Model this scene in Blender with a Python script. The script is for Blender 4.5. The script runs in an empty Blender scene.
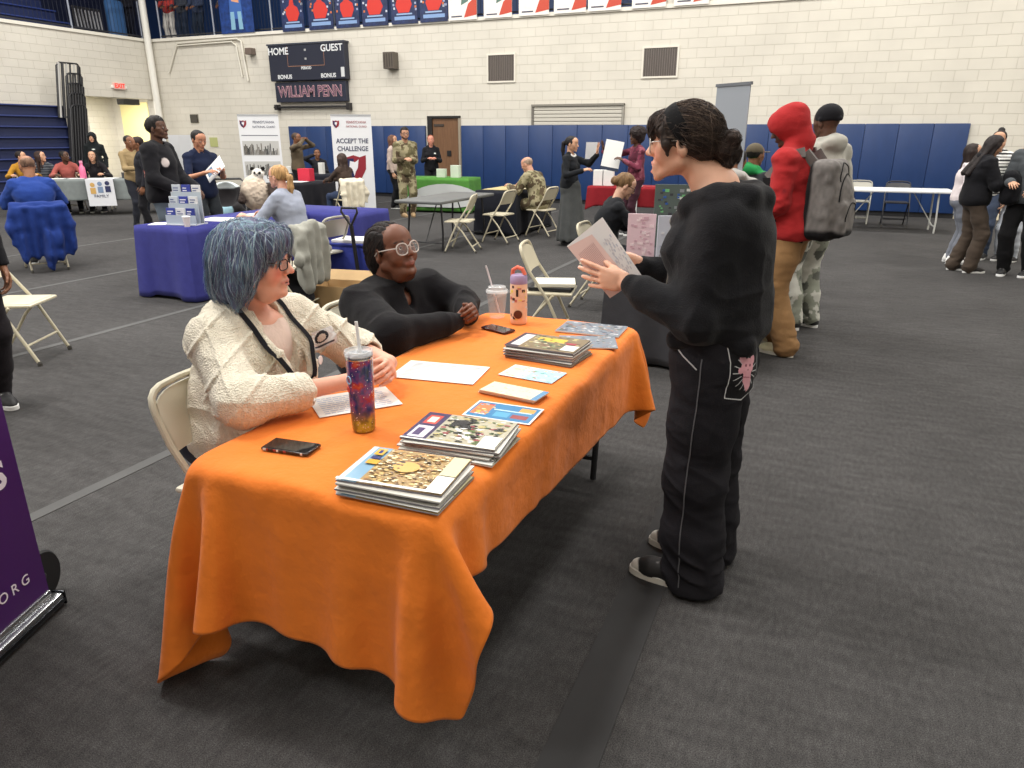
import bpy, bmesh, math, random
import numpy as np
from mathutils import Vector, Matrix, Euler
rnd = random.Random(7)
SC = bpy.context.scene
COL = SC.collection
R = math.radians
PI = math.pi

# ---------------------------------------------------------------- camera geometry (room frame: Y to the far wall, X along it)
FOC, PITCH, ROLL, YAW, CAMH = 708.8, R(19.265), R(.106), R(23.29), 1.6

def ray(u, v):
    x = (u - 512) / FOC; y = (384 - v) / FOC
    x, y = x * math.cos(ROLL) - y * math.sin(ROLL), x * math.sin(ROLL) + y * math.cos(ROLL)
    d = (x, math.cos(PITCH) + y * math.sin(PITCH), -math.sin(PITCH) + y * math.cos(PITCH))
    return Vector((d[0] * math.cos(YAW) - d[1] * math.sin(YAW), d[0] * math.sin(YAW) + d[1] * math.cos(YAW), d[2]))
def G(u, v, z=0.):
    d = ray(u, v); return Vector((0, 0, CAMH)) + d * ((z - CAMH) / d.z)
def WY(u, v, Y):
    d = ray(u, v); return Vector((0, 0, CAMH)) + d * (Y / d.y)
def WX(u, v, X):
    d = ray(u, v); return Vector((0, 0, CAMH)) + d * (X / d.x)

# ---------------------------------------------------------------- colour and materials
def lin(c, a=1.):
    if isinstance(c, str):
        c = tuple(int(c[i:i + 2], 16) for i in (0, 2, 4))
    o = []
    for q in c[:3]:
        q = q / 255.
        o.append(q / 12.92 if q <= .04045 else ((q + .055) / 1.055) ** 2.4)
    return (o[0], o[1], o[2], a)
MATS = {}
def mat(name, col='attr', rough=.7, metal=0., bump=0., bscale=40., stretch=(1, 1, 1), var=0., vscale=8., sheen=0., sss=0., spec=.5,
        alpha=1., bdist=.01, trans=0., emit=None, estr=0., coat=0., kind='noise', detail=4.):
    if name in MATS: return MATS[name]
    m = bpy.data.materials.new(name); m.use_nodes = True
    nt = m.node_tree; N = nt.nodes; L = nt.links
    b = N['Principled BSDF']
    b.inputs['Roughness'].default_value = rough; b.inputs['Metallic'].default_value = metal
    b.inputs['Specular IOR Level'].default_value = spec
    if sheen: b.inputs['Sheen Weight'].default_value = sheen
    if coat: b.inputs['Coat Weight'].default_value = coat
    if sss:
        b.inputs['Subsurface Weight'].default_value = sss
        b.inputs['Subsurface Radius'].default_value = (.012, .005, .003); b.inputs['Subsurface Scale'].default_value = 1.
    if alpha < 1: b.inputs['Alpha'].default_value = alpha
    if trans: b.inputs['Transmission Weight'].default_value = trans
    if emit: b.inputs['Emission Color'].default_value = lin(emit); b.inputs['Emission Strength'].default_value = estr
    if col == 'attr':
        a = N.new('ShaderNodeAttribute'); a.attribute_name = 'Col'; src = a.outputs['Color']
    else:
        c = N.new('ShaderNodeRGB'); c.outputs[0].default_value = lin(col); src = c.outputs[0]
    tc = N.new('ShaderNodeTexCoord'); mp = N.new('ShaderNodeMapping'); L.new(tc.outputs['Object'], mp.inputs['Vector'])
    mp.inputs['Scale'].default_value = stretch
    if var:
        n = N.new('ShaderNodeTexNoise'); n.inputs['Scale'].default_value = vscale; n.inputs['Detail'].default_value = 5
        L.new(mp.outputs[0], n.inputs['Vector'])
        r = N.new('ShaderNodeMapRange'); r.inputs[1].default_value = .3; r.inputs[2].default_value = .7
        r.inputs[3].default_value = 1 - var; r.inputs[4].default_value = 1 + var; L.new(n.outputs['Fac'], r.inputs[0])
        mx = N.new('ShaderNodeVectorMath'); mx.operation = 'SCALE'; L.new(src, mx.inputs[0]); L.new(r.outputs[0], mx.inputs['Scale'])
        src = mx.outputs[0]
    L.new(src, b.inputs['Base Color'])
    if bump:
        if kind == 'noise':
            n = N.new('ShaderNodeTexNoise'); n.inputs['Detail'].default_value = detail
        elif kind == 'voronoi':
            n = N.new('ShaderNodeTexVoronoi')
        else:
            n = N.new('ShaderNodeTexWave'); n.bands_direction = 'Z' if kind == 'waveZ' else 'X'; n.inputs['Distortion'].default_value = 1.
        n.inputs['Scale'].default_value = bscale
        L.new(mp.outputs[0], n.inputs['Vector'])
        bm = N.new('ShaderNodeBump'); bm.inputs['Strength'].default_value = bump; bm.inputs['Distance'].default_value = bdist
        L.new(n.outputs[0], bm.inputs['Height']); L.new(bm.outputs[0], b.inputs['Normal'])
    MATS[name] = m
    return m
M_SKIN = mat('skin', rough=.5, sss=.05, bump=.03, bscale=160, var=.05, vscale=25, spec=.4)
M_CLOTH = mat('knit_cloth', rough=.9, sheen=.05, bump=.22, bscale=90, var=.07, vscale=14, spec=.15)
M_HAIR = mat('hair_strands', rough=.62, bump=.5, bscale=60, stretch=(1, 1, .12), var=.28, vscale=60, spec=.28)
M_PLAIN = mat('painted_matter', rough=.55)
M_GLOSS = mat('glossy_matter', rough=.25)
M_RUBBER = mat('shoe_matter', rough=.65, var=.08)
M_WOOL = mat('pale_openwork_knit', rough=.95, sheen=.15, bump=.55, bscale=170, kind='voronoi', var=.08, vscale=30, spec=.1)
M_DENIM = mat('dark_denim', rough=.88, bump=.2, bscale=260, var=.22, vscale=7, spec=.12)

# ---------------------------------------------------------------- object helpers
def link(o, parent=None):
    COL.objects.link(o)
    if parent is not None: o.parent = parent
    return o
def tag(o, label=None, cat=None, group=None, kind=None):
    if label: o['label'] = label
    if cat: o['category'] = cat
    if group: o['group'] = group
    if kind: o['kind'] = kind
    return o
def thing(name, label, cat, loc=(0, 0, 0), rz=0., group=None):
    o = bpy.data.objects.new(name, None); o.empty_display_size = .1
    o.location = loc; o.rotation_euler = (0, 0, rz); link(o)
    return tag(o, label, cat, group)
def mesh_np(name, V, F, cols=None, m=None, parent=None, smooth=True):
    me = bpy.data.meshes.new(name)
    V = np.asarray(V, np.float32); F = np.asarray(F, np.int32)
    me.vertices.add(len(V)); me.vertices.foreach_set('co', V.ravel())
    k = F.shape[1]
    me.loops.add(F.size); me.loops.foreach_set('vertex_index', F.ravel())
    me.polygons.add(len(F)); me.polygons.foreach_set('loop_start', np.arange(0, F.size, k, dtype=np.int32))
    me.update(calc_edges=True); me.validate()
    if smooth: me.polygons.foreach_set('use_smooth', np.ones(len(me.polygons), bool))
    if cols is not None:
        a = me.color_attributes.new('Col', 'FLOAT_COLOR', 'POINT')
        c = np.ones((len(V), 4), np.float32); c[:, :3] = cols
        a.data.foreach_set('color', c.ravel())
    if m: me.materials.append(m)
    o = bpy.data.objects.new(name, me)
    return link(o, parent)

class MB:
    """collects shapes; every face keeps a colour; build() links ONE mesh object"""
    def __init__(s): s.v = []; s.f = []; s.c = []; s.col = (200, 200, 200); s.vc = []
    def add(s, vs, fs, col=None):
        n = len(s.v); c = lin(col or s.col)[:3]
        for q in vs: s.v.append(tuple(q)); s.vc.append(c)
        for q in fs: s.f.append(tuple(n + i for i in q))
        return s
    def box(s, x0, x1, y0, y1, z0, z1, col=None, b=0., M=None):
        if b <= 0:
            vs = [(x, y, z) for z in (z0, z1) for y in (y0, y1) for x in (x0, x1)]
            fs = [(0, 2, 3, 1), (4, 5, 7, 6), (0, 1, 5, 4), (2, 6, 7, 3), (0, 4, 6, 2), (1, 3, 7, 5)]
        else:
            b = min(b, (x1 - x0) / 2.01, (y1 - y0) / 2.01, (z1 - z0) / 2.01)
            bm = bmesh.new(); bmesh.ops.create_cube(bm, size=1)
            for q in bm.verts: q.co = Vector(((x0 + x1) / 2 + q.co.x * (x1 - x0), (y0 + y1) / 2 + q.co.y * (y1 - y0), (z0 + z1) / 2 + q.co.z * (z1 - z0)))
            bmesh.ops.bevel(bm, geom=list(bm.edges), offset=b, segments=2, affect='EDGES', profile=.5)
            bm.verts.index_update(); vs = [q.co.copy() for q in bm.verts]; fs = [[w.index for w in f.verts] for f in bm.faces]; bm.free()
        if M is not None: vs = [M @ Vector(q) for q in vs]
        return s.add(vs, fs, col)
    def bar(s, a, b, w, t, col=None, up=(0, 0, 1)):
        a = Vector(a); b = Vector(b); d = (b - a).normalized(); x = d.cross(Vector(up))
        if x.length < 1e-4: x = d.cross(Vector((0, 1, 0)))
        x.normalize(); y = x.cross(d)
        vs = [p + x * sx * w / 2 + y * sy * t / 2 for p in (a, b) for sx, sy in ((-1, -1), (1, -1), (1, 1), (-1, 1))]
        return s.add(vs, [(0, 1, 2, 3), (7, 6, 5, 4), (0, 4, 5, 1), (1, 5, 6, 2), (2, 6, 7, 3), (3, 7, 4, 0)], col)
    def tube(s, pts, r, n=8, col=None, caps=True, closed=False):
        pts = [Vector(p) for p in pts]; m = len(pts); rr = r if hasattr(r, '__len__') else [r] * m
        vs = []; fs = []; prev = None
        for i, p in enumerate(pts):
            if closed: d = pts[(i + 1) % m] - pts[i - 1]
            else: d = pts[min(i + 1, m - 1)] - pts[max(i - 1, 0)]
            d.normalize()
            if prev is None:
                x = d.cross(Vector((0, 0, 1)))
                if x.length < .01: x = d.cross(Vector((0, 1, 0)))
            else: x = prev - d * prev.dot(d)
            x.normalize(); prev = x; y = d.cross(x)
            for k in range(n):
                a = 2 * PI * k / n; vs.append(p + (x * math.cos(a) + y * math.sin(a)) * rr[i])
        for i in range(m if closed else m - 1):
            j = (i + 1) % m
            for k in range(n): fs.append((i * n + k, i * n + (k + 1) % n, j * n + (k + 1) % n, j * n + k))
        if caps and not closed: fs += [tuple(range(n))[::-1], tuple((m - 1) * n + k for k in range(n))]
        return s.add(vs, fs, col)
    def lathe(s, prof, n=24, c=(0, 0, 0), col=None, M=None):
        vs = []; fs = []
        for r, z in prof:
            for k in range(n): vs.append(Vector((c[0] + r * math.cos(2 * PI * k / n), c[1] + r * math.sin(2 * PI * k / n), c[2] + z)))
        for i in range(len(prof) - 1):
            for k in range(n): fs.append((i * n + k, i * n + (k + 1) % n, (i + 1) * n + (k + 1) % n, (i + 1) * n + k))
        fs += [tuple(range(n))[::-1], tuple((len(prof) - 1) * n + k for k in range(n))]
        if M is not None: vs = [M @ q for q in vs]
        return s.add(vs, fs, col)
    def prism(s, pts, y0, y1, col=None, M=None):
        """outline in x,z extruded along y"""
        n = len(pts); vs = [Vector((p[0], y0, p[1])) for p in pts] + [Vector((p[0], y1, p[1])) for p in pts]
        fs = [tuple(range(n)), tuple(range(2 * n - 1, n - 1, -1))] + [(i, (i + 1) % n + 0, (i + 1) % n + n, i + n)[::-1] for i in range(n)]
        if M is not None: vs = [M @ q for q in vs]
        return s.add(vs, fs, col)
    def build(s, name, m=None, parent=None, smooth=False, M=None):
        me = bpy.data.meshes.new(name)
        vs = s.v if M is None else [tuple(M @ Vector(q)) for q in s.v]
        me.from_pydata(vs, [], s.f); me.update()
        a = me.color_attributes.new('Col', 'FLOAT_COLOR', 'POINT')
        c = np.ones((len(s.v), 4), np.float32); c[:, :3] = np.array(s.vc); a.data.foreach_set('color', c.ravel())
        me.materials.append(m or M_PLAIN)
        if smooth:
            me.polygons.foreach_set('use_smooth', np.ones(len(me.polygons), bool))
            try: me.set_sharp_from_angle(angle=R(38))
            except Exception: pass
        bm = bmesh.new(); bm.from_mesh(me); bmesh.ops.recalc_face_normals(bm, faces=bm.faces); bm.to_mesh(me); bm.free()
        return link(bpy.data.objects.new(name, me), parent)

def text(name, s, size, M, m, parent, depth=.002, sx=1., align='CENTER', bold=0.):
    cu = bpy.data.curves.new(name, 'FONT'); cu.body = s; cu.size = size; cu.extrude = depth
    cu.align_x = align; cu.align_y = 'CENTER'; cu.offset = bold; cu.materials.append(m); cu.resolution_u = 3
    tmp = bpy.data.objects.new(name + '_outline', cu); COL.objects.link(tmp); bpy.context.view_layer.update()
    me = bpy.data.meshes.new_from_object(tmp.evaluated_get(bpy.context.evaluated_depsgraph_get())); me.name = name
    bpy.data.objects.remove(tmp)
    if not me.materials: me.materials.append(m)
    me.transform(M @ Matrix.Diagonal((sx, 1, 1, 1)))
    return link(bpy.data.objects.new(name, me), parent)
def wallM(x, y, z, rz=0.):            # upright text facing -Y
    return Matrix.Translation((x, y, z)) @ Matrix.Rotation(rz, 4, 'Z') @ Matrix.Rotation(PI / 2, 4, 'X')

# ---------------------------------------------------------------- noise
_perm = np.random.RandomState(5).rand(64, 64, 64).astype(np.float32)
def vnoise(P):
    P = np.asarray(P, np.float32); i = np.floor(P).astype(np.int32); f = P - i; f = f * f * (3 - 2 * f)
    i0 = i & 63; i1 = (i + 1) & 63
    x0, y0, z0 = i0.T; x1, y1, z1 = i1.T; fx, fy, fz = f.T
    def g(a, b, c): return _perm[a, b, c]
    a = g(x0, y0, z0) * (1 - fx) + g(x1, y0, z0) * fx; b = g(x0, y1, z0) * (1 - fx) + g(x1, y1, z0) * fx
    c = g(x0, y0, z1) * (1 - fx) + g(x1, y0, z1) * fx; d = g(x0, y1, z1) * (1 - fx) + g(x1, y1, z1) * fx
    return ((a * (1 - fy) + b * fy) * (1 - fz) + (c * (1 - fy) + d * fy) * fz) * 2 - 1
def fbm(P, s, o=3):
    r = 0; a = 1.
    for k in range(o): r = r + a * vnoise(P * s * 2 ** k + 17.3 * k); a *= .5
    return r

# ---------------------------------------------------------------- signed distance modelling
class Frame:
    def __init__(s, o=(0, 0, 0), M=None, sc=1.): s.o = np.array(o, float); s.M = np.eye(3) if M is None else np.array(M, float); s.s = sc
    def p(s, q): return s.o + s.M @ (np.array(q, float) * s.s)
    def v(s, q): return s.M @ np.array(q, float)
def rot(yaw=0., pitch=0., roll=0.):
    """yaw>0 turns to the left (ccw), pitch>0 looks up"""
    return np.array((Matrix.Rotation(R(yaw), 3, 'Z') @ Matrix.Rotation(R(pitch), 3, 'X') @ Matrix.Rotation(R(roll), 3, 'Y')))
class SDF:
    def __init__(s, k=.02, col=(200, 200, 200)): s.ops = []; s.k = k; s.col = col; s.lo = np.full(3, 9e9); s.hi = -s.lo; s.disp = None; s.fr = Frame(); s.tint = None
    def _bb(s, pts, r, mode):
        if mode != 'u': return
        for p in pts: s.lo = np.minimum(s.lo, p - r); s.hi = np.maximum(s.hi, p + r)
    def _c(s, col): return np.array(lin(s.col if col is None else col)[:3], np.float32)
    def cap(s, a, b, r1, r2=None, col=None, k=None, mode='u'):
        r2 = r1 if r2 is None else r2; f = s.fr
        a = f.p(a); b = f.p(b); r1 *= f.s; r2 *= f.s
        s._bb((a, b), max(r1, r2), mode); s.bs = ((a + b) / 2, np.linalg.norm(b - a) / 2 + max(r1, r2)); ab = b - a; L2 = max(ab @ ab, 1e-9)
        def d(P):
            q = P - a; t = np.clip(q @ ab / L2, 0, 1); return np.sqrt(((q - t[:, None] * ab) ** 2).sum(1)) - (r1 + (r2 - r1) * t)
        s.ops.append((mode, d, s._c(col), (s.k if k is None else k), s.bs)); return s
    def chain(s, pts, rs, **kw):
        for i in range(len(pts) - 1): s.cap(pts[i], pts[i + 1], rs[i], rs[i + 1], **kw)
        return s
    def ell(s, c, r, M=None, col=None, k=None, mode='u'):
        f = s.fr; c = f.p(c); r = np.array(r, float) * f.s; W = f.M if M is None else f.M @ np.array(M)
        s._bb((c,), r.max(), mode); s.bs = (c, r.max()); ir = 1 / r; ir2 = ir * ir
        def d(P):
            q = (P - c) @ W; k0 = np.sqrt(((q * ir) ** 2).sum(1)); k1 = np.sqrt(((q * ir2) ** 2).sum(1)); return k0 * (k0 - 1) / np.maximum(k1, 1e-6)
        s.ops.append((mode, d, s._c(col), (s.k if k is None else k), s.bs)); return s
    def box(s, c, h, M=None, rd=.01, col=None, k=None, mode='u'):
        f = s.fr; c = f.p(c); h = np.array(h, float) * f.s; W = f.M if M is None else f.M @ np.array(M)
        s._bb((c,), np.linalg.norm(h), mode); s.bs = (c, np.linalg.norm(h))
        def d(P):
            q = np.abs((P - c) @ W) - h + rd; return np.sqrt((np.maximum(q, 0) ** 2).sum(1)) + np.minimum(q.max(1), 0) - rd
        s.ops.append((mode, d, s._c(col), (s.k if k is None else k), s.bs)); return s
    def plane(s, c, n, mode='s', k=.004, col=None):
        """'s': removes the side the normal points to"""
        f = s.fr; c = f.p(c); n = f.v(n); n = n / np.linalg.norm(n)
        s.ops.append((mode, lambda P: -((P - c) @ n), s._c(col), k, None)); return s
    def fn(s, f, mode='u', col=None, k=.01, bb=None):
        if bb: s.lo = np.minimum(s.lo, bb[0]); s.hi = np.maximum(s.hi, bb[1])
        s.ops.append((mode, f, s._c(col), k, None)); return s
    def ev(s, P, wc=False, cull=False):
        if cull:
            lo = P.min(0); hi = P.max(0); mc = (lo + hi) / 2; hd = (hi - lo) / 2
        D = np.full(len(P), 9., np.float32); C = np.zeros((len(P), 3), np.float32) if wc else None
        for mode, d, c, k, bs in s.ops:
            if cull:
                if mode in ('paint', 'mul'): continue
                if bs is not None and np.linalg.norm(np.maximum(np.abs(bs[0] - mc) - hd, 0)) - bs[1] > .05 + k: continue
            if mode == 'paint':
                if wc:
                    w = np.clip(.5 - d(P) / k, 0, 1)[:, None]; C = C * (1 - w) + c * w
                continue
            if mode == 'mul':
                if wc:
                    w = np.clip(.5 - d(P) / k, 0, 1)[:, None]; C = C * (1 - w + c * w)
                continue
            q = d(P).astype(np.float32)
            if mode == 'u':
                h = np.maximum(k - np.abs(D - q), 0) / k
                if wc:
                    w = np.where(q < D, 1 - .5 * h, .5 * h)[:, None]; w = np.where(D[:, None] > 8, 1, w); C = C * (1 - w) + c * w
                D = np.minimum(D, q) - h * h * k * .25
            else:
                if mode == 's': q = -q
                h = np.maximum(k - np.abs(D - q), 0) / k; D = np.maximum(D, q) + h * h * k * .25
        if s.disp is not None: D = D + s.disp(P)
        if wc and s.tint is not None: C = s.tint(P, C)
        return (D, C) if wc else D
    def mesh(s, name, h, m, parent=None):
        V, F, C = s.tri(h)
        return mesh_np(name, V, F, C, m, parent)
    def tri(s, h):
        lo = s.lo - 3 * h - .012; n = np.ceil((s.hi - lo + 3 * h + .012) / h / 8).astype(int); B = 8
        gi = np.stack(np.meshgrid(*[np.arange(k) for k in n], indexing='ij'), -1).reshape(-1, 3)
        ctr = lo + (gi * B + (B - 1) / 2) * h
        dc = s.ev(ctr.astype(np.float32)); keep = np.abs(dc) < B * h * .9 * 1.45 + .012
        V = np.empty(n * B, np.float32)
        V.reshape(n[0], B, n[1], B, n[2], B)[:] = np.where(dc < 0, -1., 1.).reshape(n)[:, None, :, None, :, None]
        kb = gi[keep]; off = np.stack(np.meshgrid(*[np.arange(B)] * 3, indexing='ij'), -1).reshape(-1, 3)
        CH = 96
        for i in range(0, len(kb), CH):
            ii = (kb[i:i + CH, None, :] * B + off[None]).reshape(-1, 3)
            V[ii[:, 0], ii[:, 1], ii[:, 2]] = s.ev((lo + ii * h).astype(np.float32), cull=True)
        S = V < 0
        cnt = np.zeros(np.array(S.shape) - 1, np.uint8)
        offs = [(a, b, c) for a in (0, 1) for b in (0, 1) for c in (0, 1)]
        for a, b, c in offs: cnt += S[a:S.shape[0] - 1 + a, b:S.shape[1] - 1 + b, c:S.shape[2] - 1 + c]
        act = np.argwhere((cnt > 0) & (cnt < 8))
        idx = np.full(cnt.shape, -1, np.int32); idx[act[:, 0], act[:, 1], act[:, 2]] = np.arange(len(act))
        val = {o: V[act[:, 0] + o[0], act[:, 1] + o[1], act[:, 2] + o[2]] for o in offs}
        acc = np.zeros((len(act), 3)); w = np.zeros(len(act))
        for o in offs:
            for ax in range(3):
                if o[ax] == 0:
                    p = list(o); p[ax] = 1; p = tuple(p); va, vb = val[o], val[p]; cr = (va < 0) != (vb < 0)
                    t = np.where(cr, va / np.where(cr, va - vb, 1), 0); q = np.array(o, float)[None].repeat(len(act), 0); q[:, ax] = t
                    acc += q * cr[:, None]; w += cr
        verts = lo + (act + acc / np.maximum(w, 1)[:, None]) * h
        quads = []
        for ax in range(3):
            A = [slice(None)] * 3; Bs = [slice(None)] * 3; A[ax] = slice(0, -1); Bs[ax] = slice(1, None)
            e = np.argwhere(S[tuple(A)] != S[tuple(Bs)])
            o1, o2 = [(1, 2), (2, 0), (0, 1)][ax]
            e = e[(e[:, o1] > 0) & (e[:, o2] > 0) & (e[:, o1] < idx.shape[o1]) & (e[:, o2] < idx.shape[o2])]
            def g(d1, d2):
                q = e.copy(); q[:, o1] -= d1; q[:, o2] -= d2; return idx[q[:, 0], q[:, 1], q[:, 2]]
            qd = np.stack([g(1, 1), g(0, 1), g(0, 0), g(1, 0)], 1)
            fl = ~S[e[:, 0], e[:, 1], e[:, 2]]; qd[fl] = qd[fl][:, ::-1]; quads.append(qd)
        F = np.concatenate(quads); F = F[(F >= 0).all(1)]
        D, C = s.ev(verts.astype(np.float32), True)
        return verts, F, C
def joinmesh(name, parts, m, parent):
    V = []; F = []; C = []; n = 0
    for v, f, c in parts: V.append(v); F.append(f + n); C.append(c); n += len(v)
    return mesh_np(name, np.concatenate(V), np.concatenate(F), np.concatenate(C), m, parent)
def ik(a, b, l1, l2, hint):
    a = np.array(a, float); b = np.array(b, float); d = b - a; L = np.linalg.norm(d); mx = (l1 + l2) * .999
    if L > mx: b = a + d / L * mx; d = b - a; L = mx
    x = (l1 * l1 - l2 * l2 + L * L) / (2 * L); y = math.sqrt(max(l1 * l1 - x * x, 0)); u = d / L
    hh = np.array(hint, float); hh = hh - u * (hh @ u); hh = hh / max(np.linalg.norm(hh), 1e-6)
    return a + u * x + hh * y, b
EXPOSURE, WORLD, LAMP, CORR, FLOORC = .30, .12, 250., 240., (64, 63, 63)
# ---------------------------------------------------------------- heads
def head_sdf(S, F, skin, lips, brow=(50, 38, 32), fem=True, chub=0., mouth=0., big=False, beard=None, blush=.0, old=False):
    """adds a head to S in frame F (origin between the ears, +Y the face, unit = metres for a 0.235 m head)"""
    S.fr = F; sk = skin
    dk = tuple(int(c * .72) for c in skin)
    E = S.ell; C = S.cap; ch = chub
    E((0, -.014, .032), (.077, .094, .083), col=sk, k=.02)
    E((0, .020, .0), (.067, .067, .083), col=sk, k=.02)
    E((0, .030, -.045), (.055 + .008 * ch, .046, .050), col=sk, k=.02)
    for sx in (-1, 1):
        C((sx * (.050 + .009 * ch), -.006, -.052), (sx * (.015 + .006 * ch), .066, -.092), .018 + .005 * ch, .014 + .003 * ch, col=sk, k=.02)
        E((sx * (.037 + .005 * ch), .057, -.032), (.025 + .005 * ch, .022, .026 + .004 * ch), col=sk, k=.02)
        E((sx * .050, .045, -.006), (.022, .024, .016), col=sk, k=.02)
    E((0, .077 if fem else .079, -.099), (.017, .014, .014), col=sk, k=.018)
    if chub > .3: C((-.022, .030, -.104), (.022, .030, -.104), .020 + .012 * ch, col=sk, k=.03)
    # brow and sockets
    E((0, .044, .048), (.060, .045, .048), col=sk, k=.03)
    for sx in (-1, 1):
        C((sx * .012, .084, .023), (sx * .046, .071, .024), .008, .007, col=sk, k=.014)
        E((sx * .032, .0955, .004), (.017, .011, .012), mode='s', k=.012)
    # nose
    C((0, .0815, .018), (0, .104, -.020), .0090, .0100, col=sk, k=.010)
    E((0, .090, -.020), (.013, .016, .018), col=sk, k=.010)
    E((0, .1095, -.027), (.0098, .0100, .0090), col=sk, k=.007)
    for sx in (-1, 1):
        E((sx * .0115, .0985, -.030), (.0078, .0095, .0072), col=sk, k=.006)
        if big: E((sx * .0062, .106, -.0365), (.0034, .0050, .0036), mode='s', k=.003)
    # mouth
    o = mouth; LD = .010 * o
    E((0, .078, -.062 - .5 * LD), (.028, .0185, .020 + LD * .6), col=sk, k=.016)
    for sx in (-1, 1):
        C((sx * .0240, .0850, -.0605), (sx * .004, .0955, -.0575 + .0015 * o), .0028, .0042, col=lips, k=.004)
        C((sx * .0230, .0845, -.0625 - .7 * LD), (sx * .003, .0940, -.0672 - 1.5 * LD), .0028, .0050, col=lips, k=.004)
    E((0, .099, -.0500), (.0035, .006, .007), mode='s', k=.006)
    E((0, .094, -.082 - 1.4 * LD), (.016, .007, .0045), mode='s', k=.010)
    if o > 0:
        E((0, .090, -.0630 - .75 * LD), (.0165, .020, .0010 + .0062 * o), mode='s', k=.003)
        E((0, .082, -.0630 - .75 * LD), (.0185, .021, .0020 + .0066 * o), col=(78, 26, 26), mode='paint', k=.002)
        E((0, .0875, -.0595), (.0125, .009, .0032), col=(232, 226, 214), k=.002)
    else:
        C((-.021, .088, -.0618), (0, .099, -.0625), .0011, .0011, col=dk, mode='paint', k=.0022); C((.021, .088, -.0618), (0, .099, -.0625), .0011, .0011, col=dk, mode='paint', k=.0022)
    # eyelids around the eyeballs
    for sx in (-1, 1):
        E((sx * .032, .0775, .003), (.0165, .0135, .0135), col=sk, k=.007)
        if big: E((sx * .032, .0935, .0025), (.0120, .0080, .0042), mode='s', k=.0025)
        else:
            E((sx * .032, .0915, .003), (.012, .008, .0052), col=(236, 230, 224), mode='paint', k=.002)
            E((sx * .032, .0915, .003), (.0055, .012, .0055), col=(36, 24, 20), mode='paint', k=.002)
        C((sx * .0200, .0895, .0085), (sx * .034, .092, .0125), .0018, .002, col=dk, mode='paint', k=.003)
        # brows
        C((sx * .016, .096, .0275), (sx * .034, .0925, .032), .0045, .0045, col=brow, mode='paint', k=.004)
        C((sx * .034, .0925, .032), (sx * .050, .078, .027), .0045, .003, col=brow, mode='paint', k=.004)
        # ears
        Re = rot(sx * -20, -10)
        E((sx * .077, -.010, -.006), (.0075, .019, .031), M=Re, col=sk, k=.008)
        E((sx * .0745, -.012, -.022), (.009, .012, .016), M=Re, col=sk, k=.008)
        if big:
            E((sx * .0855, -.006, .002), (.006, .010, .018), M=Re, mode='s', k=.006)
            E((sx * .080, -.007, .000), (.008, .009, .017), M=Re, mode='paint', k=.008, col=dk)
    if blush:
        c = (min(255, int(sk[0] * 1.0)), int(sk[1] * (1 - blush)), int(sk[2] * (1 - blush)))
        for sx in (-1, 1): E((sx * .042, .07, -.032), (.024, .03, .022), mode='paint', col=c, k=.03)
        E((0, .110, -.028), (.011, .011, .009), mode='paint', col=c, k=.012)
    if beard:
        C((-.055, .02, -.06), (0, .08, -.10), .024, .024, col=beard, mode='paint', k=.012)
        C((.055, .02, -.06), (0, .08, -.10), .024, .024, col=beard, mode='paint', k=.012)
        C((-.018, .095, -.05), (.018, .095, -.05), .006, .006, col=beard, mode='paint', k=.006)
    if old:
        for sx in (-1, 1):
            C((sx * .017, .094, -.036), (sx * .031, .080, -.062), .0010, .0006, mode='s', k=.009)
            C((sx * .020, .090, -.012), (sx * .040, .082, -.014), .0015, .0012, mode='s', k=.008)
    S.fr = Frame()
def neck_sdf(S, F, nb, skin, r=.053, chub=0):
    a = F.p((0, -.020, -.035)); b = np.array(nb, float); r = r * F.s
    S.cap(a, b, r * (1 + .1 * chub), r * 1.06, col=skin, k=.03)
def eyes(F, parent, iris=(70, 45, 30), gaze=(0, 0)):
    for sx in (-1, 1):
        m = MB(); Mx = Matrix(F.M.tolist()).to_4x4()
        c = Vector(F.p((sx * .032, .0785, .0035)))
        T = Matrix.Translation(c) @ Mx @ Matrix.Rotation(R(gaze[0]), 4, 'Z') @ Matrix.Rotation(R(gaze[1]), 4, 'X') @ Matrix.Rotation(-PI / 2, 4, 'X')
        r = .0118 * F.s
        prof = [(r * math.sin(t), r * math.cos(t)) for t in [PI * (1 - i / 16) for i in range(17)]]
        m.lathe([(max(a, 1e-5), b) for a, b in prof[:14]], 20, col=(234, 228, 222), M=T)
        m.lathe([(r * .52, r * .83), (r * .5, r * .88), (r * .42, r * .93), (.0001, r * .96)], 20, col=iris, M=T)
        m.lathe([(r * .24, r * .945), (.0001, r * .985)], 16, col=(12, 10, 10), M=T)
        m.build('eye', M_GLOSS, parent, smooth=True)
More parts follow.
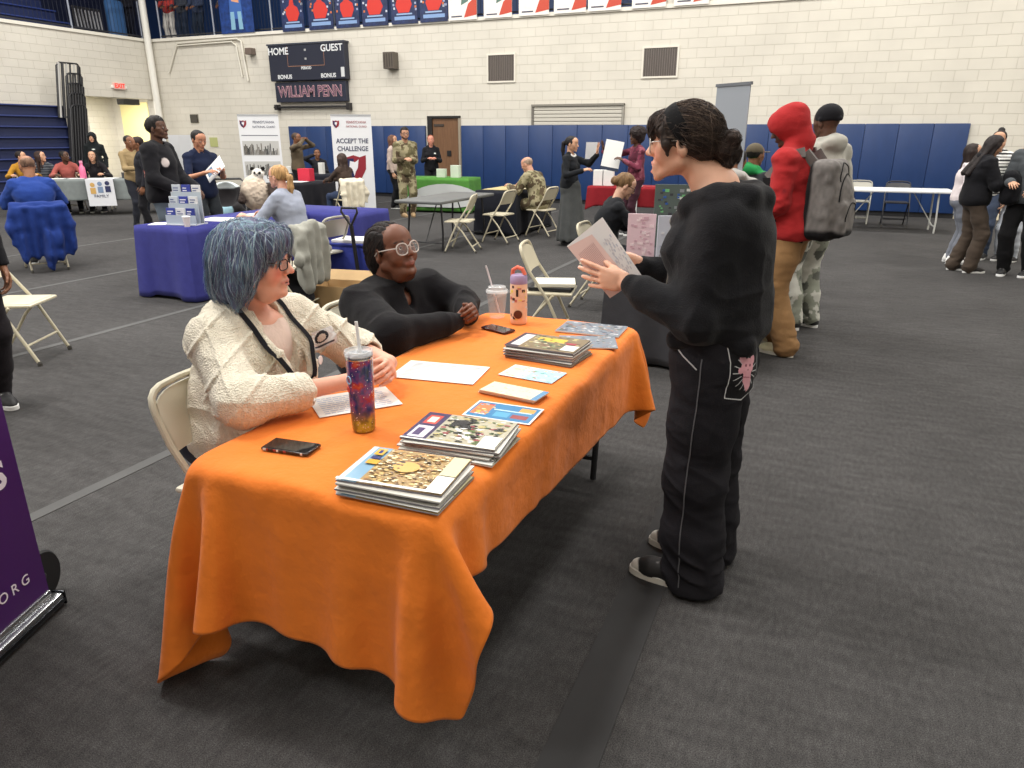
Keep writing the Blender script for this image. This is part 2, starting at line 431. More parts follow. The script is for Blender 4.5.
def spectacles(F, parent, col, style='rect', name='glasses', lens=True, th=.0022, tint=None):
    """one mesh of rims, bridge and temple arms, lenses as a sub-part"""
    m = MB(); P = lambda q: Vector(F.p(q)); w, h = (.024, .0165) if style == 'rect' else (.0265, .0235)
    lens_m = MB(); t = th * F.s
    for sx in (-1, 1):
        pts = []
        for k in range(24):
            a = 2 * PI * k / 24; ca, sa = math.cos(a), math.sin(a); e = .6 if style == 'rect' else .85
            x = sx * .0335 + w * math.copysign(abs(ca) ** e, ca); z = -.002 + h * math.copysign(abs(sa) ** e, sa)
            pts.append(P((x, .1030 - abs(x) * .14 - (abs(x) * 9) ** 3 * .012, z)))
        m.tube(pts, t, 6, col, closed=True)
        c = sum(pts, Vector()) / 24; lens_m.add([c] + pts, [(0, i + 1, (i + 1) % 24 + 1) for i in range(24)], (235, 240, 245))
        m.tube([P((sx * (.0335 + w), .089, .006)), P((sx * .072, .075, .008)), P((sx * .080, .0, .010)), P((sx * .081, -.022, -.004))], t * .9, 6, col)
    m.tube([P((-.010, .102, .004)), P((0, .105, .008)), P((.010, .102, .004))], t, 6, col)
    o = m.build(name, M_GLOSS, parent, smooth=True)
    if lens:
        lm = mat('spectacle_lens', '%02x%02x%02x' % (240, 244, 248), rough=.02, alpha=.12, spec=.8)
        lens_m.build('lens', lm, o)
    return o
# ---------------------------------------------------------------- hair
def hair_sdf(style, F, col, seed=0, nb=None, length=.3, disp=True):
    S = SDF(k=.02, col=col); S.fr = F; E = S.ell; C = S.cap
    if style != 'afro': E((0, -.018, .036), (.084, .101, .089), k=.02)
    def face(top=.062, w=.075):
        E((0, .105, -.045), (w, .078, .045 + top), mode='s', k=.01)
        E((0, .06, -.10), (.085, .10, .075), mode='s', k=.012)
    if style == 'short':
        face(); S.plane((0, 0, -.055), (0, .25, -1)); E((0, .03, -.07), (.2, .075, .07), mode='s', k=.01)
    elif style == 'fade':
        E((0, .0, .075), (.074, .088, .062), k=.02); face(.058); S.plane((0, 0, -.015), (0, .3, -1))
    elif style == 'bald':
        S.ops.clear(); E((0, -.020, .030), (.0785, .094, .078)); face(.05); S.plane((0, 0, -.05), (0, .2, -1)); S.plane((0, 0, .06), (0, .2, 1))
    elif style == 'afro':
        E((0, -.03, .065), (.135, .135, .125)); E((0, -.05, -.005), (.12, .10, .09)); E((0, .14, -.05), (.075, .10, .10), mode='s', k=.02); E((0, .06, -.11), (.075, .10, .075), mode='s', k=.02)
    elif style in ('long', 'longtied'):
        E((0, -.045, .0), (.088, .085, .10)); 
        for sx in (-1, 0, 1):
            C((sx * .062, -.045 - .02 * (sx == 0), -.01), (sx * .075, -.075 - .035 * (sx == 0), -length), .036, .03, k=.04)
        if style == 'long':
            for sx in (-1, 1): C((sx * .078, .005, .0), (sx * .092, .020, -length * .8), .018, .020, k=.03)
        E((0, .105, -.045), (.066, .078, .108), mode='s', k=.01); E((0, .115, -.16), (.060, .10, .12), mode='s', k=.012)
    elif style == 'bun':
        E((0, -.115, .0), (.042, .040, .042), k=.012); face(); S.plane((0, 0, -.05), (0, .45, -1)); E((0, -.115, .0), (.042, .040, .042), k=.012)
        E((0, .03, -.07), (.2, .07, .07), mode='s', k=.01)
    elif style == 'topbun':
        E((0, -.06, .125), (.042, .042, .036), k=.012); face(); S.plane((0, 0, -.05), (0, .45, -1)); E((0, .03, -.07), (.2, .07, .07), mode='s', k=.01)
    elif style == 'pony':
        face(); S.plane((0, 0, -.055), (0, .4, -1)); E((0, .03, -.07), (.2, .07, .07), mode='s', k=.01)
        S.chain([(0, -.10, .03), (0, -.145, .0), (0, -.15, -.1), (0, -.13, -length)], [.022, .032, .032, .012], k=.02)
    elif style == 'beanie':
        S.ops.clear(); E((0, -.02, .045), (.090, .106, .092)); S.plane((0, 0, .015), (0, .05, -1)); S.chain([(0, .086, .03), (.083, -.02, .022), (0, -.125, .018), (-.083, -.02, .022), (0, .086, .03)], [.014] * 5, k=.01)
    elif style == 'cap':
        S.ops.clear(); E((0, -.018, .045), (.087, .103, .085)); S.plane((0, 0, .03), (0, .0, -1)); S.box((0, .115, .035), (.065, .055, .006), rd=.005, k=.01)
    S.fr = Frame()
    if disp and style not in ('cap', 'beanie'):
        o, M = F.o, F.M
        if style == 'afro': S.disp = lambda P: .010 * vnoise((P - o) * 60) + .012 * vnoise((P - o) * 22)
        else: S.disp = lambda P: .0035 * vnoise(((P - o) @ M) * np.array([95, 60, 14])) + .003 * vnoise((P - o) * 25)
    def tint(P, Cc):
        q = (P - F.o) @ F.M
        n = vnoise(q * np.array([150, 110, 12])); n2 = vnoise(q * 14)
        return np.clip(Cc * (1 + .35 * n + .15 * n2)[:, None], 0, 1)
    if style not in ('cap', 'beanie'): S.tint = tint
    return S
# ---------------------------------------------------------------- hands
def hand_sdf(S, w, d, n, th, s=1., skin=(200, 150, 120), curl=(20, 25, 20), spread=5, thumb=35, curls=None, k=.006, nail=None, thumbcurl=20):
    """w wrist, d finger direction, n palm normal (fingers curl towards it), th side the thumb is on"""
    w = np.array(w, float); d = np.array(d, float); d /= np.linalg.norm(d); n = np.array(n, float); n -= d * (n @ d); n /= np.linalg.norm(n)
    t = np.array(th, float); t -= d * (t @ d) + n * (t @ n); t /= np.linalg.norm(t)
    S.fr = Frame(); c = skin; tips = []
    S.cap(w - d * .03 * s, w + d * .005 * s, .023 * s, .021 * s, col=c, k=.015)
    B = np.stack([t, d, n], 1)
    S.ell(w + d * .048 * s + t * .002 * s, (.036 * s, .046 * s, .0135 * s), M=B, col=c, k=.014)
    S.cap(w + d * .015 * s + t * .018 * s + n * .006 * s, w + d * .05 * s + t * .024 * s + n * .006 * s, .015 * s, .011 * s, col=c, k=.014)
    fl = [(.029, .088, .044, .025, .020, .0085), (.0095, .092, .048, .029, .021, .0088), (-.0095, .088, .045, .027, .020, .0083), (-.028, .080, .035, .021, .018, .0073)]
    for i, (x, y, l1, l2, l3, r) in enumerate(fl):
        cu = curls[i] if curls else curl
        base = w + (t * x * .75 + d * y * .45) * s; kn = w + (t * x + d * y - n * .001) * s
        S.cap(base, kn, .0105 * s, r * 1.12 * s, col=c, k=.012)
        sp = R(spread * (1.5 - i)); a = 0; p = kn; dd = d * math.cos(sp) + t * math.sin(sp)
        for L, ang, ra, rb in ((l1, cu[0], r * 1.05, r * .97), (l2, cu[1], r * .98, r * .88), (l3, cu[2], r * .88, r * .74)):
            a += R(ang); q = p + (dd * math.cos(a) + n * math.sin(a)) * L * s
            S.cap(p, q, ra * s, rb * s, col=c, k=k * .6)
            p0 = p; p = q
        tips.append(p)
        if nail:
            u = (p - p0) / np.linalg.norm(p - p0); up = -n * math.cos(a) + dd * math.sin(a)
            S.ell(p + up * r * .62 * s - u * .002, (.0052 * s, .0068 * s, .0022 * s), M=np.stack([np.cross(u, up), u, up], 1), col=nail, k=.001)
    a = R(thumb); td = d * math.cos(a) + t * math.sin(a); tc = R(thumbcurl)
    p0 = w + d * .018 * s + t * .017 * s + n * .006 * s; p1 = p0 + td * .042 * s + n * .008 * s
    t2 = d * math.cos(a * .6) + t * math.sin(a * .6) + n * math.sin(tc); t2 /= np.linalg.norm(t2); p2 = p1 + t2 * .032 * s; p3 = p2 + (t2 + n * .15) * .025 * s
    S.cap(p0, p1, .0145 * s, .0115 * s, col=c, k=.012); S.cap(p1, p2, .0108 * s, .0098 * s, col=c, k=k * .8); S.cap(p2, p3, .0098 * s, .008 * s, col=c, k=k * .6)
    tips.append(p3)
    return tips
# ---------------------------------------------------------------- shoes
def shoe(parent, p, yaw, col, sole=(235, 235, 232), s=1., high=False, h=.007, name='shoe', toe=None, pitch=0.):
    S = SDF(k=.015, col=col); S.fr = Frame((p[0], p[1], p[2]), rot(yaw, -pitch), s)
    S.chain([(0, -.05, .045), (0, .03, .045), (0, .115, .032), (.0, .165, .028)], [.042, .044, .042, .030], k=.03)
    S.cap((0, -.045, .05), (0, -.04, .10 if not high else .14), .040, .042, k=.03)
    S.plane((0, 0, .022), (0, 0, -1), k=.002)
    if toe: S.ell((0, .165, .03), (.04, .035, .03), mode='paint', col=toe, k=.004)
    for i in range(4): S.cap((-.018, .05 + i * .018, .087 - i * .006), (.018, .05 + i * .018, .087 - i * .006), .003, col=(225, 225, 222), mode='paint' if h > .008 else 'u', k=.003)
    S.fr = Frame(); a = S.mesh(name, h, M_RUBBER, parent)
    m = MB(); pts = []
    for k in range(28):
        t = 2 * PI * k / 28; y = .052 + .148 * math.cos(t); x = (.047 + .006 * math.cos(t)) * math.copysign(abs(math.sin(t)) ** .75, math.sin(t))
        pts.append((x, y))
    T = Matrix.Translation(p) @ Matrix(rot(yaw, -pitch).tolist()).to_4x4() @ Matrix.Scale(s, 4)
    vs = [T @ Vector((x, y, 0.003)) for x, y in pts] + [T @ Vector((x, y, .027)) for x, y in pts] + [T @ Vector((x * .9, .052 + (y - .052) * .96, .031)) for x, y in pts]
    n = 28; fs = [tuple(range(n))[::-1], tuple(range(2 * n, 3 * n))]
    for r in (0, 1): fs += [(r * n + i, r * n + (i + 1) % n, (r + 1) * n + (i + 1) % n, (r + 1) * n + i) for i in range(n)]
    m.add(vs, fs, sole); o = m.build('sole', M_RUBBER, a, smooth=True)
    return a
# ---------------------------------------------------------------- whole figures
def fig(label, loc, face, H=1.7, sit=None, lean=0., bend=0., g=1., fem=False, head=(0, 0, 0), hands=None, elb=None, feet=None, knees=None,
        skin=(176, 128, 100), lips=None, brow=(45, 34, 28), top=None, bot=None, shoes=((40, 40, 42), (230, 230, 228)), hair=('short', (40, 30, 26)),
        glasses=None, h=.012, group=None, handk=None, beard=None, chub=0., hscale=1., footyaw=(8, -8), twist=0., armd=None, mouth=0., headback=0., hair_len=.3):
    s = H / 1.7
    root = thing('person', label, 'person', loc, R(face), group)
    lips = lips or tuple(int(c * k) for c, k in zip(skin, (.9, .68, .66)))
    hz = .92 * s if sit is None else sit + .095
    P0 = np.array([0, 0, hz])
    u = rot(0, -lean) @ np.array([0, 0, 1.]); u2 = rot(0, -lean - bend) @ np.array([0, 0, 1.]); fw = rot(0, -lean) @ np.array([0, 1., 0])
    Tw = rot(twist)
    ch = P0 + u * .30 * s; sh = ch + u2 * .150 * s; nb = ch + u2 * .235 * s
    rx = Tw @ np.array([1., 0, 0])
    # head frame
    hy, hp, hr = head; HF = Frame(nb + (u2 * .105 + np.array([0, 1, 0]) * (.028 - headback)) * s + np.array([0, 0, .025]) * s, rot(hy, hp, hr), s * hscale)
    SHR = sh + rx * .165 * s * (.90 if fem else 1.03) ; SHL = sh - rx * .165 * s * (.90 if fem else 1.03)
    hands = hands or [None, None]
    J = {}; arms = []
    for i, (a, sx) in enumerate(((SHR, 1), (SHL, -1))):
        t = hands[i]
        if t is None: t = a + np.array([sx * .06, .05, -.52]) * s
        el, wr = ik(a, t, .285 * s, .255 * s, (elb[i] if elb and elb[i] is not None else (sx * .5, -.8, -.5)))
        arms.append((a, el, wr))
    if sit is None: feet = feet or ((.1, 0), (-.1, 0))
    else: feet = feet or ((.12, .42), (-.12, .42))
    legs = []
    for i, sx in enumerate((1, -1)):
        hip = P0 + np.array([sx * .088 * s, 0, -.02 * s]); ft = feet[i]; fz = ft[2] if len(ft) > 2 else 0
        an = np.array([ft[0], ft[1] - .0, fz + .085 * s])
        kn, an = ik(hip, an, .424 * s, .418 * s, (knees[i] if knees else (sx * .1, 1, 0)))
        legs.append((hip, kn, an, ft))
    # ---- body
    B = SDF(k=.03, col=skin)
    B.cap(P0 + [0, 0, 0], ch, .10 * s * g, .10 * s * g); B.ell(ch + u2 * .06 * s, (.135 * s * g, .085 * s * g, .14 * s)); 
    for a, e, w in arms:
        B.cap(sh, a, .05 * s, .045 * s, k=.04); B.cap(a, e, .042 * s * g, .034 * s * g); B.cap(e, w, .034 * s * g, .023 * s)
    for hp_, kn, an, ft in legs: B.cap(hp_, kn, .07 * s * g, .048 * s * g); B.cap(kn, an, .048 * s, .034 * s)
    neck_sdf(B, HF, nb, skin, .05 if fem else .056, chub)
    head_sdf(B, HF, skin, lips, brow, fem, chub, mouth=mouth, beard=beard)
    for i, (a, e, w) in enumerate(arms):
        sx = 1 if i == 0 else -1; hk = dict(handk[i]) if handk and handk[i] else {}
        d = hk.pop('d', None); n = hk.pop('n', None); th = hk.pop('th', None)
        if d is None: d = w - e
        if n is None: n = np.array([-sx, 0, 0]) if hands[i] is None else np.array([-sx * .5, 0, -1.])
        if th is None: th = (0, 1, 0) if hands[i] is None else (-sx, .3, .6)
        hk.setdefault('curl', (25, 30, 20))
        hand_sdf(B, w + np.array(d) / np.linalg.norm(d) * .01, d, n, th, s * .98, skin, **hk)
    hh = min(h, .0075)
    B.mesh('body', hh if h > .009 else h * .8, M_SKIN, root)
    # ---- trousers or skirt
    bot = bot or {}; bc = bot.get('col', (40, 42, 50)); kind = bot.get('kind', 'trousers')
    S = SDF(k=.04, col=bc); wr_ = bot.get('w', 1.)
    S.cap(P0 + [-.03 * s, 0, .06 * s], P0 + [.03 * s, 0, .06 * s], .118 * s * g, k=.05); S.ell(P0 + [0, -.02 * s, -.02 * s], (.165 * s * g, .125 * s * g, .11 * s), k=.05)
    if kind == 'skirt':
        zz = bot.get('hem', .1)
        S.cap(P0 + [0, .03, 0], (P0[0], P0[1] + .05, zz + .05), .155 * s, .22 * s * wr_, k=.04); S.plane((0, 0, zz), (0, 0, -1), k=.004)
        S.disp = lambda P: .012 * np.sin(np.arctan2(P[:, 1], P[:, 0]) * 11) * np.clip((hz - P[:, 2]) / .6, 0, 1) + .004 * vnoise(P * 9)
    else:
        sh_ = bot.get('short', 0)
        for hp_, kn, an, ft in legs:
            if sh_: S.cap(hp_, kn, .092 * s * g, .072 * s * wr_)
            else:
                end = an + (kn - an) * (-.02 + bot.get('up', 0)); S.chain([hp_, (hp_ + kn) / 2, kn, (kn * .45 + end * .55), end], [.092 * s * g, .084 * s * g * (wr_ ** .3), .064 * s * wr_, .06 * s * wr_, .054 * s * wr_ * bot.get('flare', 1.)], k=.03)
        am = bot.get('amp', .008)
        lowk = [(l[1], l[2]) for l in legs]
        def dsp(P):
            dk = np.min([np.sqrt(((P - b) ** 2).sum(1)) for a, b in lowk] + [np.sqrt(((P - a) ** 2).sum(1)) * 1.3 for a, b in lowk], axis=0)
            w = np.clip(1.3 - dk / .2, .25, 1)
            return am * w * (vnoise(P * np.array([9, 9, 26])) + .5 * vnoise(P * np.array([22, 22, 50])))
        S.disp = dsp
    if bot.get('camo'): S.tint = camo(bot['camo'])
    S.mesh(kind, h, bot.get('m', M_CLOTH), root)
    # ---- top
    top = top or {}; tc = top.get('col', (60, 60, 66)); kind = top.get('kind', 'shirt'); lo = top.get('loose', .0); slv = top.get('slv', 1.)
    T = SDF(k=.05, col=tc); low = top.get('low', -.07) * s
    T.cap(P0 + u * (low + .1), ch, (.125 * g + lo) * s, (.125 * g + lo) * s, k=.05)
    T.ell(P0 + u * .1 * s, ((.158 * g + lo) * s, (.118 * g + lo) * s, .16 * s), M=rot(0, -lean), k=.06)
    T.ell(ch + u2 * .05 * s, ((.168 * g + lo) * s, (.112 * g + lo) * s, .17 * s), M=Tw @ rot(0, -lean - bend), k=.06)
    if g > 1.15: T.ell(P0 + u * .13 * s + fw * .03, (.16 * g * s, .135 * g * s, .14 * s), M=rot(0, -lean), k=.07)
    if fem:
        for sx in (-1, 1): T.ell(ch + rx * sx * .07 * s * g + Tw @ fw * (.085 * g + lo) * s + u * .015 * s, np.array((.062, .055, .06)) * s * g, k=.05)
    T.cap(SHL, SHR, (.050 + lo) * s, k=.05); T.cap(SHL * .45 + nb * .55, SHR * .45 + nb * .55, .050 * s, k=.06)
    T.ell(P0 + u * (low + .07) , ((.178 * g + lo) * s, (.135 * g + lo) * s, .13 * s), M=rot(0, -lean), k=.06)
    ew = []
    for a, e, w in arms:
        T.cap(a, a + (e - a) * min(1, slv * 2), (.056 * g ** .7 + lo) * s, (.049 * g ** .5 + lo * .8) * s * (1.08 if slv < .6 else 1), k=.03)
        if slv > .5:
            f = (slv - .5) * 2; w2 = e + (w - e) * f
            T.cap(e, w2, (.050 + lo * .8) * s, (.040 + lo * .6) * s, k=.025)
            if kind in ('hoodie', 'sweater', 'jacket'): T.cap(e + (w2 - e) * .88, e + (w2 - e) * 1.0, .037 * s, .034 * s, k=.008)
        ew.append(e); ew.append(a)
    if kind in ('hoodie',):
        if not top.get('up'):
            hb = nb - fw * .075 * s + np.array([0, 0, -.02])
            T.ell(hb, (.115 * s, .065 * s, .075 * s), M=rot(0, 25), k=.04)
            T.chain([nb + fw * .075 * s + [0, 0, -.05 * s], nb + rx * .075 * s + [0, 0, .0], nb - fw * .07 * s + [0, 0, .03 * s], nb - rx * .075 * s, nb + fw * .075 * s + [0, 0, -.05 * s]], [.024 * s] * 5, k=.02)
        else:
            T.fr = HF; T.ell((0, -.01, .025), (.108, .135, .115), k=.04); T.ell((0, -.08, .05), (.07, .08, .08), k=.05); T.cap((0, -.06, -.03), (0, -.05, -.12), .085, .10, k=.05)
            T.ell((0, .135, -.04), (.066, .085, .098), mode='s', k=.015); T.fr = Frame()
    vn = top.get('neck', .0)
    cut = .058 * s
    if not (kind == 'hoodie' and top.get('up')):
        T.cap(nb + fw * (.03 + vn * .3) * s - u2 * (.01 + vn) * s, nb + u2 * .3 * s + fw * .05, cut * .8 + vn * .15, cut * 1.1, mode='s', k=.012)
        if kind == 'collar': T.chain([nb + fw * .06 * s + [0, 0, -.03 * s], nb + rx * .062 * s + [0, 0, .025 * s], nb - fw * .05 * s + [0, 0, .04 * s], nb - rx * .062 * s + [0, 0, .025 * s], nb + fw * .06 * s + [0, 0, -.03 * s]], [.012 * s] * 5, k=.008)
    if top.get('cutlow', True) and sit is None: T.plane(P0 + u * low, -u, k=.01)
    elif sit is not None: T.plane(P0 + u * max(low, -.06), -u, k=.02)
    am = top.get('amp', .009)
    def dsp(P):
        dk = np.min([np.sqrt(((P - b) ** 2).sum(1)) for b in ew], axis=0); w = np.clip(1.5 - dk / .16, .35, 1)
        return am * w * (vnoise(P * np.array([13, 13, 22])) + .5 * vnoise(P * np.array([25, 25, 40])))
    T.disp = dsp
    for pc, pr, pp in top.get('paint', ()): T.ell(pp, pr, mode='paint', col=pc, k=.006)
    if top.get('camo'): T.tint = camo(top['camo'])
    if top.get('stripe'):
        sc_, sw = top['stripe']; cc = np.array(lin(sc_)[:3]); T.tint = lambda P, C: np.where((np.sin(P[:, 2] * sw) > 0)[:, None], cc, C)
    T.mesh({'collar': 'shirt'}.get(kind, kind), h, top.get('m', M_CLOTH), root)
    # ---- shoes
    if shoes and (sit is None or shoes):
        for i, (hp_, kn, an, ft) in enumerate(legs):
            shoe(root, (an[0], an[1] + .02 * s, an[2] - .085 * s), footyaw[i], shoes[0], shoes[1], s=s * .95, h=max(h * .8, .007), toe=shoes[2] if len(shoes) > 2 else None)
    # ---- hair
    if hair:
        st, hc = hair[0], hair[1]
        if st in ('cap', 'beanie') and len(hair) > 2: hair_sdf('short', HF, hair[2]).mesh('hair', h * .8, M_HAIR, root)
        hair_sdf(st, HF, hc, length=hair_len).mesh(st if st in ('cap', 'beanie') else 'hair', h * .75, M_CLOTH if st in ('cap', 'beanie') else M_HAIR, root)
    if glasses: spectacles(HF, root, glasses, 'rect', lens=False, th=.003)
    J.update(root=root, nb=nb, ch=ch, P0=P0, arms=arms, HF=HF, legs=legs, s=s, fw=fw, u=u)
    return J
def camo(cols):
    cs = [np.array(lin(c)[:3], np.float32) for c in cols]
    def f(P, C):
        n = vnoise(P * 14) + .4 * vnoise(P * 40); m = vnoise(P * 11 + 9) + .4 * vnoise(P * 35 + 3)
        o = np.where((n > .12)[:, None], cs[1], cs[0]); o = np.where((m > .3)[:, None], cs[2], o); return o
    return f
# ================================================================ camera, lights, world
cam = bpy.data.cameras.new('camera'); cam.sensor_width = 36; cam.lens = FOC / 1024 * 36; cam.clip_end = 200; cam.clip_start = .05
co = bpy.data.objects.new('camera', cam); COL.objects.link(co); SC.camera = co
co.matrix_world = Matrix.Translation((0, 0, CAMH)) @ Matrix.Rotation(YAW, 4, 'Z') @ Matrix.Rotation(PI / 2 - PITCH, 4, 'X') @ Matrix.Rotation(ROLL, 4, 'Z')
vs_ = SC.view_settings; vs_.view_transform = 'Standard'; vs_.look = 'None'; vs_.gamma = 1; vs_.use_curve_mapping = False; vs_.exposure = EXPOSURE
w = bpy.data.worlds.new('gym_air'); SC.world = w; w.use_nodes = True
w.node_tree.nodes['Background'].inputs[0].default_value = (1., .985, .96, 1); w.node_tree.nodes['Background'].inputs[1].default_value = WORLD
def lamp(x, y, z, sx, sy, e, c=(1, .97, .92), rot_=(0, 0, 0)):
    l = bpy.data.lights.new('ceiling_lamp', 'AREA'); l.shape = 'RECTANGLE'; l.size = sx; l.size_y = sy; l.energy = e; l.color = c
    o = bpy.data.objects.new('ceiling_lamp', l); o.location = (x, y, z); o.rotation_euler = rot_; COL.objects.link(o); return o
for lx in (-16, -10.5, -5., .5, 6):
    for ly in (-3, 2.5, 8, 13.5):
        lamp(lx, ly, 8.6, 1.6, 1.6, LAMP * (1. if ly > 7 else ((1.5 if lx < -4 else .45) if ly > 0 else (1.0 if lx < -4 else .35))))
# ================================================================ materials of the room
def mat_block():
    m = bpy.data.materials.new('painted_block'); m.use_nodes = True; nt = m.node_tree; N = nt.nodes; L = nt.links; b = N['Principled BSDF']; b.inputs['Roughness'].default_value = .6
    g = N.new('ShaderNodeNewGeometry'); sp = N.new('ShaderNodeSeparateXYZ'); L.new(g.outputs['Position'], sp.inputs[0])
    ad = N.new('ShaderNodeMath'); L.new(sp.outputs['X'], ad.inputs[0]); L.new(sp.outputs['Y'], ad.inputs[1])
    cb = N.new('ShaderNodeCombineXYZ'); L.new(ad.outputs[0], cb.inputs['X']); L.new(sp.outputs['Z'], cb.inputs['Y'])
    br = N.new('ShaderNodeTexBrick'); br.inputs['Scale'].default_value = 1; br.inputs['Brick Width'].default_value = .406; br.inputs['Row Height'].default_value = .203
    br.inputs['Mortar Size'].default_value = .007; br.inputs['Mortar Smooth'].default_value = .6; br.inputs['Color1'].default_value = lin((226, 221, 209)); br.inputs['Color2'].default_value = lin((222, 217, 205)); br.inputs['Mortar'].default_value = lin((207, 201, 188))
    L.new(cb.outputs[0], br.inputs['Vector']); 
    n = N.new('ShaderNodeTexNoise'); n.inputs['Scale'].default_value = 1.1; n.inputs['Detail'].default_value = 6; L.new(cb.outputs[0], n.inputs['Vector'])
    mx = N.new('ShaderNodeMix'); mx.data_type = 'RGBA'; mx.blend_type = 'MULTIPLY'; mx.inputs[0].default_value = .22; L.new(br.outputs['Color'], mx.inputs[6]); L.new(n.outputs['Fac'], mx.inputs[7]); L.new(mx.outputs[2], b.inputs['Base Color'])
    bp = N.new('ShaderNodeBump'); bp.inputs['Strength'].default_value = .5; bp.inputs['Distance'].default_value = .012; bp.invert = True; L.new(br.outputs['Fac'], bp.inputs['Height']); L.new(bp.outputs[0], b.inputs['Normal'])
    return m
def mat_carpet():
    m = bpy.data.materials.new('grey_floor_carpet'); m.use_nodes = True; nt = m.node_tree; N = nt.nodes; L = nt.links; b = N['Principled BSDF']; b.inputs['Roughness'].default_value = .95; b.inputs['Specular IOR Level'].default_value = .12
    g = N.new('ShaderNodeNewGeometry')
    def noise(sc, st, d=4):
        mp = N.new('ShaderNodeMapping'); mp.inputs['Scale'].default_value = st; L.new(g.outputs['Position'], mp.inputs[0])
        n = N.new('ShaderNodeTexNoise'); n.inputs['Scale'].default_value = sc; n.inputs['Detail'].default_value = d; L.new(mp.outputs[0], n.inputs['Vector']); return n
    a = noise(260, (1, 1, 1)); c = noise(55, (1, .35, 1), 5); e = noise(.8, (1, 1, 1), 5); f_ = noise(9, (.5, 2.2, 1), 5)
    def mr(n, lo, hi, f0=.3, f1=.7):
        r = N.new('ShaderNodeMapRange'); r.inputs[1].default_value = f0; r.inputs[2].default_value = f1; r.inputs[3].default_value = lo; r.inputs[4].default_value = hi; L.new(n.outputs['Fac'], r.inputs[0]); return r
    r1 = mr(a, .45, 1.7); r2 = mr(c, .84, 1.18); r3 = mr(e, .86, 1.14); r4 = mr(f_, .86, 1.16)
    def mul(x, y):
        q = N.new('ShaderNodeMath'); q.operation = 'MULTIPLY'; L.new(x.outputs[0], q.inputs[0]); L.new(y.outputs[0], q.inputs[1]); return q
    t = mul(mul(r1, r2), mul(r3, r4))
    v = N.new('ShaderNodeVectorMath'); v.operation = 'SCALE'; v.inputs[0].default_value = lin(FLOORC)[:3]; L.new(t.outputs[0], v.inputs['Scale']); L.new(v.outputs[0], b.inputs['Base Color'])
    bp = N.new('ShaderNodeBump'); bp.inputs['Strength'].default_value = .35; bp.inputs['Distance'].default_value = .006; L.new(a.outputs['Fac'], bp.inputs['Height']); L.new(bp.outputs[0], b.inputs['Normal'])
    return m
M_BLOCK = mat_block(); M_CARPET = mat_carpet()
M_VINYL = mat('padded_vinyl', rough=.42, bump=.35, bscale=1.6, stretch=(2.5, 1, .9), var=.06, vscale=3)
M_METAL = mat('painted_metal', rough=.45, spec=.5)
M_CHROME = mat('bright_metal', rough=.25, metal=1.)
M_WOOD = mat('door_wood', rough=.5, var=.15, vscale=6, stretch=(6, 6, .6))
M_PAPER = mat('paper', rough=.6)
def st(o): o['kind'] = 'structure'; return o
# ================================================================ shell
WY_, WX_ = 17.49, -19.58
m = MB(); m.box(-24.5, 9, -8, 22.5, -.2, 0, (70, 70, 72)); st(m.build('floor', M_CARPET))
BLK = (222, 216, 200)
m = MB()                                                    # far wall with the doorway and the shutter opening
for a in ((-19.58, -9.95, 0, 4.28), (-9.03, 9, 0, 4.28), (-9.95, -9.03, 2.06, 4.28)): m.box(a[0], a[1], WY_, WY_ + .3, a[2], a[3], BLK)
m.box(-4., 9, WY_ + .001, WY_ + .3, 4.28, 6.6, BLK)
st(m.build('wall_back', M_BLOCK))
m = MB(); m.box(-19.9, 9, WY_ - .04, WY_ + .3, 4.28, 4.36, (228, 224, 214)); st(m.build('trim_1', M_METAL))
m = MB(); m.box(-19.9, WX_ + .04, -8, WY_, 4.28, 4.36, (232, 228, 216)); st(m.build('trim_2', M_METAL))
m = MB()
for a in ((-8, 14.98, 0, 4.28), (17.36, 17.79, 0, 4.28), (14.98, 17.36, 2.66, 4.28)): m.box(-19.9, WX_, a[0], a[1], a[2], a[3], BLK)
st(m.build('wall_left', M_BLOCK))
m = MB(); m.box(-24.5, -19.9, 19.6, 19.9, 0, 3, (232, 236, 226)); m.box(-24.5, -24.2, 14.6, 19.9, 0, 3, (232, 236, 226)); m.box(-24.5, -19.9, 14.4, 14.7, 0, 3, BLK); m.box(-24.5, -19.9, 14.4, 19.9, 3, 3.2, BLK)
st(m.build('wall_corridor', M_BLOCK))
m = MB(); m.box(-24.5, 9, -8.3, -8, 0, 8.8, BLK); st(m.build('wall_near', M_BLOCK))
m = MB(); m.box(9, 9.3, -8.3, 22.5, 0, 8.8, BLK); st(m.build('wall_right', M_BLOCK))
m = MB(); m.box(-24.5, -4, 21.6, 21.9, 4.28, 8.8, (38, 66, 116)); m.box(-24.5, -24.2, -8, 21.6, 4.28, 8.8, (36, 42, 70)); st(m.build('wall_balcony', M_METAL))
m = MB(); m.box(-24.5, -4, 17.79, 21.9, 4.1, 4.28, (60, 62, 70)); m.box(-24.5, -19.9, -8, 17.79, 4.1, 4.28, (60, 62, 70)); st(m.build('floor_balcony', M_METAL))
m = MB(); m.box(-4.2, -4.0, 17.8, 22, 4.28, 8.8, BLK); st(m.build('wall_upper', M_BLOCK))
m = MB(); m.box(-24.5, 9.3, -8.3, 22.5, 8.8, 9., (214, 212, 206)); st(m.build('ceiling', M_METAL))
m = MB(); m.box(2.46, 9, WY_ - .02, WY_, 0, .11, (215, 205, 180)); m.box(-14.5, 2.46, WY_ - .02, WY_, 0, .10, (40, 40, 44)); st(m.build('baseboard_back', M_METAL))
m = MB(); m.tube([(-19.42, 17.3, 0), (-19.42, 17.3, 8.8)], .1, 14, (232, 230, 222)); st(m.build('trim_3', M_METAL, smooth=True))
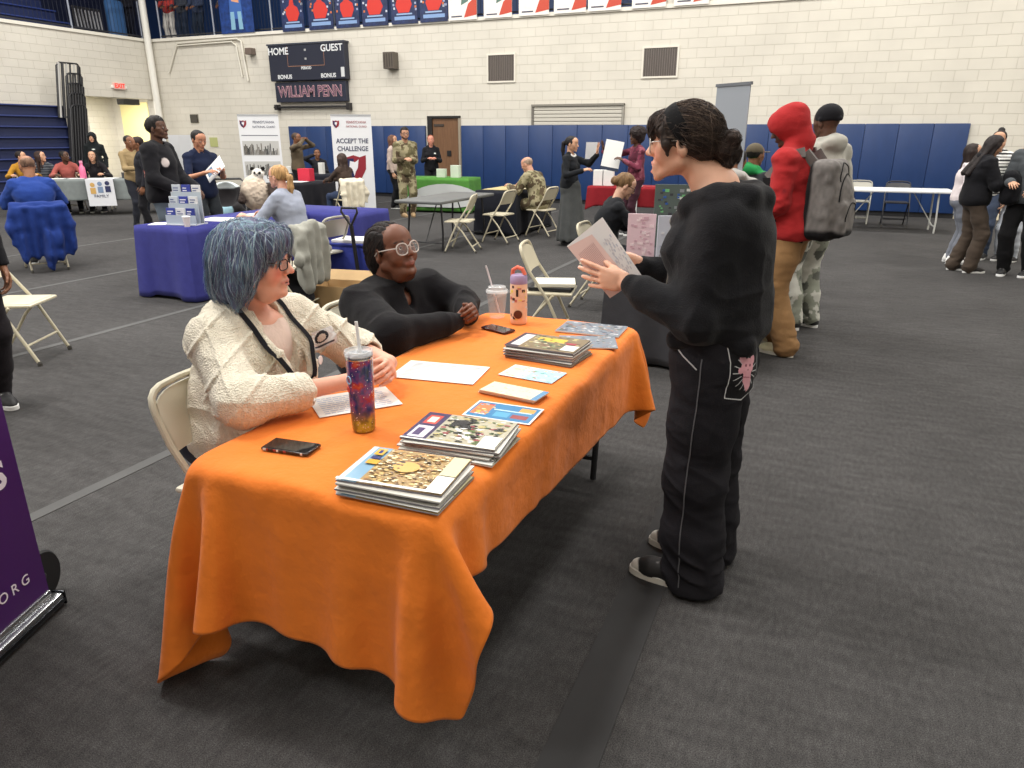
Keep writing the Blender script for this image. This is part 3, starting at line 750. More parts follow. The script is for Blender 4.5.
m = MB(); m.box(-23.75, -22.4, 19.5, 19.6, 0, 2.72, (244, 232, 168), .01); st(m.build('door_2', M_METAL))
l = lamp(-22, 17, 2.9, 1.5, 3, CORR); l.name = 'corridor_lamp'
# carpet joint strips
for k, x in enumerate((-.44, -3.05, -5.57, -7.92, -10.4, 2.1)):
    m = MB(); wd = .078 if k == 0 else .035
    m.box(x - wd, x + wd, -3, 3.4 if k == 0 else (17.3 if k != 5 else -2.),  .0, .003, (58, 58, 59) if k == 0 else (84, 84, 84)); m.build('floor_tape', mat('joint_tape', rough=.8, var=.1, vscale=3, spec=.2))
    tag(COL.objects[-1], ['dark tape strip on the carpet beside the orange table', 'thin tape seam on the carpet left of the seated woman in the white cardigan', 'thin tape seam on the carpet reaching the blue covered table', 'thin tape seam on the carpet farther left toward the bleachers', 'thin carpet tape seam farthest left, by the grey table', 'thin carpet tape seam at right by the standing students'][k], 'tape')
# wood door
d = MB(); d.box(-9.84, -9.06, WY_ + .02, WY_ + .07, .01, 2.04, (112, 80, 55), .004); dr = st(d.build('door_1', M_WOOD))
f = MB(); f.box(-9.98, -9.84, WY_ - .02, WY_ + .1, 0, 2.04, (28, 26, 26)); f.box(-9.06, -8.99, WY_ - .02, WY_ + .1, 0, 2.04, (150, 140, 125)); f.box(-9.98, -8.99, WY_ - .02, WY_ + .1, 2.04, 2.1, (28, 26, 26)); f.build('door_frame', M_METAL, dr)
f = MB(); f.box(-9.42, -9.30, WY_ + .0, WY_ + .02, 1.1, 1.24, (24, 24, 26), .004); f.box(-9.8, -9.5, WY_ + .005, WY_ + .02, 1.84, 1.90, (60, 52, 46)); f.build('door_plate', M_METAL, dr)
# roll-up shutter
t = thing('roller_shutter', 'pale ribbed roll-up shutter in a recess above the blue wall pads', 'shutter', (0, 0, 0))
m = MB()
for i in range(5): m.box(-6.93, -4.70, WY_ - .06, WY_ - .02, 1.86 + i * .085, 1.86 + i * .085 + .075, (196, 192, 182), .012)
m.build('slat_curtain', M_METAL, t)
m = MB(); m.box(-6.99, -6.93, WY_ - .07, WY_, 1.84, 2.33, (110, 106, 100)); m.box(-4.70, -4.65, WY_ - .07, WY_, 1.84, 2.33, (150, 146, 138)); m.box(-6.99, -4.65, WY_ - .09, WY_, 2.29, 2.34, (130, 126, 118)); m.build('shutter_frame', M_METAL, t)
# wall pads
PADL = 'blue vinyl wall pad, one of the row of identical panels on the far wall'
x = -14.54; edges = []
for a, b in ((-14.54, -10.02), (-8.95, 2.44)):
    n = round((b - a) / .63); edges += [(a + (b - a) * i / n, a + (b - a) * (i + 1) / n) for i in range(n)]
for i, (a, b) in enumerate(edges):
    m = MB(); m.box(a + .0015, b - .0015, WY_ - .085, WY_ - .012, .10, 1.86, (29, 56, 104), .014)
    o = m.build('wall_pad', M_VINYL, smooth=True); tag(o, PADL, 'wall pad', 'blue wall pads along the far wall')
# vents
for i, (a, b) in enumerate(((-8.22, -7.44), (-4.30, -3.46))):
    t = thing('wall_vent', ['louvred brown wall vent left of the shutter, high on the far wall', 'louvred brown wall vent high on the far wall above the standing woman with a headband'][i], 'vent', (0, 0, 0), group='wall vents')
    m = MB()
    for q in ((a, b, 2.86, 2.90), (a, b, 3.49, 3.53), (a, a + .04, 2.9, 3.49), (b - .04, b, 2.9, 3.49)): m.box(q[0], q[1], WY_ - .03, WY_ - .0, q[2], q[3], (225, 220, 208))
    m.build('vent_frame', M_METAL, t)
    m = MB(); m.box(a + .04, b - .04, WY_ - .008, WY_ - .002, 2.9, 3.49, (92, 84, 80))
    k = 15
    for j in range(k):
        xx = a + .05 + (b - a - .1) * j / (k - 1); m.bar((xx, WY_ - .016, 2.9), (xx, WY_ - .016, 3.49), .012, .02, (120, 112, 106))
    m.build('louvre', M_METAL, t)
m = MB(); m.box(-11.1, -10.78, WY_ - .26, WY_ - .01, 3.26, 3.66, (92, 84, 76), .01); sp = m.build('wall_speaker', M_METAL); tag(sp, 'brown box loudspeaker on the far wall right of the scoreboard', 'speaker')
m = MB()
for i in range(4): m.bar((-11.05 + i * .075, WY_ - .265, 3.3), (-11.05 + i * .075, WY_ - .265, 3.62), .02, .01, (60, 54, 50))
m.build('grille', M_METAL, sp)
m = MB(); m.box(-18.3, -18.02, WY_ - .05, WY_, 1.99, 2.2, (60, 56, 50), .01); m.box(-18.32, -18.0, WY_ - .02, WY_, 1.97, 2.22, (120, 116, 104)); tag(m.build('wall_clock_box', M_METAL), 'small dark square box on the far wall near the corner', 'box')
m = MB(); m.tube([(-18.9, WY_ - .05, 3.4), (-18.4, WY_ - .05, 4.2), (-16.1, WY_ - .05, 4.22), (-15.95, WY_ - .05, 4.15), (-15.85, WY_ - .05, 3.1)], .028, 8, (222, 218, 206)); m.tube([(-18.4, WY_ - .05, 4.13), (-16.3, WY_ - .05, 4.15), (-16.15, WY_ - .05, 4.05), (-16.05, WY_ - .05, 3.2)], .02, 8, (222, 218, 206)); tag(m.build('conduit_pipe', M_METAL, smooth=True), 'white painted conduit pipe running along the wall under the balcony', 'pipe')
m = MB(); m.box(-15.72, -15.5, WY_ - .2, WY_, 3.78, 3.95, (110, 96, 88), .01); tag(m.build('junction_box', M_METAL), 'small grey brown fitting on the pipe left of the scoreboard', 'fitting')
# exit sign on the left wall
t = thing('exit_sign', 'lit red exit sign on the left wall above the corridor opening', 'sign', (0, 0, 0))
m = MB(); m.box(WX_, WX_ + .07, 15.95, 16.33, 2.88, 3.06, (232, 190, 180), .01); m.build('sign_housing', M_METAL, t)
M_RED = mat('lit_red', (225, 60, 50), emit=(230, 60, 50), estr=.6)
text('sign_lettering', 'EXIT', .17, Matrix.Translation((WX_ + .075, 16.14, 2.97)) @ Matrix.Rotation(PI / 2, 4, 'Z') @ Matrix.Rotation(PI / 2, 4, 'X'), M_RED, t, bold=.004)
for sx in (15.92, 16.36):
    m = MB(); m.box(WX_, WX_ + .06, sx - .04, sx + .04, 2.9, 2.98, (240, 236, 230), .02); m.build('emergency_lamp', M_METAL, t)
m = MB(); m.box(WX_ + .0, WX_ + .3, 16.0, 16.55, 2.46, 2.62, (40, 38, 34), .02); tag(m.build('door_sensor_box', M_METAL), 'dark box hanging at the top of the corridor opening', 'box')
# ================================================================ scoreboard
NAVY = (34, 38, 54); M_WHT = mat('white_lettering', (225, 228, 230), rough=.6)
t = thing('scoreboard', 'dark electronic scoreboard with home and guest panels on the far wall', 'scoreboard', (-13.60, WY_, 3.05))
m = MB(); m.box(-1.28, 1.28, -.22, -.01, 0, .93, NAVY, .02); m.box(-1.30, 1.30, -.24, -.01, .91, .95, (60, 64, 76)); m.build('cabinet', M_METAL, t)
m = MB(); 
for q in ((-.62, .62, .36, .375), (-.62, -.61, .36, .88), (.61, .62, .36, .88)): m.box(q[0], q[1], -.226, -.22, q[2], q[3], (150, 110, 90))
for z in (.52, .74): m.box(-.03, .03, -.226, -.22, z, z + .05, (170, 170, 170))
m.box(1.14, 1.25, -.226, -.22, .06, .3, (205, 208, 210)); m.build('display_line', M_METAL, t)
text('home_lettering', 'HOME', .25, wallM(-.92, -.226, .75), M_WHT, t, bold=.004); text('guest_lettering', 'GUEST', .24, wallM(.88, -.226, .78), M_WHT, t, bold=.004)
text('bonus_lettering', 'BONUS', .15, wallM(-.76, -.226, .10), M_WHT, t, bold=.003); text('bonus_lettering', 'BONUS', .15, wallM(.72, -.226, .10), M_WHT, t, bold=.003); text('period_lettering', 'PERIOD', .10, wallM(0, -.226, .31), M_WHT, t, bold=.002)
t = thing('name_sign', 'dark sign reading WILLIAM PENN hung under the scoreboard', 'sign', (-13.60, WY_, 2.5))
m = MB(); m.box(-1.2, 1.2, -.16, 0, 0, .52, (36, 40, 58), .01); m.build('sign_panel', M_METAL, t)
text('outline_lettering', 'WILLIAM PENN', .40, wallM(0, -.166, .26), mat('rose_lettering', (214, 170, 170)), t, sx=.80, bold=.011)
text('name_lettering', 'WILLIAM PENN', .40, wallM(0, -.170, .26), mat('maroon_lettering', (92, 60, 90)), t, sx=.80, bold=-.002)
m = MB(); m.tube([(-14.95, WY_ - .1, 2.37), (-12.35, WY_ - .1, 2.37)], .03, 8, (36, 34, 36)); m.box(-14.9, -14.8, WY_ - .16, WY_, 2.3, 2.44, (36, 34, 36)); m.box(-12.42, -12.33, WY_ - .16, WY_, 2.28, 2.46, (36, 34, 36)); tag(m.build('hanging_rail', M_METAL), 'thin black bar on the wall beneath the WILLIAM PENN sign', 'bar')
# ================================================================ posters on the balcony rail
def poster(u0, v0, u1, v1, kind, i):
    a = WY(u0, v0, WY_ - .06); b = WY(u1, v1, WY_ - .06); x0, x1 = a.x, b.x; z0 = 4.31 if kind != 2 else 4.36; W = x1 - x0; Hh = W * 1.5
    lab = {0: 'navy poster with red player figure, %s from left on the balcony rail', 1: 'white and orange player poster, %s from left among the orange ones', 2: 'navy blue poster at the left end of the balcony rail'}[kind]
    o_ = ('first', 'second', 'third', 'fourth', 'fifth', 'sixth', 'seventh', 'eighth')
    t = thing('poster', lab if kind == 2 else lab % o_[i], 'poster', (x0, WY_ - .06, z0), group='player posters on the balcony rail')
    m = MB(); base = {0: (30, 44, 84), 1: (236, 232, 226), 2: (28, 58, 120)}[kind]
    m.box(0, W, -.012, 0, 0, Hh, base); m.build('panel', mat('poster_print_%d' % kind, rough=.5, var=.45 if kind != 1 else .06, vscale=9), t)
    m = MB(); r_ = random.Random(i + kind * 10)
    if kind == 0:
        red = (206, 52, 42)
        S = [(.30, .26), (.20, .44), (.26, .60), (.40, .66), (.41, .76), (.46, .84), (.54, .84), (.59, .76), (.60, .66), (.74, .60), (.80, .44), (.70, .26)]
        m.prism([(W * (a + r_.uniform(-.03, .03)), Hh * b * .86) for a, b in S], -.016, -.012, red)
        m.box(W * .12, W * .9, -.015, -.012, Hh * .08, Hh * .15, (130, 160, 205)); m.box(W * .2, W * .8, -.015, -.012, Hh * .18, Hh * .21, (150, 175, 210))
        for k in range(16):
            xx = r_.choice((r_.uniform(.04, .2), r_.uniform(.8, .95))) * W; zz = r_.uniform(.25, .9) * Hh; m.box(xx - .02, xx + .03, -.015, -.012, zz, zz + .05, r_.choice(((190, 196, 210), (150, 160, 190), (200, 110, 60))))
    elif kind == 1:
        m.prism([(0, Hh * .45), (W * .5, Hh * .6), (W * .35, Hh), (0, Hh)], -.016, -.012, (214, 112, 60)); m.prism([(W * .55, .05), (W, .0 + .1), (W, Hh * .45), (W * .7, Hh * .3)], -.016, -.012, (196, 74, 54))
        m.prism([(W * .45, Hh * .28), (W * .7, Hh * .35), (W * .8, Hh * .6), (W * .5, Hh * .55)], -.017, -.012, (90, 120, 110))
        m.box(W * .1, W * .48, -.016, -.012, Hh * .06, Hh * .085, (70, 70, 90))
    else:
        m.prism([(W * .3, Hh * .2), (W * .36, Hh * .6), (W * .5, Hh * .7), (W * .66, Hh * .6), (W * .7, Hh * .2)], -.016, -.012, (60, 100, 170)); m.prism([(W * .4, Hh * .45), (W * .62, Hh * .42), (W * .6, Hh * .52), (W * .42, Hh * .54)], -.018, -.012, (220, 160, 120))
        m.prism([(W * .32, Hh * .05), (W * .45, Hh * .05), (W * .45, Hh * .3), (W * .34, Hh * .3)], -.021, -.012, (130, 175, 200)); m.prism([(W * .56, Hh * .05), (W * .68, Hh * .05), (W * .66, Hh * .3), (W * .55, Hh * .3)], -.021, -.012, (130, 175, 200))
    m.build('print_figure', M_PAPER, t)
for i, (a, b, v) in enumerate(((283, 305, 30), (309.5, 334, 28.5), (336.5, 360, 26.5), (363, 388.5, 25), (392, 418, 23), (420.5, 448, 21.5))): poster(a, v, b, v, 0, i)
for i, (a, b, v) in enumerate(((449, 477, 19.5), (484, 512, 17), (519, 549, 15), (554, 586, 12.5), (588, 621, 10), (632, 666, 6.5), (674, 709, 3.5))): poster(a, v, b, v, 1, i)
poster(222, 32, 255, 32, 2, 0)
# ================================================================ balcony rail, seats and people's rail
def railing(name, pts, label, z0=4.36, hgt=1.05, n=18):
    t = thing(name, label, 'railing', (0, 0, 0)); a, b = Vector(pts[0]), Vector(pts[1])
    m = MB(); m.tube([(a.x, a.y, z0 + hgt), (b.x, b.y, z0 + hgt)], .025, 8, (40, 42, 50)); m.build('top_rail', M_METAL, t, smooth=True)
    m = MB(); m.tube([(a.x, a.y, z0 + .08), (b.x, b.y, z0 + .08)], .02, 8, (40, 42, 50)); m.build('bottom_rail', M_METAL, t, smooth=True)
    k = max(2, int((b - a).length / 1.9))
    for i in range(k + 1):
        p = a.lerp(b, i / k); m = MB(); m.tube([(p.x, p.y, z0 - .02), (p.x, p.y, z0 + hgt)], .024, 8, (150, 156, 170)); m.build('rail_post', M_METAL, t, smooth=True)
    m = MB()
    kk = int((b - a).length / .12)
    for i in range(kk):
        p = a.lerp(b, (i + .5) / kk); m.bar((p.x, p.y, z0 + .08), (p.x, p.y, z0 + hgt), .008, .008, (46, 50, 62))
    o = m.build('balusters', M_METAL, t); o['kind'] = 'stuff'
railing('balcony_railing', ((-19.2, 17.62, 0), (-4.3, 17.62, 0)), 'dark metal railing of the balcony over the far wall')
railing('balcony_railing', ((-19.74, 6, 0), (-19.74, 17.4, 0)), 'dark metal railing of the balcony over the left wall')
def bleacher(name, label, x0, dx, y0, y1, z0, dz, n, col, nose=.04):
    t = thing(name, label, 'bleachers', (0, 0, 0)); m = MB()
    for i in range(n):
        xa = x0 + dx * i; m.box(min(xa, xa + dx) - .02, max(xa, xa + dx) + .25, y0, y1, z0 + dz * i, z0 + dz * (i + 1) - .035, col, .01)
    m.build('riser_stack', mat('bleacher_paint', rough=.5, var=.06), t)
    for i in range(n):
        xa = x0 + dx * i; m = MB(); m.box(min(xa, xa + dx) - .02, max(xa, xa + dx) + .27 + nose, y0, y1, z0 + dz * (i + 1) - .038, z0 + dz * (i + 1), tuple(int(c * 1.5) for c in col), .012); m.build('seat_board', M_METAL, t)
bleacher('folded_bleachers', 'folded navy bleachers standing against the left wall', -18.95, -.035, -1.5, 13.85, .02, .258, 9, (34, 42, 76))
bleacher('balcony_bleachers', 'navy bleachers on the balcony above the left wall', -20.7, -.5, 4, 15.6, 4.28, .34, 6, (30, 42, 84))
# folded hand rails standing at the end of the bleachers
t = thing('folded_rails', 'stack of folded black hand rails standing at the end of the navy bleachers', 'rails', (0, 0, 0))
for i, (ul, ur, vt, vb, x) in enumerate(((56, 79, 62, 118, -18.84), (66, 81.5, 73, 140, -18.80), (67, 83, 83, 170, -18.76), (68.5, 84.5, 93, 186, -18.72), (70, 86, 105, 200, -18.68))):
    a = WX(ul, vt, x); b = WX(ur, vt, x); zb = WX(ur, vb, x).z if i < 4 else .02; zb = max(zb, .02); sl = .16; z1 = a.z; q = lambda y, z: (x, y - (z1 - z) * sl, z)
    m = MB(); m.tube([q(a.y, zb), q(a.y, z1 - .08), q(a.y + .08, z1), q(b.y - .08, z1), q(b.y, z1 - .08), q(b.y, zb)], .024, 6, (30, 30, 34))
    for k in range(6): yy = a.y + (b.y - a.y) * (k + .5) / 6; m.tube([q(yy, zb), q(yy, z1)], .022 if (i or k > 1) else .035, 6, (32, 32, 36) if (i or k % 2) else (176, 174, 170))
    m.build('rail_frame', M_METAL, t, smooth=True)
# corner room divider and green sign
t = thing('room_divider', 'white folding room divider standing in the far left corner', 'screen', (-18.9, 16.5, 0), 0)
for i in range(3):
    m = MB(); m.box(i * .55, i * .55 + .53, 0, .04, .05, 1.62, (216, 218, 222), .008, M=Matrix.Rotation(R((-6, 5, -4)[i]), 4, 'Z')); m.build('panel', M_METAL, t)
m = MB(); m.box(-17.65, -17.35, WY_ - .02, WY_, 1.28, 1.55, (176, 180, 120)); tag(m.build('wall_notice', M_PAPER), 'small yellow green notice on the wall in the far left corner', 'notice')
# upper balcony clutter
t = thing('chair_rack', 'black rack of folded chairs on the balcony at upper left', 'rack', (-20.35, 15.65, 4.28))
m = MB(); m.box(0, .06, 0, .9, .25, .8, (30, 30, 34), .01); m.box(.1, .16, 0, .9, .0, .06, (40, 40, 44)); m.build('rack_frame', M_METAL, t)
for i in range(8): m = MB(); m.bar((.1, .06 + i * .11, .25), (.06, .06 + i * .11, .72), .03, .03, (150, 150, 155)); m.build('chair_leg', M_METAL, t)
m = MB(); m.box(-20.35, -20.1, 16.7, 17.25, 4.28, 5.4, (60, 100, 150), .1); tag(m.build('blue_barrel', M_VINYL, smooth=True), 'blue padded bin with pale lid on the balcony by the corner', 'bin')
# ================================================================ folding chairs
BEIGE = (196, 188, 164)
def chair_parts(root, col, seatc=None, dark=False):
    sc = seatc or col; m_ = M_METAL
    for sx in (-1, 1):
        m = MB(); x = sx * .215
        m.tube([(x, .20, .012), (x, .02, .40), (x * .98, -.13, .62), (x * .96, -.175, .72)], .0125, 8, col); m.build('front_leg', m_, root, smooth=True)
        m = MB(); x = sx * .195
        m.tube([(x, -.255, .012), (x, -.06, .30), (x, .06, .43)], .0115, 8, col); m.build('rear_leg', m_, root, smooth=True)
        for fx, fy in ((sx * .215, .20), (sx * .195, -.255)): m = MB(); m.lathe([(.016, 0), (.017, .02), (.013, .035)], 8, (fx, fy, 0), (70, 68, 64)); m.build('rubber_foot', M_RUBBER, root)
    m = MB(); m.tube([(-.2064, -.175, .72), (-.203, -.187, .752), (-.193, -.196, .776), (-.172, -.203, .793), (-.14, -.208, .802), (-.06, -.212, .807), (.06, -.212, .807), (.14, -.208, .802), (.172, -.203, .793), (.193, -.196, .776), (.203, -.187, .752), (.2064, -.175, .72)], .0125, 8, col); m.build('back_arch', m_, root, smooth=True)
    m = MB(); N = 12; vs = []
    for j in range(4):
        for i in range(N + 1):
            t = i / N * 2 - 1; z = .60 + j * .062 + (0 if j < 3 else -.028 * t ** 4); wdt = .198 - (.008 if j == 3 else 0)
            vs.append((t * wdt, -.118 - (z - .60) * .44 - .022 * (1 - t * t), z))
    n1 = len(vs); vs += [(a, b + .006, c) for a, b, c in vs]; fs = []
    for j in range(3):
        for i in range(N):
            q = j * (N + 1) + i; fs.append((q, q + 1, q + N + 2, q + N + 1)); fs.append((q + n1, q + N + 1 + n1, q + N + 2 + n1, q + 1 + n1))
    for i in range(N): fs.append((i, i + n1, i + 1 + n1, i + 1)); q = 3 * (N + 1) + i; fs.append((q, q + 1, q + 1 + n1, q + n1))
    m.add(vs, fs, sc); m.build('backrest', m_, root, smooth=True)
    m = MB(); m.box(-.19, .19, -.17, .205, .425, .448, sc, .01); m.box(-.17, .17, -.15, .185, .448, .452, tuple(int(c * .96) for c in sc), .002); m.build('seat', m_, root, smooth=True)
    m = MB(); m.tube([(-.215, .135, .15), (.215, .135, .15)], .009, 6, col); m.build('crossbar', m_, root); m = MB(); m.tube([(-.195, -.21, .10), (.195, -.21, .10)], .009, 6, col); m.build('crossbar', m_, root)
PROTO = {}
def chair(label, x, y, rz, kind='beige', group='folding chairs', z=0):
    if kind not in PROTO:
        root = thing('folding_chair', label, 'chair', (x, y, z), rz, group)
        chair_parts(root, *{'beige': (BEIGE, (204, 196, 172)), 'black': ((38, 38, 42), (46, 46, 50)), 'greige': ((160, 158, 148), (170, 168, 158)), 'cream': ((214, 208, 186), (222, 216, 196))}[kind])
        PROTO[kind] = root; return root
    src = PROTO[kind]; r = src.copy(); COL.objects.link(r); r.location = (x, y, z); r.rotation_euler = (0, 0, rz); r['label'] = label; r['group'] = group
    for ch in list(src.children):
        c = ch.copy(); COL.objects.link(c); c.parent = r
    return r
# ================================================================ tables
def table(label, x, y, rz, L=1.83, Wd=.76, top=(225, 224, 220), leg=(40, 40, 44), h=.73, group=None, name='folding_table', legs=True):
    t = thing(name, label, 'table', (x, y, 0), rz, group)
    m = MB(); m.box(-L / 2, L / 2, -Wd / 2, Wd / 2, h - .045, h, top, .018); m.build('tabletop', M_PLAIN, t, smooth=True)
    for sx in (-1, 1):
        m = MB(); X = sx * (L / 2 - .22)
        m.tube([(X, -Wd / 2 + .1, .01), (X, -Wd / 2 + .09, .25), (X - sx * .02, -Wd / 2 + .12, h - .05)], .015, 8, leg); m.tube([(X, Wd / 2 - .1, .01), (X, Wd / 2 - .09, .25), (X - sx * .02, Wd / 2 - .12, h - .05)], .015, 8, leg)
        m.tube([(X, -Wd / 2 + .09, .12), (X, Wd / 2 - .09, .12)], .012, 8, leg); m.tube([(X, 0, .12), (X - sx * .38, 0, h - .05)], .010, 6, leg)
        m.build('leg', M_METAL, t, smooth=True)
    return t
def drape(name, label, x, y, rz, L, Wd, hang, col, h=.735, seed=0, amp=.018, m_=None, group=None, rough=.85, corner=.05):
    """tablecloth; hang = drops on the -y, +x, +y, -x sides"""
    r_ = random.Random(seed); V = []; F = []; rad = .035; N = 220; per = []
    hx, hy = L / 2 + .008, Wd / 2 + .008; P = 2 * (L + Wd)
    for k in range(N):
        s = k / N * P
        if s < L: q = (-hx + s / L * 2 * hx, -hy); n = (0, -1); sd = 0; f = s / L
        elif s < L + Wd: q = (hx, -hy + (s - L) / Wd * 2 * hy); n = (1, 0); sd = 1; f = (s - L) / Wd
        elif s < 2 * L + Wd: q = (hx - (s - L - Wd) / L * 2 * hx, hy); n = (0, 1); sd = 2; f = (s - L - Wd) / L
        else: q = (-hx, hy - (s - 2 * L - Wd) / Wd * 2 * hy); n = (-1, 0); sd = 3; f = (s - 2 * L - Wd) / Wd
        ln = (L, Wd)[sd % 2]; dc = min(f, 1 - f) * ln; cf = max(0, 1 - dc / .16)
        o = (sd + (1 if f > .5 else -1)) % 4; nn = [(0, -1), (1, 0), (0, 1), (-1, 0)][o]; bl = .5 * cf ** 1.5
        nx, ny = n[0] * (1 - bl) + nn[0] * bl, n[1] * (1 - bl) + nn[1] * bl
        d = hang[sd] * (1 - .5 * cf * 0) ; dd = d * (1 - bl) + hang[o] * bl; dd += min(hang[sd], hang[o]) * .16 * cf
        per.append((q, (nx, ny), min(dd, h - .012), cf, s))
    rows = 12; ph = [r_.uniform(0, 6.28) for _ in range(4)]
    for j in range(rows + 1):
        for k, (q, n, dd, cf, s) in enumerate(per):
            t = j / rows; z = h - dd * t
            wv = (math.sin(s * 13 + ph[0]) * .6 + math.sin(s * 23 + ph[1]) * .4 + .5 * math.sin(s * 5 + ph[2])) * amp * t ** .8 + t * (.02 + corner * cf) * min(1, dd / .4) + (.006 if j else 0)
            V.append((q[0] + n[0] * wv, q[1] + n[1] * wv, z - (0 if j else 0)))
    for j in range(rows):
        for k in range(N): F.append((j * N + k, (j + 1) * N + k, (j + 1) * N + (k + 1) % N, j * N + (k + 1) % N))
    b = len(V); V += [(-hx, -hy, h), (hx, -hy, h), (hx, hy, h), (-hx, hy, h)]
    m = MB(); m.col = col; m.add(V[:b], F, col); m.add([V[k] for k in range(N)], [tuple(range(N))], col)
    o = m.build(name, m_ or M_CLOTH, None, smooth=True); o.location = (x, y, 0); o.rotation_euler = (0, 0, rz)
    sl = o.modifiers.new('thickness', 'SOLIDIFY'); sl.thickness = .002
    return tag(o, label, 'tablecloth', group)
# ================================================================ the orange table and its cloth
TX0, TX1, TY0, TY1, TZ = -1.575, -.745, 1.29, 3.29, .735
t = table('black legged folding table under the orange cloth', (TX0 + TX1) / 2, (TY0 + TY1) / 2, PI / 2, TY1 - TY0 - .06, TX1 - TX0 - .06, h=TZ - .004, top=(210, 210, 206))
def orange_cloth():
    sp = .033; ang = R(-4.5); cx, cy = (TX0 + TX1) / 2 - .10, (TY0 + TY1) / 2 - .055; LW, LL = 1.60, 2.78
    na, nb_ = int(LW / sp) + 1, int(LL / sp) + 1
    A, Bq = np.meshgrid(np.linspace(-LW / 2, LW / 2, na), np.linspace(-LL / 2, LL / 2, nb_), indexing='ij')
    X = cx + A * math.cos(ang) - Bq * math.sin(ang); Y = cy + A * math.sin(ang) + Bq * math.cos(ang)
    P = np.stack([X, Y, np.full_like(X, TZ + .003)], -1)
    pin = (X > TX0 + .015) & (X < TX1 - .015) & (Y > TY0 + .015) & (Y < TY1 - .015)
    rs = np.random.RandomState(3); P[..., 2] += rs.rand(na, nb_) * .004 * ~pin
    W = np.where(pin, 0., 1.)[..., None]; V = np.zeros_like(P); Q = P.copy()
    h0 = LW / (na - 1); h1 = LL / (nb_ - 1); cons = []
    def pairs(di, dj, L, k):
        for par in range(2):
            if di:
                s0 = slice(None); I = [i for i in range(na - di) if (i // di) % 2 == par]
                J0 = slice(max(0, -dj), nb_ - max(0, dj)); J1 = slice(max(0, dj), nb_ + min(0, dj))
                cons.append((np.array(I), J0, np.array(I) + di, J1, L, k, 0))
            else:
                J = np.array([j for j in range(nb_ - dj) if (j // dj) % 2 == par]); cons.append((J, None, J + dj, None, L, k, 1))
    pairs(1, 0, h0, 1.); pairs(0, 1, h1, 1.); dg = math.hypot(h0, h1); pairs(1, 1, dg, .35); pairs(1, -1, dg, .35); pairs(2, 0, 2 * h0, .18); pairs(0, 2, 2 * h1, .18)
    dt = .02; steps = 260
    yy = np.linspace(0, 1, nb_)
    for stp in range(steps):
        V *= .985; V[..., 2] -= 9.8 * dt * 1.; 
        sp_ = np.sqrt((V ** 2).sum(-1, keepdims=True)); V *= np.minimum(1, 1.6 / np.maximum(sp_, 1e-6))
        if stp < 60: V += rs.randn(na, nb_, 3) * .04 * W
        Q = P + V * dt * W; Q0 = P.copy()
        for it in range(22):
            for a, j0, b, j1, L, k, t_ in cons:
                if t_ == 0:
                    p = Q[a, j0]; q = Q[b, j1]; wp = W[a, j0]; wq = W[b, j1]
                else:
                    p = Q[:, a]; q = Q[:, b]; wp = W[:, a]; wq = W[:, b]
                d = q - p; ln = np.sqrt((d ** 2).sum(-1, keepdims=True)); e = (ln - L)
                if k < .3: e = np.minimum(e, 0)
                c = d / np.maximum(ln, 1e-6) * e * k / np.maximum(wp + wq, 1e-6)
                if t_ == 0: Q[a, j0] += c * wp; Q[b, j1] -= c * wq
                else: Q[:, a] += c * wp; Q[:, b] -= c * wq
            # collision with the table slab and floor
            x, y, z = Q[..., 0], Q[..., 1], Q[..., 2]; r = .006
            ins = (x > TX0 - r) & (x < TX1 + r) & (y > TY0 - r) & (y < TY1 + r) & (z < TZ + .003)
            dx0 = x - (TX0 - r); dx1 = TX1 + r - x; dy0 = y - (TY0 - r); dy1 = TY1 + r - y; dz = TZ + .003 - z
            m = np.minimum.reduce([dx0, dx1, dy0, dy1, dz])
            for c_, dd, ax, sg in ((dx0, dx0, 0, -1), (dx1, dx1, 0, 1), (dy0, dy0, 1, -1), (dy1, dy1, 1, 1), (dz, dz, 2, 1)):
                s_ = ins & (m == dd); Q[..., ax] += np.where(s_, sg * dd, 0)
            Q[..., 2] = np.maximum(Q[..., 2], .006)
        V = (Q - P) / dt; P = Q
    V_ = P.reshape(-1, 3); I = np.arange(na * nb_).reshape(na, nb_)
    F = np.stack([I[:-1, :-1], I[1:, :-1], I[1:, 1:], I[:-1, 1:]], -1).reshape(-1, 4)
    o = mesh_np('tablecloth', V_, F, np.repeat(np.array([lin((228, 122, 40))[:3]]), 1, 0).repeat(len(V_), 0), mat('orange_linen', rough=.78, sheen=.1, bump=.55, bdist=.05, bscale=4.5, stretch=(1, 1, 1), var=.035, vscale=2.2, detail=8, spec=.2))
    sb = o.modifiers.new('smooth', 'SUBSURF'); sb.levels = sb.render_levels = 2
    sl = o.modifiers.new('thickness', 'SOLIDIFY'); sl.thickness = .0018; sl.offset = -1
    return tag(o, 'bright orange tablecloth draped over the table in the foreground', 'tablecloth')
orange_cloth()
from mathutils.bvhtree import BVHTree
# ================================================================ background furniture and people
def sp(u, dist):
    d = ray(u, 165); k = dist / math.hypot(d.x, d.y); return (d.x * k, d.y * k, 0)
def topz(u, v, dist):
    d = ray(u, v); return CAMH + d.z * dist / math.hypot(d.x, d.y)
def fc(a): return a - 156.7          # 0 faces the camera, 90 faces image right, 180 faces away
def on(u, p, q):                     # point of the line p-q seen in column u
    d = ray(u, 185); px, py = p[0], p[1]; ex, ey = q[0] - p[0], q[1] - p[1]
    t = (px * d.y - py * d.x) / (ey * d.x - ex * d.y); return (px + ex * t, py + ey * t)
BLUEC = (58, 60, 128)
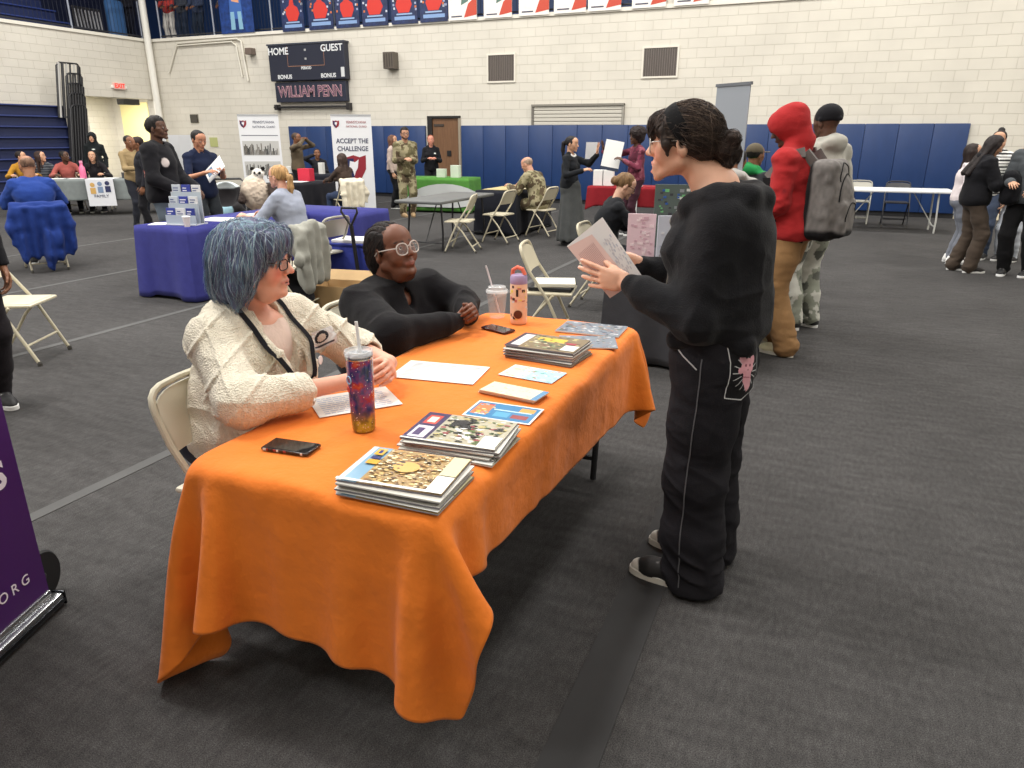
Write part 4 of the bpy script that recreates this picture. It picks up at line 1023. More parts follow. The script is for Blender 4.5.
# --- blue covered tables in the middle left
table('folding table under the blue cloth behind the blue haired woman', -6.1, 6.17, PI / 2, 1.83, .68, h=.73)
drape('tablecloth', 'royal blue tablecloth on the table behind the blue haired woman', -6.1, 6.17, PI / 2, 1.86, .70, (.70, .70, .70, .70), BLUEC, seed=2, amp=.022)
table('folding table under the second blue cloth, by the wagon', -5.75, 7.45, 0, 1.3, .7, h=.73)
drape('tablecloth', 'blue tablecloth on the farther table behind the blonde woman', -5.75, 7.45, 0, 1.33, .72, (.7, .7, .7, .7), BLUEC, seed=4)
# --- grey covered table of the four seated students
GA, GB = Vector((-15.2, 9.75, 0)), Vector((-12.72, 11.85, 0)); gd = (GB - GA).normalized(); gn = Vector((-gd.y, gd.x, 0)); gm = (GA + GB) / 2 + gn * .38; gr = math.atan2(gd.y, gd.x)
t = table('folding table under the grey cloth before the bleachers', gm.x, gm.y, gr, 3.1, .76, h=.73, leg=(190, 188, 180))
drape('tablecloth', 'grey tablecloth with sagging hem on the students table by the bleachers', gm.x, gm.y, gr, 3.14, .78, (.42, .5, .3, .5), (116, 122, 122), seed=7, amp=.03)
t = thing('cloth_banner', 'white printed cloth runner hanging over the front of the grey table', 'banner', (*(GB - gd * 1.55 - gn * .03)[:2], 0), gr)
m = MB(); m.box(-.42, .10, -.072, -.062, .20, .742, (216, 218, 224)); m.box(-.42, .10, -.064, .3, .739, .744, (216, 218, 224)); m.build('runner', M_PAPER, t)
m = MB()
for cx, cz, c in ((-.30, .58, (200, 160, 90)), (-.16, .60, (120, 140, 170)), (-.02, .61, (40, 46, 86))): m.lathe([(.001, 0), (.045, .001), (.001, .003)], 12, (0, 0, 0), c, M=Matrix.Translation((cx, -.078, cz + .05)) @ Matrix.Rotation(PI / 2, 4, 'X')); m.box(cx - .05, cx + .05, -.079, -.074, cz - .13, cz - .01, c)
m.build('logo_print', M_PAPER, t); M_DK = mat('dark_print', (70, 74, 96))
text('runner_lettering', 'FAMILY', .085, wallM(-.16, -.077, .40), M_DK, t); 
# --- black tables by the white banners
table('folding table under the black cloth of the recruiting stand', -9.75, 11.55, PI / 2, 1.83, .7, h=.73)
drape('tablecloth', 'black tablecloth with a white emblem on the recruiting stand', -9.75, 11.55, PI / 2, 1.86, .72, (.68, .68, .68, .68), (34, 34, 40), seed=9, amp=.03)
table('folding table farther back under black cloth by the blue wall', -11.3, 14.6, 0, 1.83, .7, h=.73)
drape('tablecloth', 'black tablecloth on the rear table before the blue wall pads', -11.3, 14.6, 0, 1.86, .72, (.6, .6, .6, .6), (32, 34, 44), seed=10)
m = MB(); e = [(.0, .12), (.05, .05), (.03, .02), (.12, 0), (.06, -.04), (.14, -.1), (.05, -.09), (.02, -.18), (-.03, -.08), (-.10, -.12), (-.05, -.02), (-.12, .02), (-.03, .04)]
m.prism(e, -.004, .004, (226, 226, 228)); o = m.build('emblem_print', M_PAPER); o.location = (-9.345, 10.95, .50); o.rotation_euler = (0, 0, PI / 2); tag(o, 'white emblem patch on the black tablecloth', 'emblem')
# --- green table
table('folding table under the green cloth by the wooden door', -7.95, 14.5, R(6), 1.5, .72, h=.73)
gt = drape('tablecloth', 'bright green tablecloth on the table by the wooden door', -7.95, 14.5, R(6), 1.53, .74, (.7, .7, .7, .7), (80, 134, 60), seed=11)
m = MB(); pts = [(-.74, .02)] + [(-.74 + 1.15 * (1 - math.cos(a)) * .85, .02 + .50 * math.sin(a)) for a in [PI * k / 16 for k in range(1, 16)]] + [(.5, .02)]
m.prism(pts, -.438, -.428, (196, 200, 200)); o = m.build('arch_print', M_PAPER, smooth=False); o.location = (-7.95, 14.5, .1); o.rotation_euler = (0, 0, R(6)); tag(o, 'pale grey arched panel printed on the front of the green tablecloth', 'panel')
# --- bare grey table, black table of the seated soldier, red, white and grey ones
table('bare dark grey folding table with chairs on its right side', -5.35, 9.9, PI / 2, 1.83, .76, top=(96, 98, 98), leg=(34, 34, 36))
table('folding table under the black cloth before the seated soldier', -5.1, 11.95, PI / 2, 1.6, .7, h=.73)
drape('tablecloth', 'black tablecloth on the table before the seated bald soldier', -5.1, 11.95, PI / 2, 1.63, .72, (.7, .7, .7, .7), (30, 32, 40), seed=13)
m = MB(); m.box(-.32, .32, -.66, .66, .741, .746, (184, 168, 120)); m.box(.05, .3, -.5, -.1, .746, .75, (230, 226, 214)); o = m.build('table_mat', M_PAPER); o.location = (-5.1, 11.95, 0); tag(o, 'yellowish paper sheet spread on the soldier table', 'paper')
table('folding table under the red cloth by the blue wall', -3.1, 13.35, 0, 1.9, .7, h=.73, leg=(190, 190, 186))
drape('tablecloth', 'red tablecloth on the table in front of the blue wall pads', -3.1, 13.35, 0, 1.94, .72, (.34, .4, .34, .4), (136, 34, 42), seed=15)
t = thing('cloth_banner', 'white runner hanging over the red tablecloth behind the afro haired student', 'banner', (-3.25, 12.95, 0)); m = MB(); m.box(-.13, .13, -.05, -.035, .2, .745, (222, 222, 222)); m.box(-.13, .13, -.04, .35, .742, .748, (222, 222, 222)); m.build('runner', M_PAPER, t)
m = MB(); m.prism([(0, .06), (.03, 0), (.0, -.06), (-.04, .02)], -.056, -.05, (40, 40, 44)); o = m.build('runner_mark', M_PAPER, t); o.location = (0, 0, .5)
for i, (u, l) in enumerate(((603, 'white paper bag on the red table, the left one'), (612, 'white paper bag on the red table, the right one'))):
    p = on(u - 4, (-4, 13.2), (-2, 13.2)); m = MB(); m.box(-.10, .10, -.06, .06, .738, 1.02, (232, 232, 230), .006); o = m.build('paper_bag', M_PAPER); o.location = (p[0], p[1], 0); tag(o, l, 'bag', 'white bags on the red table')
wt = table('bare white folding table along the blue wall pads at right', 1.08, 14.7, R(3), 1.83, .76, top=(226, 228, 230), leg=(196, 196, 192))
table('folding table under the dark grey cloth behind the orange one', -.98, 5.88, PI / 2, 1.83, .76, h=.73)
drape('tablecloth', 'dark grey tablecloth on the table behind the orange one', -.98, 5.88, PI / 2, 1.86, .80, (.71, .71, .71, .71), (62, 62, 66), seed=17, amp=.03)
# --- chairs
FX = R(90)                          # faces -X
chair('beige folding chair at the near right side of the bare grey table', -4.85, 9.38, FX + R(14)); chair('beige folding chair at the far right side of the bare grey table', -4.72, 10.45, FX - R(4))
chair('beige folding chair under the seated bald soldier', -4.38, 11.45, FX - R(8))
chair('beige folding chair at left beside the purple banner, in front of the blue jacket', -5.42, 3.28, R(-62)); chair('cream folding chair under the blue haired woman in white', -1.79, 1.76, R(-86), 'cream'); chair('beige folding chair under the woman in the black sweater', -1.98, 2.92, R(-100), 'cream')
chair('beige folding chair with a white book on it, right of the peach bottle', -1.95, 5.28, R(-78)); chair('beige folding chair hung with the light grey jacket', -4.62, 5.35, FX + R(10)); chair('greige folding chair behind the blonde woman in grey', -4.85, 6.2, FX - R(5), 'greige')
chair('folding chair hung with the cream jacket', -8.55, 11.75, FX - R(25)); chair('folding chair draped with the bright blue jacket', -8.98, 5.93, R(62)); 
chair('black folding chair behind the white table, the right one', 1.22, 15.5, R(182), 'black'); chair('pale folding chair behind the white table, the left one', .55, 15.5, R(176), 'greige')
chair('beige folding chair under the girl with a headband', -1.95, 6.75, R(-90)); 
chair('folding chair at the left edge behind the black trousers', -9.6, 5.3, R(20))
# --- jackets on chairs
def jacket(label, x, y, rz, col, hood=False, long=.55, seed=0, spread=1., low=0.):
    S = SDF(k=.04, col=col)
    S.box((0, -.20, .70), (.23 * spread, .035, .13), rd=.03); S.cap((-.20 * spread, -.19, .80), (.20 * spread, -.19, .80), .035)
    S.chain([(-.21 * spread, -.24, .76), (-.24 * spread, -.28, .55), (-.2 * spread, -.30, .8 - long)], [.05, .05, .045]); S.chain([(.21 * spread, -.24, .76), (.26 * spread, -.26, .55), (.24 * spread, -.26, .8 - long + .1)], [.05, .05, .045])
    S.box((0, -.26, .8 - long / 2), (.22 * spread, .045, long / 2), rd=.03)
    if low: S.chain([(.10, -.27, .4), (.05, -.30, .2), (0, -.30, low)], [.12, .09, .05])
    if hood: S.ell((0, -.24, .80), (.15, .07, .07)); S.ell((0, -.20, .87), (.11, .05, .06), mode='s', k=.02)
    S.disp = lambda P: .022 * np.sin(P[:, 0] * 48 + seed + 2 * vnoise(P * 4)) * np.clip((.84 - P[:, 2]) * 3, .0, 1) + .012 * vnoise(P * 14)
    o = S.mesh('jacket', .012, M_CLOTH); o.location = (x, y, 0); o.rotation_euler = (0, 0, rz); return tag(o, label, 'jacket')
jacket('light grey hooded jacket hung over a folding chair behind the blue haired woman', -4.62, 5.35, FX + R(10), (150, 150, 142), hood=True, long=.52, seed=1)
jacket('cream jacket hung over the back of a folding chair', -8.55, 11.75, FX - R(25), (214, 206, 186), long=.5, seed=2)
jacket('bright blue jacket draped over the chair back of the bald man, touching the floor', -8.98, 5.93, R(62), (30, 52, 116), long=.62, seed=3, spread=1.25, low=.08)
# --- people
TAN, BRN, DKB, PALE = (196, 150, 122), (128, 86, 62), (84, 56, 42), (214, 172, 150)
CAM = ((148, 140, 112), (104, 98, 72), (82, 70, 54))
J = fig('person in a red hoodie with the hood up and a grey backpack, khaki cargo trousers', (-.19, 5.80, 0), fc(-128), H=1.80, lean=7, bend=6, head=(22, -24, 0), skin=DKB, top=dict(kind='hoodie', col=(164, 42, 44), up=True, loose=.022, low=-.10, amp=.014,
    paint=[((110, 30, 36), (.03, .03, .05), (-.27, .03, 1.22)), ((120, 34, 38), (.03, .03, .03), (-.27, .05, 1.12))]), bot=dict(col=(146, 112, 76), w=1.45, flare=1.15, amp=.012), hands=[(.16, .26, .98), (-.17, .26, .98)], hair=None, shoes=((222, 214, 180), (226, 222, 210)), feet=((.15, .08), (-.13, -.08)), h=.009, g=1.12)
def backpack(par, lx, ly, lz, rz, col, dark, label, s=1., straps=True):
    t = thing('backpack', label, 'backpack', (lx, ly, lz), rz)
    S = SDF(k=.04, col=col); S.fr = Frame(sc=s); S.box((0, 0, 0), (.16, .085, .23), rd=.07); S.ell((0, -.05, -.03), (.15, .10, .2)); S.box((0, -.10, -.10), (.12, .05, .11), rd=.04, k=.02)
    S.ell((0, 0, -.22), (.2, .2, .09), mode='paint', col=dark, k=.02); S.ell((.0, .09, 0), (.3, .05, .4), mode='paint', col=dark, k=.02)
    S.disp = lambda P: .006 * vnoise(P * 20)
    S.tint = lambda P, C: C * (1 + .25 * vnoise(P * np.array([60, 60, 30])))[:, None]; S.mesh('bag_body', .009, M_CLOTH, t)
    m = MB(); me = t.children[0].data; bv = BVHTree.FromPolygons([v.co for v in me.vertices], [tuple(p.vertices) for p in me.polygons])
    for z, r, w_ in ((.0, .15, .12), (.11, .10, .10), (-.11, .10, .10)):
        pts = []
        for k in range(19):
            a_ = PI * k / 18; h_ = bv.ray_cast(Vector((s * w_ * math.cos(a_), -.6, s * (z + r * math.sin(a_)))), Vector((0, 1, 0)))[0]
            if h_ is not None: pts.append(h_)
        m.tube(pts, .0045 * s, 6, dark)
    m.build('zip', M_CLOTH, t, smooth=True)
    if straps:
        for sx in (-1, 1):
            m = MB(); pts = [(sx * .09, .06, .20), (sx * .11, .12, .27), (sx * .13, .22, .24), (sx * .14, .31, .12), (sx * .15, .30, -.05), (sx * .15, .16, -.2), (sx * .12, .06, -.22)]
            for a, b in zip(pts, pts[1:]): m.bar([q * s for q in a], [q * s for q in b], .055 * s, .016 * s, col if b[2] > .1 else dark, up=(sx, .3, 0))
            m.build('strap', M_CLOTH, t, smooth=False)
    return t
a = R(fc(-128)); bx, by = -.19 + math.sin(a) * .19, 5.80 - math.cos(a) * .19
backpack(None, bx, by, 1.17, a, (112, 108, 106), (26, 25, 27), 'grey backpack with black trim worn on the back of the red hoodie', s=1.22)
fig('person in a cream hooded sweatshirt and dark beanie behind the red hoodie', (-.06, 6.62, 0), fc(-155), H=1.83, head=(0, -5, 0), skin=DKB, top=dict(kind='hoodie', col=(172, 170, 162), low=-.10, loose=.015), bot=dict(col=(190, 192, 184), w=1.3, camo=((196, 196, 188), (140, 144, 132), (96, 98, 92))), hair=('beanie', (26, 26, 30)), shoes=((28, 28, 30), (236, 236, 236)), h=.01)
m = MB(); 
fig('person in a pale grey sweatshirt mostly hidden left of the red hoodie', (-.78, 6.9, 0), fc(150), H=1.50, skin=BRN, top=dict(kind='hoodie', col=(170, 168, 164)), bot=dict(col=(40, 42, 50)), hair=('short', (30, 26, 26)), h=.012)
fig('person in black with dark hair standing behind the tall grey banner', (-1.05, 8.2, 0), fc(160), H=1.66, skin=BRN, top=dict(kind='sweater', col=(30, 30, 34)), bot=dict(col=(30, 30, 34)), hair=('long', (28, 24, 26)), h=.012, fem=True)
fig('person in a dark camouflage hat and green scarf between the banner and the red hoodie', (-.72, 7.7, 0), fc(120), H=1.53, skin=BRN, top=dict(kind='hoodie', col=(60, 62, 66), paint=[((36, 130, 70), (.2, .2, .1), (0, 0, 1.33))]), bot=dict(col=(40, 40, 44)), hair=('cap', (92, 84, 70), (30, 26, 24)), h=.012)
J = fig('student with long dark hair, black hoodie and brown wide trousers looking at a phone', (1.66, 10.42, 0), fc(78), H=1.62, head=(0, -28, 0), bend=12, fem=True, skin=TAN, top=dict(kind='hoodie', col=(24, 24, 28), loose=.03, low=-.07, paint=[((210, 210, 214), (.035, .03, .07), (-.16, .13, 1.22))]), bot=dict(col=(74, 64, 56), w=1.4, flare=1.15, amp=.012), hands=[(.1, .33, 1.13), (-.06, .34, 1.13)], hair=('long', (34, 28, 28)), hair_len=.42, feet=((.09, .06), (-.09, -.06)), shoes=((34, 30, 30), (232, 232, 230)), h=.01)
fig('student in a grey long-sleeved shirt and black trousers cut by the right edge', (2.18, 10.35, 0), fc(-50), H=1.72, skin=TAN, head=(20, -10, 0), top=dict(kind='sweater', col=(78, 82, 86), loose=.02), bot=dict(col=(22, 22, 24), w=1.35), hair=('short', (40, 30, 26)), hands=[(.12, .30, 1.1), (-.16, .34, 1.05)], feet=((.08, .0), (-.16, -.08)), shoes=((26, 26, 28), (236, 236, 236)), h=.01, twist=0)
backpack(None, 1.98, 10.32, 1.04, R(60), (26, 26, 30), (20, 20, 24), 'black backpack held against the student at the right edge', s=.86, straps=False)
fig('student in a striped black and white shirt behind the girl on her phone', (2.0, 11.7, 0), fc(-40), H=1.68, skin=TAN, top=dict(kind='shirt', col=(232, 232, 230), stripe=((30, 30, 34), 150)), bot=dict(col=(70, 80, 100)), hair=('topbun', (30, 26, 26)), h=.012)
fig('student in a white top half hidden behind the girl on her phone', (1.62, 11.1, 0), fc(70), H=1.52, skin=TAN, fem=True, top=dict(kind='sweater', col=(222, 212, 214)), bot=dict(col=(120, 124, 134)), hair=('long', (40, 30, 28)), shoes=((232, 232, 230), (236, 236, 236)), h=.012)
fig('student in a pale green patterned sweatshirt behind the right edge student', (2.35, 11.6, 0), fc(-60), H=1.50, skin=TAN, fem=True, top=dict(kind='hoodie', col=(176, 198, 182), camo=((186, 204, 190), (120, 150, 130), (226, 230, 226))), bot=dict(col=(190, 196, 205)), hair=('short', (40, 34, 30)), h=.012)
J = fig('student in a black sweater and long grey skirt raising an open hand', (-3.62, 10.6, 0), fc(62), H=1.60, fem=True, skin=TAN, head=(0, -4, 0), top=dict(kind='sweater', col=(28, 30, 34), low=-.04, paint=[((222, 222, 220), (.10, .10, .035), (0, .0, 1.335))]), bot=dict(kind='skirt', col=(72, 74, 74), hem=.08, w=1.1), hair=('pony', (26, 22, 24)), hair_len=.25,
    hands=[(.16, .26, 1.12), (-.02, .42, 1.34)], handk=[None, dict(d=(0, .1, 1), n=(0, 1, 0), th=(1, 0, 0), curl=(5, 8, 5), spread=9)], shoes=((30, 30, 32), (40, 40, 42)), h=.01)
m = MB(); m.box(-.09, .09, -.002, .002, -.12, .12, (226, 228, 232)); o = m.build('paper_sheet', M_PAPER); o.location = (-3.33, 10.72, 1.40); o.rotation_euler = (R(8), 0, R(40)); tag(o, 'small white sheet held up by the student in the long grey skirt', 'paper')
J = fig('student with a round afro and maroon shirt holding up a white board', (-3.0, 12.2, 0), fc(-72), H=1.70, skin=DKB, head=(0, 0, 0), top=dict(kind='collar', col=(104, 46, 62), camo=((112, 50, 68), (84, 38, 52), (134, 74, 88))), bot=dict(col=(60, 34, 44)), hair=('afro', (38, 28, 28)), hands=[(.22, .50, 1.36), (-.12, .28, 1.22)],
    handk=[dict(d=(0, .2, 1), n=(0, 1, 0), th=(-1, 0, 0), curl=(5, 8, 5), spread=9), None], h=.01)
t = thing('white_board', 'white board held by the student with the afro', 'board', (-3.36, 12.0, 1.32), R(-20)); t.rotation_euler = (R(-8), R(10), R(10)); m = MB(); m.box(-.15, .15, -.006, .006, -.22, .22, (236, 236, 234), .003); m.build('sheet', M_PAPER, t); m = MB(); m.box(-.15, .15, -.008, .008, -.26, -.21, (40, 50, 70)); m.build('lower_edge', M_PAPER, t)
# seated people
fig('girl in a black jacket with a headband and glasses seated behind the display boards', (-1.95, 6.75, 0), fc(100), H=1.64, sit=.45, lean=8, bend=16, head=(-6, -26, 0), fem=True, skin=(206, 164, 140), top=dict(kind='jacket', col=(28, 30, 34)), bot=dict(col=(30, 32, 40)), hair=('bun', (112, 86, 58)), glasses=(60, 50, 46), hands=[(.1, .5, .80), (-.1, .5, .80)], h=.01)
fig('bald soldier in camouflage uniform seated with his back half turned', (-4.42, 11.45, 0), 90 - 14, H=1.70, sit=.45, lean=18, bend=10, head=(6, -20, 0), skin=(190, 142, 118), g=1.08, top=dict(kind='jacket', col=CAM[0], camo=CAM, loose=.02), bot=dict(col=CAM[0], camo=CAM, w=1.3), shoes=((150, 124, 92), (120, 100, 76)), hair=('bald', (150, 128, 112)), hands=[(.25, .5, .80), (-.2, .5, .80)], h=.01)
fig('soldier in camouflage uniform with glasses standing before the green table', (-8.05, 13.15, 0), fc(22), H=1.76, skin=(190, 142, 116), beard=(70, 50, 42), top=dict(kind='jacket', col=CAM[0], camo=CAM, loose=.015, low=-.12), bot=dict(col=CAM[0], camo=CAM, w=1.3), shoes=((158, 132, 98), (130, 108, 80)), hair=('fade', (34, 28, 26)), glasses=(24, 24, 26), hands=[(.10, .27, 1.16), (-.05, .27, 1.16)], h=.0105)
fig('woman with long brown hair in a beige top and black trousers near the green table', (-9.25, 14.55, 0), fc(82), H=1.62, fem=True, skin=TAN, top=dict(kind='sweater', col=(178, 160, 152)), bot=dict(col=(24, 24, 28), w=1.3), hair=('long', (96, 66, 52)), h=.012)
fig('woman in a black jacket standing behind the green table by the wooden door', (-8.75, 15.45, 0), fc(10), H=1.62, fem=True, skin=(206, 140, 120), top=dict(kind='jacket', col=(28, 28, 32), paint=[((220, 224, 220), (.03, .05, .02), (-.09, .15, 1.22))]), bot=dict(col=(30, 30, 34)), hair=('bun', (130, 70, 50)), hands=[(.1, .25, 1.1), (-.1, .25, 1.1)], h=.012)
fig('person with long dark brown hair seated on the chair with the cream jacket', (-8.55, 11.75, 0), 90 - 18, H=1.62, sit=.45, lean=6, head=(0, -8, 0), fem=True, skin=BRN, top=dict(kind='jacket', col=(66, 54, 48)), bot=dict(col=(50, 62, 88)), hair=('long', (58, 44, 38)), hair_len=.42, hands=[(.1, .5, .78), (-.1, .5, .78)], h=.012)
fig('person in an olive brown sweatshirt lifting both hands to the face', (*sp(298, 17.2)[:2], 0), fc(75), H=1.66, skin=BRN, head=(0, 0, 0), top=dict(kind='sweater', col=(98, 86, 70)), bot=dict(col=(26, 26, 30)), hair=('short', (70, 54, 44)), hands=[(.06, .22, 1.52), (-.06, .22, 1.52)], elb=[(1, .3, -.4), (-1, .3, -.4)], h=.012)
fig('person seated behind the rear black table by the blue wall, holding papers', (*sp(318, 19.3)[:2], 0), fc(20), H=1.62, sit=.45, skin=BRN, top=dict(kind='sweater', col=(40, 40, 46)), bot=dict(col=(40, 40, 46)), hair=('short', (36, 28, 26)), hands=[(.12, .3, 1.15), (-.1, .36, .8)], h=.012)
fig('blonde woman in a grey blue shirt and glasses seated at the blue table', (-5.12, 6.10, 0), 92, H=1.70, sit=.45, lean=10, bend=4, head=(0, 2, 0), fem=True, g=1.12, skin=(214, 160, 138), top=dict(kind='shirt', col=(150, 156, 172), slv=.6, loose=.01), bot=dict(col=(40, 44, 60)), hair=('pony', (168, 132, 88)), hair_len=.24, glasses=(24, 20, 22), hands=[(.2, .48, .80), (-.2, .48, .80)], h=.009)
J = fig('man in a black bomber jacket with round patches and jeans, gazing right', sp(160, 9.2), fc(86), H=1.79, skin=DKB, head=(0, 8, 0), top=dict(kind='jacket', col=(26, 26, 30), loose=.03, low=-.08, paint=[((180, 80, 66), (.09, .06, .065), (.22, -.04, 1.20)), ((214, 200, 190), (.09, .035, .04), (.22, -.04, 1.20)), ((206, 196, 192), (.05, .06, .06), (.13, .16, 1.32))]), bot=dict(col=(88, 98, 108), w=1.2), hair=('fade', (24, 20, 20)), hands=[(.2, .28, 1.04), (-.1, .32, 1.04)], shoes=((40, 40, 44), (230, 230, 230)), h=.01)
J = fig('young person in a navy polo shirt reading a white leaflet', sp(201, 10.4), fc(50), H=1.66, skin=(182, 128, 100), head=(5, -16, 0), top=dict(kind='collar', col=(26, 34, 58), slv=.42), bot=dict(col=(48, 52, 56)), hair=('short', (26, 22, 22)), hands=[(.14, .34, 1.16), (-.10, .34, 1.18)], h=.01)
q = sp(214, 10.1); t = thing('leaflet', 'white leaflet held by the young person in the navy polo', 'leaflet', (q[0], q[1], 1.2), R(10)); t.rotation_euler = (R(-35), R(35), R(-30)); m = MB(); m.box(-.11, .11, -.003, .003, -.15, .15, (226, 228, 230)); m.box(-.08, .04, -.004, -.0031, -.12, -.02, (90, 120, 150)); m.build('sheet', M_PAPER, t)
fig('person with a black cap of hair standing far back left of the bomber jacket', sp(132, 15), fc(60), H=1.60, skin=BRN, top=dict(kind='shirt', col=(150, 130, 96)), bot=dict(col=(40, 42, 50)), hair=('short', (24, 20, 20)), hands=[(.1, .3, 1.05), (-.1, .3, 1.05)], h=.014)
fig('person in dark clothes far back, just left of the bomber jacket', sp(142, 14), fc(-60), H=1.58, skin=BRN, top=dict(kind='jacket', col=(36, 36, 42)), bot=dict(col=(24, 24, 28)), hair=('short', (40, 28, 26)), h=.014)
fig('person in a black hooded sweatshirt standing in the corridor opening', sp(97, 21.5), fc(20), H=1.66, skin=TAN, top=dict(kind='hoodie', col=(30, 34, 36), up=True, paint=[((214, 220, 214), (.10, .05, .03), (0, .16, 1.28))]), bot=dict(col=(36, 38, 42)), hair=None, h=.014)
L0, L1 = GA + gn * 1.15, GB + gn * 1.15; fr = math.degrees(gr) + 180
for u, lab, top, skin, hair, y0 in ((27, 'student in a mustard cardigan seated at the left of the grey table', dict(kind='sweater', col=(170, 124, 44)), TAN, ('short', (36, 28, 26)), 60), (46, 'student in a striped grey top seated second from the left at the grey table', dict(kind='shirt', col=(96, 100, 106), slv=.4, stripe=((50, 54, 62), 120)), TAN, ('long', (50, 34, 30)), 60), (70, 'student in a coral red shirt seated at the grey table', dict(kind='shirt', col=(156, 84, 78)), DKB, ('short', (24, 20, 20)), 50), (99, 'student with long black hair and black hoodie seated at the right of the grey table', dict(kind='hoodie', col=(30, 28, 32)), TAN, ('long', (26, 20, 22)), 0)):
    p = on(u, L0, L1); fig(lab, (p[0], p[1], 0), fr + y0 * .3, H=1.62, sit=.45, lean=10, head=(y0, 5, 0), skin=skin, top=top, bot=dict(col=(40, 42, 50)), hair=hair, hands=[(.25, .42, .80), (-.22, .40, .80)], h=.014, group='students seated at the grey table')
    chair('folding chair under the ' + lab.replace(' seated', '').split(' at the')[0].split(' second')[0] + ' at the grey table', p[0], p[1], R(fr))
fig('bald man in a royal blue shirt seated with his back to the camera at left', (-9.05, 6.0, 0), 62, H=1.80, sit=.45, lean=6, bend=6, head=(15, -14, 0), g=1.22, skin=(150, 104, 78), top=dict(kind='shirt', col=(36, 62, 132), slv=.5, loose=.015), bot=dict(col=(36, 38, 46)), hair=('bald', (110, 84, 68)), hands=[(.25, .5, .8), (-.25, .5, .8)], h=.01)
fig('person in black trousers whose leg shows at the left edge', (*sp(-75, 5.15)[:2], 0), fc(60), H=1.74, skin=BRN, top=dict(kind='jacket', col=(30, 30, 34)), bot=dict(col=(32, 28, 32), w=1.3), hair=('short', (30, 26, 26)), feet=((.16, .22), (-.12, -.1)), h=.012)
# balcony people
for u, X, lab, top, bot in ((131, -20.6, 'person in black standing behind the balcony rail left of the white column', (30, 30, 38), (30, 32, 44)),):
    d = ray(u, 20); k = X / d.x; fig(lab, (X, d.y * k, 4.28), fc(-30), H=1.7, skin=BRN, top=dict(kind='sweater', col=top), bot=dict(col=bot), hair=('short', (30, 26, 26)), h=.016, hands=[(.1, .28, 1.05), (-.1, .28, 1.05)])
for u, lab, top, bot, Yb in ((170, 'person with a red sleeve leaning at the balcony rail right of the column', (170, 60, 56), (190, 186, 182), 18.15), (183, 'person in dark trousers on the balcony, second right of the column', (60, 64, 74), (34, 44, 62), 18.3), (199, 'person in dark blue on the balcony, third right of the column', (56, 66, 90), (34, 44, 60), 18.5), (229, 'person in brown coat on the balcony left of the blue poster', (86, 74, 72), (60, 52, 54), 18.6)):
    d = ray(u, 20); k = Yb / d.y; fig(lab, (d.x * k, Yb, 4.28), fc(-10), H=1.7, skin=BRN, top=dict(kind='sweater', col=top), bot=dict(col=bot, w=1.25), hair=('short', (30, 26, 26)), h=.016, hands=[(.16, .3, 1.0), (-.1, .3, 1.02)], group='people standing on the balcony')
# ================================================================ things on the orange table
M_PRINT = mat('coated_paper', rough=.35, spec=.4)
def sheet(name, label, cat, cx, cy, z, rz, w, l, th, layers, edge=(225, 222, 215), group=None, pages=None, tilt=0.):
    """flat printed thing; layers = (outline in 0..1, colour) drawn on the top face"""
    t = thing(name, label, cat, (cx, cy, z), rz, group); t.rotation_euler = (tilt, 0, rz)
    m = MB(); m.box(-w / 2, w / 2, -l / 2, l / 2, 0, th, edge, min(.0012, th * .3)); m.build('pages', M_PRINT, t)
    m = MB(); zz = th + .0004
    for q, c in layers:
        m.add([(-w / 2 + w * x, -l / 2 + l * y, zz) for x, y in q], [tuple(range(len(q)))], c); zz += .000012
    m.build('cover_print', M_PRINT, t); return t
def rc(a, b, c, d): return [(a, b), (c, b), (c, d), (a, d)]
def scatter(n, seed, cols, x0, y0, x1, y1, s0=.02, s1=.06, asp=1.3):
    r_ = random.Random(seed); L = []
    for _ in range(n):
        x, y, s = r_.uniform(x0, x1), r_.uniform(y0, y1), r_.uniform(s0, s1); k = r_.randint(3, 6); a0 = r_.random() * 6
        L.append(([(min(max(x + s * math.cos(a0 + 2 * PI * i / k), x0), x1), min(max(y + s / asp * math.sin(a0 + 2 * PI * i / k), y0), y1)) for i in range(k)], r_.choice(cols)))
    return L
WHT = (232, 230, 224)
# covers: long side along x (they lie sideways as seen from the camera): x 0..1 left-right, y 0..1 near-far
covA = [(rc(0, 0, 1, 1), (168, 140, 94)), (rc(0, 0, .20, 1), (126, 164, 190)), (rc(.0, 0, .05, 1), (206, 214, 218))] + scatter(380, 1, ((96, 70, 44), (196, 150, 90), (230, 208, 160), (60, 48, 40), (214, 182, 120), (150, 110, 70), (236, 224, 190)), .22, .06, .84, .96, .012, .034) + \
    [(circ_(.50, .52, .13, 1.1), (214, 170, 96)) for circ_ in (lambda x, y, r, e: [(x + r * math.cos(2 * PI * k / 16), y + r * e * math.sin(2 * PI * k / 16)) for k in range(16)],)] + scatter(9, 3, ((40, 38, 44), (60, 50, 50)), .34, .44, .46, .66, .02, .035) + \
    [(rc(.10, .48, .22, .60), (222, 164, 60)), (rc(.10, .62, .20, .70), (50, 60, 110)), (rc(.09, .74, .18, .92), (226, 170, 60)), (rc(.12, .78, .155, .88), (40, 60, 120)), (rc(.84, .04, 1, .42), (238, 236, 230)), (rc(.84, .44, 1, .96), (214, 208, 170)), (rc(.0, .0, 1, .05), (222, 222, 216))]
